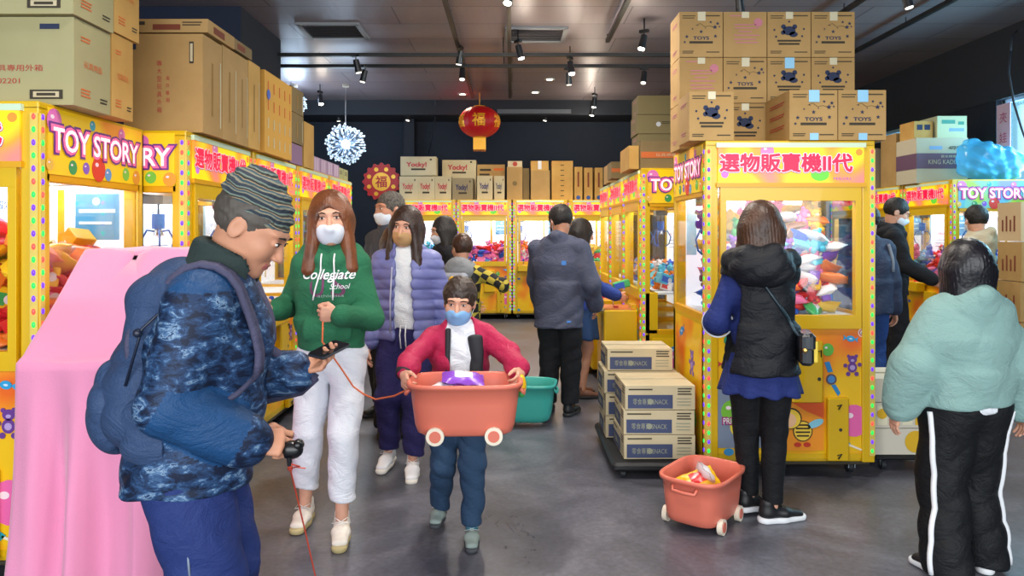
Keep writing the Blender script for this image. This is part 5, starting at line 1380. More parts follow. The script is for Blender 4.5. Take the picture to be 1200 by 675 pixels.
def drape():
    pk = bpy.data.materials.new('pink_fleece'); pk.use_nodes = True; nt = pk.node_tree; b = nt.nodes['Principled BSDF']; b.inputs['Base Color'].default_value = (*lin('#e893ba'), 1); b.inputs['Roughness'].default_value = .8
    b.inputs['Sheen Weight'].default_value = .5; b.inputs['Specular IOR Level'].default_value = .2
    tc = nt.nodes.new('ShaderNodeTexCoord'); nz = nt.nodes.new('ShaderNodeTexNoise'); nz.inputs['Scale'].default_value = 260; bp = nt.nodes.new('ShaderNodeBump'); bp.inputs['Strength'].default_value = .35; bp.inputs['Distance'].default_value = .004
    nt.links.new(tc.outputs['Object'], nz.inputs['Vector']); nt.links.new(nz.outputs['Fac'], bp.inputs['Height']); nt.links.new(bp.outputs[0], b.inputs['Normal'])
    x0, x1, y0, y1 = -1.91, -1.42, 2.80, 3.62; ztop = lambda y: .965 + .42 * min(1, max(0, (y - 2.82) / .42)) ** 1.0
    n = 240; per = []; r = .03
    L = [(x0, y0), (x1, y0), (x1, y1), (x0, y1)]; tot = 2 * (x1 - x0 + y1 - y0)
    for i in range(n):
        s_ = tot * i / n
        for k in range(4):
            a, c = Vector(L[k]), Vector(L[(k + 1) % 4]); l = (c - a).length
            if s_ <= l: p = a + (c - a) * s_ / l; nrm = Vector(((c - a).y, -(c - a).x)).normalized(); break
            s_ -= l
        per.append((p, nrm, tot * i / n))
    cx, cy = (x0 + x1) / 2, (y0 + y1) / 2; vs = []; rings = []
    def ringz(fn): 
        k = len(vs)
        for p, nn, s_ in per: vs.append(fn(p, nn, s_))
        rings.append(k)
    for q in (.0, .25, .5, .7, .85, .94, .985):
        def fn(p, nn, s_, q=q):
            X = cx + (p.x - cx) * q; Y = cy + (p.y - cy) * q
            return (X, Y, ztop(Y) + .004 * sin(X * 20 + Y * 14) + .006 * sin(X * 9 - Y * 22))
        ringz(fn)
    for j in range(0, 27):
        t = j / 26
        def fn(p, nn, s_, t=t):
            zt_ = ztop(p.y) - .008; zb = .045 + .035 * sin(s_ * 5)
            if p.x < x0 + .05 and p.y < y0 + .05: zb += .0
            z = zt_ + (zb - zt_) * t
            dn = (zt_ - z)
            amp = .042 * min(1, dn / .55) ** 1.1
            w_ = amp * (sin(s_ * 27 + 1.2 * sin(s_ * 3)) + .5 * sin(s_ * 47 + 2 + z * 1.5) + .25 * sin(s_ * 11))
            fl = .015 + .085 * t ** 1.4
            if nn.x < -.5: w_ *= .25; fl *= .15      # against the machine
            if nn.y > .5: fl *= .2
            if nn.x > .5: w_ *= .7; fl *= .5
            tw = .03 * sin(z * 3 + s_ * 2) * t
            return (p.x + nn.x * (w_ + fl) + (0.0 if nn.x else tw), p.y + nn.y * (w_ + fl), z)
        ringz(fn)
    fs = []
    for a, c in zip(rings[:-1], rings[1:]):
        for i in range(n): k = (i + 1) % n; fs.append((a + i, c + i, c + k, a + k))
    m = MB(); m.add(vs, fs, pk, True); o = m.build('draped_cloth')
    sm = o.modifiers.new('smooth', 'SMOOTH'); sm.iterations = 2
    so = o.modifiers.new('thick', 'SOLIDIFY'); so.thickness = .006; so.offset = -1
    tag(o, 'pink fleece cloth draped to the floor over a slope-topped stand at left', 'cloth')
def film_bag():
    m_ = bpy.data.materials.new('blue_film'); m_.use_nodes = True; nt = m_.node_tree; nt.nodes.clear()
    o = nt.nodes.new('ShaderNodeOutputMaterial'); a = nt.nodes.new('ShaderNodeMixShader'); t = nt.nodes.new('ShaderNodeBsdfTransparent'); p = nt.nodes.new('ShaderNodeBsdfPrincipled')
    t.inputs[0].default_value = (.6, .9, 1, 1); p.inputs['Base Color'].default_value = (*lin('#5fc0e6'), 1); p.inputs['Roughness'].default_value = .15; a.inputs[0].default_value = .55
    nt.links.new(t.outputs[0], a.inputs[1]); nt.links.new(p.outputs[0], a.inputs[2]); nt.links.new(a.outputs[0], o.inputs[0])
    F = Fld((4.5, 7.35, 1.96), (5.42, 8.0, 2.55), .012)
    F.ell((4.97, 7.68, 2.21), [.25, .24, .22], k=.05); F.ell((5.14, 7.66, 2.17), [.24, .24, .19], k=.05); F.ell((4.90, 7.7, 2.33), [.14, .12, .12], k=.05)
    F.disp(lambda x, y, z: .018 * np.sin(14 * x + 6 * np.sin(9 * z)) * np.sin(17 * z + 5 * np.sin(8 * x)) + .008 * np.abs(np.sin(28 * x + 21 * z)))
    F.half((0, 0, 2.003), (0, 0, -1))
    tag(np_obj('plastic_bag', F.mesh(), m_), 'large crumpled clear blue plastic bag on the right-hand row below the window', 'plastic bag')

# ================================================================== CEILING AND DECORATION
def ceiling_things():
    bk = M('track_black', '#121316', .4)
    def rail(a, b, label):
        m = MB(); a, b = Vector(a), Vector(b); d = (b - a); L = d.length; R = Vector((1, 0, 0)).rotation_difference(d).to_matrix()
        m.box((a + b) / 2, (L, .045, .04), bk, R)
        n_ = max(2, int(L / 2))
        for i in range(n_ + 1): p = a + d * i / n_; m.cyl(p, (p.x, p.y, 3.70), .006, None, bk, 6)
        tag(m.build('lighting_track'), label, 'lighting track', 'black lighting tracks')
    rail((-3.0, 8.35, 3.50), (2.8, 8.35, 3.50), 'front one of two black lighting tracks crossing the ceiling')
    rail((-3.0, 9.0, 3.52), (2.8, 9.0, 3.52), 'rear one of two black lighting tracks crossing the ceiling')
    rail((-.62, 5.2, 3.6), (-.62, 11.5, 3.6), 'black lighting track running away from us above the red lantern')
    rail((-.03, 5.2, 3.6), (-.03, 11.5, 3.6), 'black lighting track running away from us at the ceiling middle')
    rail((1.08, 4.2, 3.62), (1.08, 8.2, 3.62), 'black lighting track above the carton stack')
    rail((3.25, 4.6, 3.62), (3.25, 9.6, 3.62), 'long black lighting track on the right part of the ceiling')
    rail((4.1, 5.5, 3.62), (4.1, 9.6, 3.62), 'black lighting track nearest the right-hand wall')
    # track lamps
    def lamp(glow):
        r = empty('track_light'); m = MB(); m.b2((-.02, -.05, -.03), (.02, .05, 0), bk); m.cyl((0, 0, -.03), (0, 0, -.07), .007, None, bk, 8); m.build('mount', r)
        hd = M('lamp_head_dark', '#1c1d22', .35)
        m = MB(); a = Vector((0, 0, -.06)); b = Vector((.03, -.02, -.2)); m.cyl(a, b, .034, .04, hd, 16); h_ = m.build('lamp_head', r)
        m = MB(); d = (b - a).normalized(); m.cyl(b - d * .005, b + d * .012, .034, .03, M('bulb_warm' if glow else 'bulb_dim', (1, .93, .8), .3, emit=22 if glow else 1.5), 14); m.build('bulb', h_)
        return r
    on = lamp(True); off_ = lamp(False); used = [0, 0]
    spots = [(526, 35, 5.9, 1), (590, 6, 5.2, 1), (598, 38, 6.1, 1), (607, 60, 8.0, 1), (540, 62, 8.35, 0), (542, 84, 9.0, 0), (417, 74, 8.35, 0), (428, 86, 9.0, 0), (668, 80, 8.35, 1), (666, 90, 9.0, 0), (755, 52, 7.6, 1), (591, 25, 5.7, 1),
             (697, 98, 11.2, 1), (755, 88, 9.0, 0), (516, 0, 5.25, 1), (955, 8, 5.6, 0), (1048, 12, 5.7, 0), (866, 20, 6.4, 0), (641, 122, 12.6, 0), (375, 104, 11.0, 1), (396, 134, 12.6, 0), (480, 134, 12.6, 0), (1060, 16, 6.2, 0), (695, 110, 12.0, 1)]
    where = ['in the near part of the track above the red lantern', 'at the top centre of the picture', 'on the middle track, below the top centre', 'where the middle track meets the crossing track', 'on the front crossing track above the lantern', 'on the rear crossing track above the lantern', 'on the front crossing track at left', 'on the rear crossing track at left',
             'on the front crossing track at right of centre', 'on the rear crossing track at right of centre', 'between the tracks left of the carton stack', 'second from the top centre', 'near the back wall right of centre', 'on the rear crossing track beside the stack', 'touching the top edge left of centre', 'above the right end of the carton stack',
             'on the right-hand track, nearest', 'just above the carton stack, hidden mostly', 'near the back wall beside the glowing downlight', 'near the back above the left-hand row', 'near the back wall above the starburst lamp', 'near the back wall left of the lantern', 'on the right-hand track, second', 'low near the back wall right of centre']
    for i, (x, y, d, g) in enumerate(spots):
        src = on if g else off_; k = 0 if g else 1
        o = src if not used[k] else copy_tree(src); used[k] = 1
        p = px(x, y, d); z = {8.35: 3.48, 9.0: 3.5}.get(d, 3.58)
        if d > 12.1: z = 3.44
        zz = p.z + .1
        o.location = (p.x, p.y, min(max(zz, z), 3.60)); o.rotation_euler = (0, 0, (i * 2.3) % 6.28)
        tag(o, ('lit' if g else 'unlit') + ' black spotlight ' + where[i], 'spotlight', 'track spotlights')
        if z == 3.58 or d > 12.1:
            m = MB(); top_ = 3.70 if d <= 12.3 and d < 12.2 else 3.45; m.cyl((0, 0, 0), (0, 0, top_ - o.location.z), .008, None, bk, 6); m.build('stem', o)
        if g and i in (0, 2, 8, 10, 12):
            l = bpy.data.lights.new('bulb_light', 'POINT'); l.energy = 6; l.color = (1, .88, .7); l.shadow_soft_size = .04
            lo = bpy.data.objects.new('bulb_light', l); COL.objects.link(lo); lo.parent = o; lo.location = (.05, -.03, -.3)
    # downlights with a warm glow near the back
    def down(x, y, lb, glow=24):
        r = empty('downlight', (x, y, 3.70), 0, lb, 'ceiling light', 'round ceiling downlights'); m = MB(); m.lathe([(.045, -.012), (.075, -.012), (.08, 0), (.045, 0), (.045, -.012)], M('ring_white', '#d8d4cc', .4), n=24); m.build('ring', r)
        m = MB(); m.cyl((0, 0, -.010), (0, 0, -.002), .045, None, M('bulb_warm2', (1, .9, .68), .3, emit=glow)); m.build('bulb', r)
        if glow > 5:
            l = bpy.data.lights.new('downlight_light', 'SPOT'); l.energy = 60; l.spot_size = RAD(120); l.spot_blend = .8; l.color = (1, .85, .6); l.shadow_soft_size = .05
            lo = bpy.data.objects.new('downlight_light', l); COL.objects.link(lo); lo.parent = r; lo.location = (0, 0, -.03)
    down(.37, 11.6, 'glowing round downlight near the back wall right of the lantern'); down(-.8, 11.75, 'glowing round downlight just above the red lantern'); down(.55, 10.6, 'pale round downlight between the tracks and the back wall')
    # vents
    for x, y, lb in ((-1.98, 8.05, 'square ceiling vent at left near the crossing tracks'), (.27, 8.2, 'square ceiling vent at the middle near the crossing tracks')):
        r = empty('ceiling_vent', (x, y, 3.70), 0, lb, 'ceiling vent', 'ceiling vents'); m = MB(); fm = M('vent_frame', '#8a8d92', .5)
        for q in (((-.32, 0), (.05, .6)), ((.32, 0), (.05, .6)), ((0, -.28), (.66, .05)), ((0, .28), (.66, .05))): m.box((q[0][0], q[0][1], -.012), (q[1][0], q[1][1], .024), fm)
        m.build('frame', r); m = MB()
        for i in range(9): m.box((0, -.23 + .057 * i, -.012), (.6, .03, .004), M('vent_slat', '#3c3e44', .5), Matrix.Rotation(.5, 3, 'X'))
        m.build('slats', r)
    # dark hatch recess
    m = MB(); m.b2((-.25, 12.28, 3.47), (1.0, 12.3, 3.54), M('duct_grey', '#5a6068', .5)); tag(m.build('soffit_panel'), 'narrow grey strip on the soffit behind the lantern', 'panel')
    # starburst lamps
    def burst(c, R_, lb):
        r = empty('starburst_lamp', c, 0, lb, 'pendant lamp', 'starburst pendant lamps'); gm = M('crystal_tip', '#c8dcf0', .2, emit=.5); rm = M('rod_silver', '#6c7c90', .3, .8)
        m = MB(); m.ball((0, 0, 0), R_ * .22, M('lamp_core', (.9, .96, 1), .3, emit=6), 14, 10); m.build('core', r)
        m = MB(); N = 150
        for i in range(N):
            z = 1 - 2 * (i + .5) / N; a = i * 2.39996; q = math.sqrt(1 - z * z); d = Vector((q * cos(a), q * sin(a), z)); l = R_ * (.86 + .14 * ((i * 7) % 5) / 4)
            m.cyl(d * R_ * .25, d * l, .0035, None, rm, 4, False); m.ball(d * l, R_ * .045, gm, 6, 4)
            u = d.orthogonal().normalized()
            for s_ in (-1, 1): m.cyl(d * l * .82, d * l * .98 + u * s_ * R_ * .07, .003, None, gm, 4, False)
        m.build('crystal_rods', r)
        m = MB(); m.tube([(0, 0, R_ * .3), (0, 0, 3.69 - c[2])], .005, M('wire_pale', '#b8b8c0', .4), 6); m.build('cord', r)
        m = MB(); m.cyl((0, 0, 3.66 - c[2]), (0, 0, 3.70 - c[2]), .05, None, M('ring_white')); m.build('canopy', r)
        l = bpy.data.lights.new('starburst_light', 'POINT'); l.energy = 55; l.color = (.6, .8, 1); l.shadow_soft_size = R_ * .9
        lo = bpy.data.objects.new('starburst_light', l); COL.objects.link(lo); lo.parent = r
    burst(tuple(px(405, 169, 11.0)), .31, 'starburst pendant lamp hanging clear of the boxes at left'); burst(tuple(px(345, 122, 11.0)), .19, 'starburst pendant lamp half hidden behind the orange-tan carton')
    # red lantern
    c = px(562, 143, 11.6); r = empty('paper_lantern', c, 0, 'round red and gold lantern hanging from the ceiling near the back', 'lantern'); a_, b_ = .335, .255
    rd = M('lantern_red', '#b80f16', .45, emit=.15); go = M('lantern_gold', '#e8a82a', .35, .3, emit=.15)
    m = MB(); prof = [(a_ * max(cos(t), .25) if abs(sin(t)) < .97 else a_ * .25, b_ * sin(t)) for t in np.linspace(-pi / 2, pi / 2, 25)]
    m.lathe([(max(a_ * cos(t), .07), b_ * sin(t)) for t in np.linspace(-pi / 2 + .2, pi / 2 - .2, 22)], rd, n=96, fn=lambda a, z: 1 - .025 * abs(sin(a * 12))); m.build('shade', r)
    m = MB()
    for s_ in (-1, 1): m.lathe([(.0, s_ * b_ * 1.0), (.09, s_ * b_ * 1.0), (.105, s_ * b_ * .95), (.10, s_ * b_ * .9)], go, n=24); 
    m.build('cap', r)
    m = MB(); 
    for k in range(5):
        ang = -pi / 2 + (k - 2) * 1.1
        v, f = glyphs('福', .02); x0, y0, x1, y1 = text_bounds('福'); P = []
        for (x, y) in v:
            zz = ((y - (y0 + y1) / 2) / (y1 - y0)) * .2; th = ang + ((x - (x0 + x1) / 2) / (x1 - x0)) * .6; q = a_ * math.sqrt(max(0, 1 - (zz / b_) ** 2)) + .004
            P.append((q * cos(th), q * sin(th), zz))
        m.add(P, f, go)
    m.build('gold_print', r)
    m = MB(); m.b2((-.10, -.03, -.44), (.10, .03, -.25), go)
    for i in range(10): m.cyl((-.09 + .02 * i, 0, -.44), (-.09 + .02 * i, 0, -.47), .008, .006, M('tassel_orange', '#d87a1a', .7), 6)
    m.build('tassel', r)
    m = MB(); m.tube([(0, 0, b_), (0, 0, 3.69 - c.z)], .006, go, 6); m.build('cord', r)
    # round new year decoration on the back wall
    c = px(447, 213, 13.06); r = empty('wall_decoration', c, 0, 'round red and gold new year ornament on the dark back wall', 'wall decoration'); f = (Vector((0, 0, 0)), X_, Z_); rr = .31
    m = MB(); m.cyl((0, .03, 0), (0, -.01, 0), rr, rr, rd, 40)
    for i in range(16): a = 2 * pi * i / 16; m.cyl((rr * cos(a), .03, rr * sin(a)), (rr * cos(a), -.012, rr * sin(a)), .035, None, rd, 10)
    m.build('disc', r); m = MB(); m.cyl((0, -.01, 0), (0, -.025, 0), .165, None, go, 30)
    for i in range(8): a = 2 * pi * (i + .5) / 8; m.cyl((.235 * cos(a), -.012, .235 * sin(a)), (.235 * cos(a), -.03, .235 * sin(a)), .038, None, go, 12)
    m.text(f, '福', 0, 0, .2, .2, rd, .028, .02); m.build('gold_relief', r)
    # loose cables
    cb = M('cable_grey', '#2c323c', .6)
    m = MB(); m.tube([px(510, 118, 12.2), px(510, 140, 12.6), px(506, 160, 12.9), px(502, 182, 13.05)], .012, cb, 6); tag(m.build('cable'), 'thin cable hanging down the back wall between the starburst lamp and the lantern', 'cable')
    m = MB(); m.tube([px(1184, 60, 7.2), px(1182, 85, 7.15), px(1188, 120, 7.1), px(1197, 150, 7.0), px(1206, 175, 6.95)], .011, cb, 6); m.tube([px(1184, 60, 7.2), px(1186, 42, 7.3), px(1192, 36, 7.6)], .011, cb, 6)
    tag(m.build('cable'), 'dark cable looping down in front of the right-hand window', 'cable')

# ================================================================== PEOPLE
def person(label, x, y, rz, z=0.0):
    return empty('person', (x, y, z), RAD(rz), label, 'person')
CL = lambda n, c, r=.8, b=.25, s=220, **k: M(n, c, r, bump=b, bump_scale=s, spec=.25, wrinkle=.34, **k)
HAIRD = M('hair_black', '#1c1614', .6, bump=.3, bump_scale=90)
HAIRB = M('hair_brown', '#4a2d1c', .42, col2='#2e1a10', noise_scale=9, bump=.3, bump_scale=90)
WHITE_SOLE = M('sole_white', '#e6e2d8', .6)

# ---- man in the camouflage jacket, near left
def man_camo():
    H = 1.58
    o = person('man in a blue camouflage jacket and striped knit beanie looking down at his phone', -.90, 2.13, 98)
    J = rig(H, sw=.118, lean=.14, hs=1.2, head=(RAD(-6), RAD(36), 0), hf=.085, pel=(0, .035),
            wr=(-.155, -.16, .885), wl=(.10, -.25, 1.03), pr=(-.3, .5, -1), pl=(.35, .6, -.8))
    body, T = body_mesh(J, SKIN(), o, h=.008, hh=.003, build=1.08,
        hands={'r': dict(d=(.12, -1, -.12), n=(.8, .05, -.55), curl=((.55, .95, .8), (.8, 1.0, .8), (.95, 1.05, .8), (1.05, 1.05, .8)), thumb=(.5, .75), s=1.08),
               'l': dict(d=(-.08, -1, .22), n=(-.25, .25, 1), curl=((.35, .5, .3), (.5, .7, .5), (.6, .85, .6), (.7, .9, .6)), thumb=(.75, .75), s=1.05)})
    # camouflage cloth
    m = bpy.data.materials.new('camouflage_cloth'); m.use_nodes = True; nt = m.node_tree; b = nt.nodes['Principled BSDF']; b.inputs['Roughness'].default_value = .62
    b.inputs['Specular IOR Level'].default_value = .3
    tc = nt.nodes.new('ShaderNodeTexCoord'); mp = nt.nodes.new('ShaderNodeMapping'); mp.inputs['Scale'].default_value = (17, 17, 34)
    nt.links.new(tc.outputs['Object'], mp.inputs[0])
    n = nt.nodes.new('ShaderNodeTexNoise'); n.inputs['Scale'].default_value = 1.0; n.inputs['Detail'].default_value = 6; n.inputs['Roughness'].default_value = .68; n.inputs['Distortion'].default_value = .5
    nt.links.new(mp.outputs[0], n.inputs['Vector'])
    r = nt.nodes.new('ShaderNodeValToRGB'); r.color_ramp.interpolation = 'CONSTANT'; e = r.color_ramp.elements
    e[0].color = (*lin('#0d1a33'), 1); e[0].position = 0
    e[1].color = (*lin('#1c3355'), 1); e[1].position = .44
    for p_, c_ in ((.51, '#2a4870'), (.56, '#4c6c92'), (.60, '#7e98b2'), (.63, '#1f3a62')):
        x = e.new(p_); x.color = (*lin(c_), 1)
    nt.links.new(n.outputs['Fac'], r.inputs[0]); nt.links.new(r.outputs[0], b.inputs['Base Color'])
    bp = nt.nodes.new('ShaderNodeBump'); bp.inputs['Strength'].default_value = .15; bp.inputs['Distance'].default_value = .005; nt.links.new(n.outputs['Fac'], bp.inputs['Height']); nt.links.new(bp.outputs[0], b.inputs['Normal'])
    blue = CL('sleeve_blue', '#1d4673', .5)
    S, E, W = J['Sr'], J['Er'], J['Wrr']
    def pick(c):
        # plain blue patch along the lower near sleeve and over the shoulder
        ab = W - E; t = ((c - E) @ ab) / (ab @ ab); d = np.linalg.norm(c - (E + np.clip(t, 0, 1)[:, None] * ab), axis=1)
        fore = (t > -.12) & (t < .86) & (d < .095) & (c[:, 0] < -.05)
        top = (np.linalg.norm((c - (S + V3(0, .0, .06))) * V3(1, 1, 1.6), axis=1) < .085)
        return (fore | top).astype(int)
    top_mesh(J, None, o, hem=.468, rh=(.215, .195), rc=(.215, .185), rs=(.175, .13), arm=(.108, .088, .066), fold=.005, ff=15, seed=5, sleeve=.98, h=.006,
             mats=[m, blue], pick=pick, collar=.03)
    cf = MB(); R_ = (W - E) / np.linalg.norm(W - E)
    cf.tube([W - R_ * .05, W - R_ * .035, W - R_ * .012, W + R_ * .004], [.058, .06, .059, .05], m, 20); cf.build('sleeve_cuff', o)
    W2 = J['Wrl']; R2 = (W2 - J['El']) / np.linalg.norm(W2 - J['El'])
    cf = MB(); cf.tube([W2 - R2 * .05, W2 - R2 * .035, W2 - R2 * .012, W2 + R2 * .004], [.058, .06, .059, .05], m, 20); cf.build('sleeve_cuff', o)
    # open olive collar lining
    N = J['N']; F = Fld(N - .25, N + .25, .005)
    F.ecap(N + V3(0, .01, -.06), N + V3(0, -.045, .085), (.112, .118), (.1, .112), k=.02, cap=.3)
    F.ecap(N + V3(0, -.02, -.1), N + V3(0, -.075, .13), (.09, .09), (.082, .095), k=.01, op='sub')
    F.cone(N + V3(0, -.17, -.08), N + V3(0, -.17, .14), .05, .09, .01, op='sub')
    F.folds(.002, 25, 3)
    np_obj('collar', F.mesh(), CL('collar_olive', '#2f3b3a', .8), o)
    pants_mesh(J, CL('trousers_navy', '#26366f', .7), o, rad=(.13, .108, .09), hip=(.18, .155), waist=.58, fold=.005, h=.008)
    z = MB(); z.tube([(-.185, .0, .66), (-.186, -.004, .6), (-.182, -.008, .53)], .0035, M('zip_grey', '#8f9bb0', .4), 6); z.build('pocket_zip', o)
    for n_ in 'rl': shoe(o, J, n_, M('shoe_black', '#17181b', .5), WHITE_SOLE)
    # beanie: knitted, folded stripes
    k = J['k']; c = J['Hd']; R = J['Rh']
    F = Fld(c - .2, c + .22, .004)
    F.ell(T(0, .015, .055), [.094 * k, .118 * k, .095 * k], R, .02)
    F.ell(T(0, .05, .085), [.075 * k, .085 * k, .08 * k], R, .05)
    F.half(T(0, 0, .036), R @ V3(0, .12, -1), .012)
    def rib(x, y, z_):
        q = [x - c[0], y - c[1], z_ - c[2]]; hz = q[0] * R[0][2] + q[1] * R[1][2] + q[2] * R[2][2]; hy = q[0] * R[0][1] + q[1] * R[1][1] + q[2] * R[2][1]
        return .0035 * np.sin(hz * 190 + hy * 40 + 2.2 * np.sin(hy * 22)) + .001 * np.sin(hy * 500)
    F.disp(rib)
    km = bpy.data.materials.new('knit_stripes'); km.use_nodes = True; nt = km.node_tree; b = nt.nodes['Principled BSDF']; b.inputs['Roughness'].default_value = .95
    tc = nt.nodes.new('ShaderNodeTexCoord'); vm = nt.nodes.new('ShaderNodeVectorMath'); vm.operation = 'DOT_PRODUCT'
    up_ = R @ V3(0, .22, 1); vm.inputs[1].default_value = tuple(up_)
    nz = nt.nodes.new('ShaderNodeTexNoise'); nz.inputs['Scale'].default_value = 11
    nt.links.new(tc.outputs['Object'], vm.inputs[0]); nt.links.new(tc.outputs['Object'], nz.inputs['Vector'])
    ma = nt.nodes.new('ShaderNodeMath'); ma.operation = 'MULTIPLY_ADD'; ma.inputs[1].default_value = .035
    nt.links.new(nz.outputs['Fac'], ma.inputs[0]); nt.links.new(vm.outputs['Value'], ma.inputs[2])
    mu = nt.nodes.new('ShaderNodeMath'); mu.operation = 'MULTIPLY'; mu.inputs[1].default_value = 30; nt.links.new(ma.outputs[0], mu.inputs[0])
    fr = nt.nodes.new('ShaderNodeMath'); fr.operation = 'FRACT'; nt.links.new(mu.outputs[0], fr.inputs[0])
    r = nt.nodes.new('ShaderNodeValToRGB'); r.color_ramp.interpolation = 'CONSTANT'; e = r.color_ramp.elements
    e[0].color = (*lin('#2c3540'), 1); e[0].position = 0; e[1].color = (*lin('#7d7a6a'), 1); e[1].position = .3
    for p_, c_ in ((.45, '#39505a'), (.62, '#9a8468'), (.7, '#3b3a34'), (.86, '#6f7d74')):
        x = e.new(p_); x.color = (*lin(c_), 1)
    nt.links.new(fr.outputs[0], r.inputs[0]); nt.links.new(r.outputs[0], b.inputs['Base Color'])
    np_obj('beanie', F.mesh(), km, o)
    make_hair(o, J, T, M('hair_grey', '#4d4640', .6), 'short', .006, fringe=.03, vol=.955, name='hair')
    # stubble patch over cheeks and chin
    return o, J
def man_camo_items(o, J):
    mw = Matrix.Translation(o.location) @ Matrix.Rotation(o.rotation_euler[2], 4, 'Z')
    # ---- backpack
    bp = empty('backpack', (0, 0, 0), 0, 'slate blue backpack worn on the back of the man in camouflage', 'backpack')
    bp.location = o.location + Vector((0, 0, 0)); bp.rotation_euler = o.rotation_euler
    cl = CL('backpack_cloth', '#34486b', .6, .3, 150); dk = CL('backpack_strap', '#4b4a63', .7)
    N = J['N']; C = J['C']; off = .005
    F = Fld((-.28, .0, .72), (.28, .62, 1.52), .006)
    F.rbx((0, C[1] + off + .11, 1.10), (.155, .10, .235), np.array(Matrix.Rotation(RAD(7), 3, 'X')), .08, .05)
    F.ell((0, C[1] + off + .15, .98), [.165, .13, .17], k=.06)
    F.ell((0, C[1] + off + .06, 1.29), [.13, .08, .09], k=.06)
    F.folds(.006, 13, 9)
    np_obj('bag_body', F.mesh(), cl, bp)
    F = Fld((-.25, .2, .72), (.25, .68, 1.12), .006)
    F.ell((0, C[1] + off + .235, .96), [.13, .075, .13], k=.03); F.folds(.006, 17, 2)
    np_obj('front_pocket', F.mesh(), cl, bp)
    F = Fld((-.35, .05, .72), (.05, .6, 1.12), .006)
    F.ell((-.15, C[1] + off + .10, .93), [.055, .1, .10], k=.03); F.folds(.006, 19, 4)
    np_obj('side_pocket', F.mesh(), cl, bp)
    jac = [k for k in o.children if k.name.startswith('jacket')][0]; bv = bvh_of(jac)
    for sg, n_ in ((-1, 'r'), (1, 'l')):
        S = J['S' + n_]; cen = Vector((S[0] * .62, C[1], S[2] - .12)); pts = []
        # the strap hugs the jacket: rays out from inside the chest
        for a in np.linspace(-150, 62, 22):
            d = Vector((sg * (.16 + .05 * cos(RAD(a))), -cos(RAD(a + 90 - 90)) if False else -cos(RAD(a)), sin(RAD(a + 0)))) if False else Vector((sg * .12, cos(RAD(a)), sin(RAD(a))))
            pass
        for t in np.linspace(0, 1, 24):
            a = RAD(205 - 232 * t)       # front low -> over the shoulder -> back
            d = Vector((sg * .10 * sin(pi * t), cos(a), sin(a) * 1.0)).normalized()
            h_ = bv.ray_cast(cen, d)
            if h_[0] is None: continue
            p = h_[0] + d * .007; pts.append(p)
        m = MB()
        # flat padded strap
        for off_, r_ in ((-.018, .011), (0, .012), (.018, .011)):
            m.tube([p + Vector((off_, 0, 0)) for p in pts], r_, dk, 8)
        m.tube([pts[0], pts[0] + Vector((sg * .04, .05, -.05)), Vector((sg * .225, C[1] + .0, pts[0].z - .12)), Vector((sg * .15, C[1] + .16, .93))], .009, dk, 8)
        m.build('shoulder_strap', bp)
    m = MB(); m.tube([(-.03, C[1] + off + .02, 1.37), (-.02, C[1] + off + .03, 1.42), (.02, C[1] + off + .03, 1.42), (.03, C[1] + off + .02, 1.37)], .008, dk, 8); m.build('grab_handle', bp)
    m = MB(); m.tube([(-.158, C[1] + off + .02, 1.3), (-.175, C[1] + off + .12, 1.2), (-.178, C[1] + off + .16, 1.05)], .004, M('zip_dark', '#1a2236', .4), 6); m.ball((-.176, C[1] + off + .13, 1.19), .012, M('zip_dark')); m.build('zip', bp)
    # ---- phone in the far hand
    Wl = Vector(J['Wrl']); 
    ph = empty('phone', mw @ (Wl + Vector((-.01, -.095, .062))), 0, 'slim dark phone held in the far hand of the man in camouflage', 'phone')
    ph.rotation_euler = (RAD(8), RAD(-10), RAD(66)); ph.scale = (.88, .88, 1)
    m = MB(); m.rbox((0, 0, 0), (.158, .076, .009), M('phone_case', '#20242c', .35), .012); m.build('phone_case', ph)
    m = MB(); m.rbox((0, 0, .0052), (.150, .069, .0012), M('phone_glass', '#0c1016', .08), .009); m.build('screen', ph)
    # ---- reel handle in the near hand and the cord
    Wr_ = Vector(J['Wrr'])
    hp = mw @ (Wr_ + Vector((.02, -.105, -.035)))
    hn = empty('cord_handle', hp, 0, 'black round cord handle gripped in the near hand of the man in camouflage', 'handle')
    m = MB(); m.ball((0, 0, 0), (.034, .024, .026), M('handle_black', '#101114', .3)); m.ball((.02, 0, .014), (.016, .02, .016), M('handle_black')); m.build('grip', hn)
    m = MB(); m.cyl((.0, -.018, -.015), (0, -.018, -.04), .008, .005, M('handle_black')); m.build('spout', hn)
    cm = M('cord_red', '#d8503a', .6)
    a = hp + Vector((0, -.018, -.035)); b = px(340, 549, 2.35)
    e = px(378, 690, 2.75); e.z = .006
    m = MB()
    m.tube([a, a.lerp(b, .5) + Vector((0, 0, -.01)), b, b.lerp(e, .35) + Vector((.004, 0, 0)), b.lerp(e, .7) + Vector((.01, 0, -.02)), e, e + Vector((.25, -.35, 0))], .0028, cm, 7)
    m.tube([a + Vector((.006, 0, 0)), a.lerp(b, .45) + Vector((.03, 0, 0)), b], .0022, cm, 7)
    m.ball(b, .009, cm, 8, 6)
    m.tube([b, b + Vector((.02, 0, .004)), b + Vector((.05, 0, .0))], .002, cm, 6)
    tag(m.build('tow_cord'), 'thin red cord hanging from the handle of the man in camouflage to the floor', 'cord')

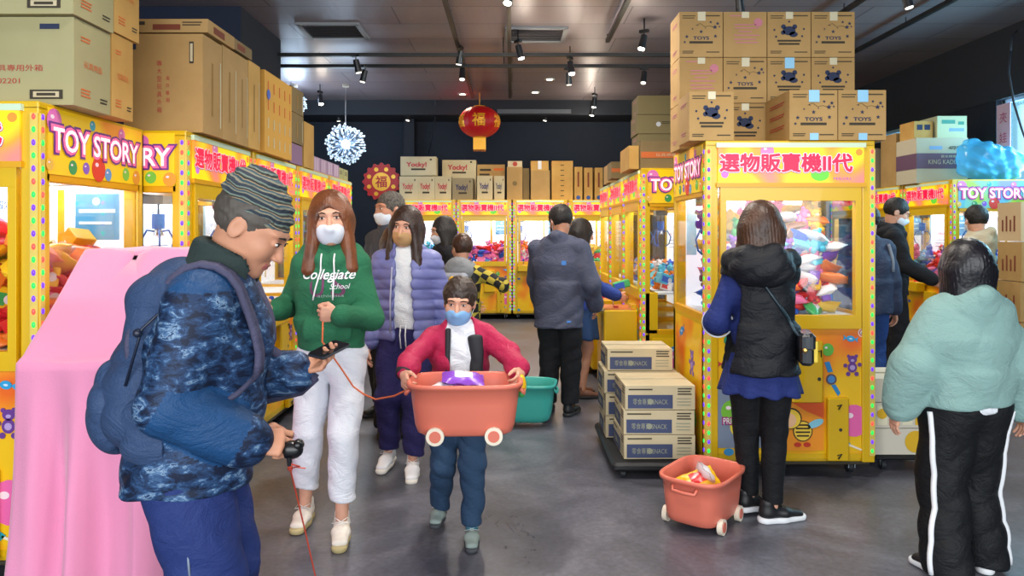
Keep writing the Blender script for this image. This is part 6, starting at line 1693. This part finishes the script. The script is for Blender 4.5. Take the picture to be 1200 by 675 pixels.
# ---- woman in the green hoodie
def woman_green():
    H = 1.63
    o = person('woman in a green hoodie and white trousers wearing a white face mask', -.90, 3.62, 4)
    J = rig(H, sw=.09, lean=.02, hs=1.16, head=(RAD(6), RAD(2), RAD(-3)), wr=(-.27, -.12, 1.08), wl=(.075, -.235, 1.075), pr=(-.5, .4, -1), pl=(.45, .25, -1),
            ar=(-.14, .05, .075), al=(.075, -.16, .085), dirl=V3(.10, -1, 0), dirr=V3(-.05, -1, 0))
    body, T = body_mesh(J, SKIN2(), o, h=.009, build=.9,
        hands={'l': dict(d=(-1, -.25, .05), n=(-.1, 1, .15), curl=((1.1, 1.3, .8), (1.15, 1.35, .8), (1.2, 1.35, .8), (1.2, 1.3, .8)), thumb=(.5, .8))})
    gr = CL('hoodie_green', '#2f7050', .9, .35, 300)
    t = top_mesh(J, gr, o, 'hoodie', hem=.545, rh=(.17, .13), rc=(.172, .13), rs=(.14, .095), arm=(.07, .06, .042), fold=.005, ff=14, seed=2, hood='down', h=.0065,
                 post=lambda F, J: (F.ecap(V3(-.1, -.12, .985), V3(.1, -.12, .985), (.05, .02), (.05, .02), (0, 0, 1), .012)))
    # print
    m = MB(); wm = M('print_white', '#e8eef0', .7); pm = M('print_plum', '#6d3a5e', .8)
    for tx, w_ in (('C', .062), ):
        wrap_text(t, 'U', -.045, 1.205, .07, .11, pm, m, off=.003); wrap_text(t, 'S', .055, 1.205, .065, .11, pm, m, off=.003)
    wrap_text(t, 'Collegiate', .0, 1.25, .25, .062, wm, m, off=.005, shear=.35, fat=.012)
    wrap_text(t, 'School', .06, 1.20, .085, .026, wm, m, off=.005, shear=.3)
    wrap_text(t, 'athletics', .02, 1.155, .12, .014, M('print_grey', '#8fb0a0', .8), m, off=.005)
    m.build('chest_print', o)
    bv = bvh_of(t); m = MB(); cm = M('drawstring', '#efeef0', .8)
    for xs in ((-.028, -.03, -.05, -.068), (.035, .036, .034, .03)):
        p = wrap_line(bv, [(xs[0], 1.355), (xs[1], 1.27), (xs[2], 1.19), (xs[3], 1.115)], off=.007, n=4); m.tube(p, .0042, cm, 7)
    m.build('drawstring', o)
    # ribbed hem and cuffs
    m = MB(); W = J['Wrl']; d = (W - J['El']) / np.linalg.norm(W - J['El']); m.tube([W - d * .05, W - d * .03, W - d * .0], [.042, .044, .036], CL('hoodie_rib', '#29634a', .9), 18); m.build('cuff', o)
    pants_mesh(J, CL('trousers_white', '#e0e3ec', .75, .2), o, rad=(.098, .076, .062), hip=(.155, .12), waist=.60, ank=.115, fold=.005, ff=17, seed=8, h=.0065)
    lm = M('lace_white', '#eeeeea', .7)
    for n in 'rl': shoe(o, J, n, M('shoe_cream', '#e4dcd0', .55, noise_amt=.12, noise_scale=40), M('sole_gum', '#b8a878', .6), lm, toe=-.08 if n == 'l' else 0, h=.0045)
    hb = M('hair_chestnut', '#4b2a1b', .4, col2='#7a4526', noise_scale=7, bump=.3, bump_scale=80)
    make_hair(o, J, T, hb, 'long', .006, length=.235, fringe=.062, fwd=.045, vol=1.08)
    make_mask(o, J, T, M('mask_white', '#dfe6f2', .7))
    return o, J

# ---- woman in the lilac puffer
def woman_puffer():
    H = 1.60
    o = person('woman in a lilac puffer jacket and tan face mask walking behind the boy', -.655, 4.50, -2)
    J = rig(H, sw=.104, lean=.0, head=(RAD(-8), RAD(6), RAD(5)), wr=(-.235, -.03, .72), wl=(.27, .05, .76), pr=(-.4, 1, 0), pl=(.6, 1, 0),
            ar=(-.115, .02, .09), al=(.06, -.12, .075), dirr=V3(-.1, -1, 0))
    body, T = body_mesh(J, SKIN2(), o, h=.009, build=.9, hands={'l': dict(d=(.2, .2, -1), n=(-1, 0, 0))})
    sw = CL('sweater_white', '#e2e5e8', .85, .3, 160)
    top_mesh(J, sw, o, 'sweater', hem=.545, rh=(.145, .115), rc=(.14, .112), rs=(.125, .085), arm=(.05, .045, .03), sleeve=.9, fold=.005, ff=15, seed=4, h=.008)
    pf = M('puffer_lilac', '#6a6ea8', .45, spec=.4, col2='#7c82b8', noise_scale=5)
    t = top_mesh(J, pf, o, 'puffer_jacket', hem=.50, rh=(.185, .15), rc=(.18, .145), rs=(.155, .115), arm=(.085, .078, .062), fold=.003, ff=20, puff=.062, collar=.075, h=.0065, sleeve=.97,
                 open_=[((-.055, .075), .0), ((-.055, .08), .5), ((-.06, .07), .62), ((-.055, .055), .78), ((-.07, .07), .9)])
    m = MB(); bv = bvh_of(t); m.tube([(-.066, J['C'][1] - .17, .86), (-.068, J['C'][1] - .165, 1.05), (-.06, J['C'][1] - .15, 1.25)], .005, M('zip_pale', '#b7b9cf', .4), 6); m.build('zip', o)
    pants_mesh(J, CL('sweatpants_indigo', '#2b2858', .85), o, rad=(.1, .085, .062), hip=(.155, .12), waist=.585, ank=.075, fold=.006, ff=15, seed=6, h=.008)
    m = MB(); cm = M('drawstring', '#efeef0', .8)
    for x in (-.012, .02): m.tube([(x, -.128, .90), (x - .002, -.145, .84), (x + .004, -.14, .76)], .004, cm, 6)
    m.build('drawstring', o)
    for n in 'rl': shoe(o, J, n, M('shoe_white', '#e6e6ea', .5), WHITE_SOLE, M('lace_white', '#eeeeea', .7), toe=-.1)
    make_hair(o, J, T, M('hair_darkbrown', '#33211a', .42, bump=.3, bump_scale=90), 'long', .007, length=.25, fringe=.05, fwd=.05, vol=1.05)
    make_mask(o, J, T, M('mask_tan', '#c39a6a', .7), .005)
    return o

# ---- boy carrying the tub
def boy():
    H = 1.19
    o = person('boy in a magenta jacket and blue face mask carrying the coral tub', -.255, 3.52, 3)
    J = rig(H, sw=.118, lean=-.03, hs=1.34, head=(RAD(-6), RAD(10), RAD(3)), wr=(-.245, -.37, .835), wl=(.30, -.37, .835), pr=(-1, .5, -.3), pl=(1, .5, -.3),
            ar=(-.1, .12, .085), al=(.06, -.10, .06), dirl=V3(.0, -1, 0), dirr=V3(-.15, -1, 0))
    body, T = body_mesh(J, SKIN2(), o, h=.008, build=.95,
        hands={'r': dict(d=(.1, -.55, -.3), n=(.9, -.1, -.5), curl=(.5, .7, .5), s=1.1), 'l': dict(d=(-.1, -.55, -.3), n=(-.9, -.1, -.5), curl=(.5, .7, .5), s=1.1)})
    top_mesh(J, CL('tee_white', '#e4e8ef', .85), o, 'shirt', hem=.5, rh=(.15, .125), rc=(.15, .122), rs=(.13, .095), arm=(.055, .05, .035), sleeve=.8, fold=.005, seed=12, h=.007)
    mg = CL('jacket_magenta', '#b3264f', .6, .25, 200)
    t = top_mesh(J, mg, o, 'jacket', hem=.45, rh=(.185, .155), rc=(.182, .15), rs=(.165, .12), arm=(.082, .072, .058), fold=.006, ff=17, seed=21, collar=.03, sleeve=.93, h=.006,
                 open_=[((-.06, .16), .0), ((-.065, .165), .5), ((-.075, .155), .65), ((-.08, .12), .78), ((-.085, .085), .9)])
    lin_ = M('jacket_lining', '#22242a', .7)
    # turned-back black lining on the left side of the chest
    F = Fld((-.25, -.35, .5), (.3, .1, 1.12), .006)
    C = J['C']
    F.ecap((.105, C[1] - .10, .60), (.075, C[1] - .08, .96), (.04, .02), (.03, .02), k=.01, cap=.5); F.folds(.003, 18)
    np_obj('lining', F.mesh(), lin_, o)
    F = Fld((-.25, -.35, .5), (.3, .1, 1.12), .006)
    F.ecap((-.06, C[1] - .118, .62), (-.052, C[1] - .09, 1.0), (.01, .012), (.014, .012), k=.01, cap=.5)
    np_obj('lining', F.mesh(), lin_, o)
    m = MB()
    for n in 'rl':
        W, E = J['Wr' + n], J['E' + n]; d = (W - E) / np.linalg.norm(W - E); m = MB(); m.tube([W - d * .03, W - d * .01, W + d * .012], [.036, .04, .034], lin_, 16); m.build('cuff', o)
    pants_mesh(J, CL('trousers_teal', '#2c4460', .8), o, rad=(.115, .085, .068), hip=(.165, .13), waist=.60, ank=.075, fold=.006, ff=19, seed=14, h=.006)
    m = MB()
    for n in 'rl': shoe(o, J, n, M('shoe_sage', '#8f9f9a', .6, noise_amt=.2), M('sole_dark', '#3c4046', .6), M('lace_pale', '#c9d0cc', .7), toe=-.05, s=1.08)
    for n in 'rl':
        A = J['A' + n]; m = MB(); m.tube([A + V3(0, 0, .06), A + V3(0, 0, .02), A + V3(0, 0, -.0)], [.03, .031, .03], M('sock_teal', '#3f7d92', .9), 14); m.build('sock', o)
    make_hair(o, J, T, M('hair_softbrown', '#33261f', .42, bump=.3, bump_scale=90), 'short', .005, fringe=.042, vol=1.04)
    make_mask(o, J, T, M('mask_blue', '#7fb0e0', .7))
    return o, J

# ---- man in the grey jacket seen from behind
def man_grey():
    H = 1.66
    o = person('man in a charcoal hooded jacket seen from behind beside the teal tub', .375, 5.82, 160)
    J = rig(H, sw=.118, lean=.02, head=(RAD(42), RAD(22), 0), hf=.02, wr=(-.26, -.16, .86), wl=(.22, -.22, .84), pr=(-.5, 1, -.2), pl=(.5, 1, -.2))
    body, T = body_mesh(J, SKIN(), o, h=.010, build=1.05)
    t = top_mesh(J, CL('jacket_charcoal', '#4b4f63', .6), o, hem=.425, rh=(.2, .165), rc=(.2, .155), rs=(.17, .11), arm=(.092, .08, .06), fold=.005, ff=14, seed=31, hood='down', h=.0075)
    m = MB(); wrap_text(t, '■', -.085, 1.22, .034, .034, M('logo_blue', '#2f6fb8', .6), m, side=1, off=.006); m.build('jacket_logo', o); m = MB(); wrap_text(t, '■', -.12, .76, .028, .014, M('logo_blue2', '#3f7fd0', .6), m, side=1, off=.006); m.build('jacket_logo', o)
    pants_mesh(J, CL('trousers_black', '#1a1b20', .8), o, rad=(.11, .088, .07), hip=(.17, .14), waist=.56, ank=.06, fold=.005, h=.009)
    for n in 'rl': shoe(o, J, n, M('shoe_black', '#17181b', .5), M('sole_black', '#222226', .6))
    make_hair(o, J, T, HAIRD, 'short', .007, fringe=.04)
    make_mask(o, J, T, M('mask_black', '#23252c', .7), .006)

def woman_hidden():
    H = 1.56
    o = person('person in blue with a denim skirt standing just beyond the man in the charcoal jacket', .61, 6.45, 100)
    J = rig(H, sw=.1, head=(0, RAD(15), 0), wr=(-.12, -.30, .90), wl=(.15, -.3, .93), pr=(-.4, 1, -.2))
    body, T = body_mesh(J, SKIN2(), o, h=.011, build=.95, hh=.0045)
    top_mesh(J, CL('jacket_cobalt', '#3550a8', .7), o, hem=.5, arm=(.075, .065, .05), h=.009)
    skirt_mesh(J, CL('denim', '#2d4a78', .8), o, .86, .52, (.15, .13), (.2, .17), h=.01)
    for n in 'rl': shoe(o, J, n, M('shoe_brown', '#7a5242', .6), M('sole_black', '#222226', .6), h=.006)
    make_hair(o, J, T, HAIRD, 'bob', .009, length=.13)
    p = o.matrix_basis @ Vector(J['Wrl'])
    b = empty('snack_pouch', (p.x + .12, p.y - .02, p.z + .05), 0, 'small green and blue snack pouch held by the person in the denim skirt', 'snack pouch')
    m = MB(); m.rbox((0, 0, 0), (.16, .05, .07), M('pouch_green', '#3fae6a', .35), .02, R=Matrix.Rotation(RAD(-15), 3, 'Y')); m.build('pouch', b)
    m = MB(); m.rbox((-.02, -.027, -.008), (.09, .004, .05), M('pouch_blue', '#2a58c8', .35), .01, R=Matrix.Rotation(RAD(-15), 3, 'Y')); m.build('pouch_print', b)

# ---- woman in black vest, right
def woman_vest():
    H = 1.58
    o = person('woman in a black hooded vest and navy dress playing the large claw machine', 1.245, 3.64, 164)
    J = rig(H, sw=.088, lean=.04, hs=1.16, head=(RAD(14), RAD(12), 0), hf=.01, wl=(.21, -.20, .96), wr=(-.02, -.30, .98), pl=(.35, .6, -1), pr=(-.1, .2, -1),
            ar=(-.06, -.04, .07), al=(.045, -.14, .07), dirr=V3(-1.0, -.55, 0), dirl=V3(-.9, -.6, 0))
    body, T = body_mesh(J, SKIN2(), o, h=.009, build=.9)
    nv = CL('dress_navy', '#1f2c66', .8, .2)
    t = top_mesh(J, nv, o, 'dress_top', hem=.55, rh=(.14, .115), rc=(.14, .11), rs=(.125, .085), arm=(.066, .068, .048), fold=.005, seed=41, h=.007)
    skirt_mesh(J, nv, o, .86, .66, (.15, .13), (.215, .18), 'skirt', h=.007, pleat=.007)
    E, W = J['El'], J['Wrl']; m = MB(); d = (W - E) / np.linalg.norm(W - E); c = E + d * .03
    u = np.cross(d, V3(0, 0, 1)); u /= np.linalg.norm(u); v = np.cross(d, u)
    m.tube([c + (u * cos(a) + v * sin(a)) * .0745 for a in np.linspace(0, 2 * pi, 24, endpoint=False)], .0045, M('piping_white', '#d9dde6', .6), 6, closed=True); m.build('sleeve_piping', o)
    vs = CL('vest_black', '#17191f', .55, .2, 120)
    top_mesh(J, vs, o, 'vest', hem=.485, rh=(.20, .175), rc=(.178, .15), rs=(.14, .11), arm=(.08, .05, .03), sleeve=.0, fold=.004, puff=.17, seed=43, h=.007,
             post=lambda F, J: [F.cone(J['E' + n] * .55 + J['S' + n] * .45 + (J['E' + n] - J['S' + n]) * .0, J['E' + n] + (J['E' + n] - J['S' + n]) * .8, .125, .13, .01, op='sub') for n in 'rl'])
    F = Fld(J['N'] - .3, J['N'] + .3, .006); N = J['N']
    F.ell(N + V3(0, .13, -.035), [.155, .085, .095], np.array(Matrix.Rotation(RAD(-12), 3, 'X')), k=.04)
    for s_ in (-1, 1): F.chain([N + V3(s_ * .06, .13, .03), N + V3(s_ * .13, .03, .0), N + V3(s_ * .13, -.09, -.06)], [.05, .048, .03], .04)
    F.ell(N + V3(0, .015, .05), [.085, .09, .09], k=.02, op='sub'); F.folds(.004, 18, 5)
    np_obj('hood', F.mesh(), vs, o)
    F = Fld(J['N'] - .2, J['N'] + .22, .006)
    F.ecap(N + V3(0, .02, -.02), N + V3(0, .01, .055), (.1, .1), (.088, .085), k=.02, cap=.3); F.ell(N + V3(0, 0, .1), [.07, .07, .08], k=.01, op='sub')
    np_obj('collar', F.mesh(), nv, o)
    pants_mesh(J, CL('leggings_black', '#131418', .75, .15), o, 'leggings', rad=(.09, .071, .052), hip=(.14, .11), waist=.57, ank=.062, fold=.002, h=.006)
    for n in 'rl': shoe(o, J, n, M('shoe_black', '#17181b', .5), M('sole_bright', '#eceef2', .5), M('lace_black', '#24262c', .7), h=.0045, s=1.05)
    make_hair(o, J, T, HAIRB, 'long', .0055, length=.19, fringe=.05, back=.03, vol=1.05)
    # bag with strap across the back
    bg = empty('shoulder_bag', o.location[:], o.rotation_euler[2], 'small black shoulder bag hanging at the hip of the woman in the vest', 'bag')
    bx, by, bz = -.20, .10, .905
    m = MB(); m.rbox((bx, by, bz), (.07, .19, .15), M('bag_leather', '#14171d', .3, coat=.4), .03); m.build('bag_body', bg)
    m = MB(); m.rbox((bx - .002, by, bz + .035), (.078, .196, .085), M('bag_leather2', '#1c2028', .3, coat=.4), .03); m.build('flap', bg)
    m = MB(); m.ball((bx + .01, by + .101, bz + .0), (.012, .006, .012), M('brass', '#c9a860', .3, 1)); m.build('clasp', bg)
    m = MB(); m.rbox((bx - .035, by + .06, bz - .01), (.03, .04, .10), M('tag_yellow', '#e0c23a', .5), .01); m.build('hanging_tag', bg)
    bv = bvh_of([k for k in o.children if k.name.startswith('vest')][0])
    p = wrap_line(bv, [(.03, 1.27), (-.05, 1.15), (-.12, 1.05), (-.155, .97)], 1, .006, 5)
    m = MB(); m.tube([Vector(q) for q in p] + [Vector((bx + .01, by + .09, bz + .04))], .0075, M('strap_black', '#20303a', .4), 7); m.build('strap', bg)

# ---- girl in the mint sweatshirt, right edge
def girl_mint():
    H = 1.39
    o = person('girl in a mint hooded sweatshirt and black track trousers seen from behind', 1.95, 3.12, 182)
    J = rig(H, sw=.10, lean=-.02, head=(RAD(-8), RAD(8), 0), hs=1.15, wl=(.30, -.06, .585), wr=(-.30, -.03, .585), pr=(-.8, .6, 0), pl=(.8, .6, 0),
            al=(.12, .06, .065), ar=(-.09, -.02, .065), dirl=V3(.35, -1, 0), dirr=V3(-.4, -1, 0), kl=(.1, -1, 0))
    body, T = body_mesh(J, SKIN2(), o, h=.009)
    k = J['k']
    mint = CL('sweatshirt_mint', '#86a8a4', .85, .25, 200)
    top_mesh(J, CL('tee_white', '#e4e8ef'), o, 'undershirt', hem=.505, rh=(.2, .16), rc=(.15, .12), rs=(.1, .08), arm=(.04, .04, .03), sleeve=0, fold=.003, h=.009)
    t = top_mesh(J, mint, o, 'sweatshirt', hem=.525, rh=(.235, .185), rc=(.23, .17), rs=(.14, .1), arm=(.1, .125, .078), fold=.006, ff=13, seed=51, hood='down', h=.007, sleeve=.95)
    trk = CL('trackpants_black', '#14161a', .6, .15)
    pants_mesh(J, trk, o, rad=(.138, .115, .112), hip=(.19, .15), waist=.55, ank=.018, fold=.006, ff=13, seed=53, h=.007)
    pt = [q for q in o.children if q.name.startswith('trousers')][0]; bv = bvh_of(pt)
    for n, sg in (('l', 1), ('r', -1)):
        m = MB(); pts = []
        for t_ in np.linspace(0, 1, 26):
            z = .70 - t_ * .665
            tt = (J['Hp' + n][2] - z) / (J['Hp' + n][2] - J['A' + n][2]); c = J['Hp' + n] + (J['A' + n] - J['Hp' + n]) * max(tt, 0)
            d = Vector((sg, .35, 0)).normalized(); h_ = bv.ray_cast(Vector((c[0] + sg * .5, c[1] + .175, z)), -d)
            if h_[0] is not None: pts.append(h_[0] + d * .001)
        m.tube(pts, .0115 * 1.0, M('stripe_white', '#e9ebf0', .6), 8); m.build('side_stripe', o)
    for n in 'rl': shoe(o, J, n, M('shoe_black', '#17181b', .5), M('sole_bright', '#eceef2', .5), s=1.12)
    make_hair(o, J, T, M('hair_ink', '#14131a', .38, bump=.25, bump_scale=80), 'long', .006, length=.30, fringe=.05, vol=1.16)

def simple_person(label, x, y, rz, H, top, pants, hair='short', mask=None, topname='jacket', skin=None, h=.011, hood=None, hcol=None, skirt=None, tk=None, pick=None, **rg):
    o = person(label, x, y, rz); J = rig(H, **rg)
    body, T = body_mesh(J, skin or SKIN2(), o, h=h, hh=.0045)
    kw = dict(hem=.47, arm=(.08, .07, .055), fold=.005, h=h * .85, hood=hood); kw.update(tk or {})
    t = top_mesh(J, top, o, topname, **kw)
    pants_mesh(J, pants, o, rad=(.105, .085, .07), hip=(.165, .13), waist=.56, h=h)
    for n in 'rl': shoe(o, J, n, M('shoe_black', '#17181b', .5), M('sole_black', '#222226', .6), h=.007)
    make_hair(o, J, T, hcol or HAIRD, hair, .008, length=.16)
    if mask: make_mask(o, J, T, mask, .006)
    return o, J, t

def people():
    o, J = man_camo(); man_camo_items(o, J)
    og, Jg = woman_green()
    woman_puffer()
    ob, Jb = boy()
    man_grey(); woman_hidden(); woman_vest(); girl_mint()
    wm = M('mask_white', '#dfe6f2', .7)
    blk = CL('cloth_black', '#1d1f25', .8)
    simple_person('grey-haired man in a dark jacket and mask walking behind the woman in lilac', -.965, 5.75, -38, 1.76, CL('jacket_slate', '#43464f', .7), blk, mask=wm, skin=SKIN(),
                  hcol=M('hair_greying', '#6a645c', .8, col2='#3a3632', noise_scale=60), tk=dict(collar=.05), head=(RAD(-8), RAD(4), 0), sw=.115)
    simple_person('person in a cream coat half hidden behind the woman in lilac', -.835, 5.15, 20, 1.49, CL('coat_cream', '#d9d6cc', .8), blk, hair='bob', hcol=HAIRB, topname='coat', sw=.115, tk=dict(hem=.4))
    simple_person('dark-haired woman in black with a white mask turned left near the back machines', -.60, 6.4, -62, 1.58, CL('coat_black', '#26262c', .8), CL('trousers_khaki', '#57503c', .8), hair='bob', mask=wm, topname='coat', head=(0, RAD(12), 0), tk=dict(hem=.38, rh=(.2, .17)))
    # child in a black and yellow plaid hoodie
    pl = bpy.data.materials.new('plaid_cloth'); pl.use_nodes = True; nt = pl.node_tree; b = nt.nodes['Principled BSDF']; b.inputs['Roughness'].default_value = .85
    tc = nt.nodes.new('ShaderNodeTexCoord'); wv = nt.nodes.new('ShaderNodeTexChecker'); wv.inputs['Scale'].default_value = 16
    wv.inputs[1].default_value = (*lin('#1b1c20'), 1); wv.inputs[2].default_value = (*lin('#b8a63a'), 1)
    mp = nt.nodes.new('ShaderNodeMapping'); mp.inputs['Rotation'].default_value = (.5, .4, .5); nt.links.new(tc.outputs['Object'], mp.inputs[0]); nt.links.new(mp.outputs[0], wv.inputs[0])
    nt.links.new(wv.outputs[0], b.inputs['Base Color'])
    o, J, t = simple_person('child in a black and yellow chequered hoodie reaching an arm to the right', -.40, 5.72, 172, 1.43, pl, CL('trousers_khaki', '#57503c', .8), hcol=HAIRB, topname='hoodie', h=.009,
                            sw=.1, wl=(-.06, -.2, .85), wr=(-.31, -.12, 1.02), pr=(-1, .3, -.4), tk=dict(rh=(.17, .14), rc=(.165, .135), arm=(.07, .06, .045)), head=(RAD(35), RAD(5), 0))
    m = CL('hood_grey', '#8b8d90', .9); F = Fld(J['N'] - .25, J['N'] + .25, .008); N = J['N']; k = J['k']
    F.ell(N + V3(0, .1, -.03), [.12, .06, .09], k=.04)
    for s_ in (-1, 1): F.cone(N + V3(s_ * .085, .02, 0), N + V3(s_ * .02, .11, .03), .035, .04, .03)
    F.ell(N + V3(0, .02, .07), [.06, .07, .07], k=.02, op='sub'); np_obj('hood', F.mesh(), m, o)
    bq = empty('small_backpack', o.location[:], o.rotation_euler[2], 'grey and red small backpack on the back of the child in chequered hoodie', 'backpack')
    m = MB(); m.rbox((0, .23, 1.04), (.2, .11, .22), M('pack_grey', '#8c8f9a', .7), .04); m.build('bag_body', bq)
    m = MB(); m.rbox((0, .292, .99), (.14, .03, .10), M('pack_red', '#b02c2c', .6), .02); m.build('front_pocket', bq)
    m = MB(); m.ball((0, .29, 1.1), (.035, .02, .03), M('pack_yellow', '#e0b02a', .6)); m.build('badge', bq)
    simple_person('young man in a black hoodie with a mask standing at the right-hand row of machines', 3.86, 7.35, 68, 1.78, CL('hoodie_black', '#1f2127', .85), blk, mask=wm, topname='hoodie', hood='down',
                  head=(RAD(5), RAD(25), 0), wr=(-.2, -.32, 1.0), wl=(.2, -.3, 1.0), hf=.02)
    o, J, t = simple_person('person in a navy jacket and jeans cut off by the large claw machine edge', 2.985, 6.1, 178, 1.66, CL('jacket_navy', '#30384f', .7), CL('jeans_blue', '#27437c', .8), hood=None, tk=dict(rh=(.2, .16), rc=(.19, .15)), head=(RAD(15), RAD(15), 0))
    bv = bvh_of(t); m = MB(); m.tube(wrap_line(bv, [(-.14, 1.36), (-.165, 1.25), (-.17, 1.1)], 1, .008, 5), .014, M('strap_grey', '#77808e', .7), 8); m.build('strap', o)
    simple_person('black-haired man in a beige hooded jacket beside the stacked cartons', 4.33, 6.75, 215, 1.69, CL('jacket_beige', '#c9bda2', .8), blk, mask=wm, hood='down', head=(RAD(-45), RAD(8), 0),
                  wr=(-.24, -.05, .8), wl=(.22, -.05, .8))
    return Jb, ob, Jg, og

# ================================================================== BUILD
room()
machines()
cartons()
drape()
Jb, ob, Jg, og = people()
tubs(Jb, ob, Jg, og)
film_bag()
ceiling_things()
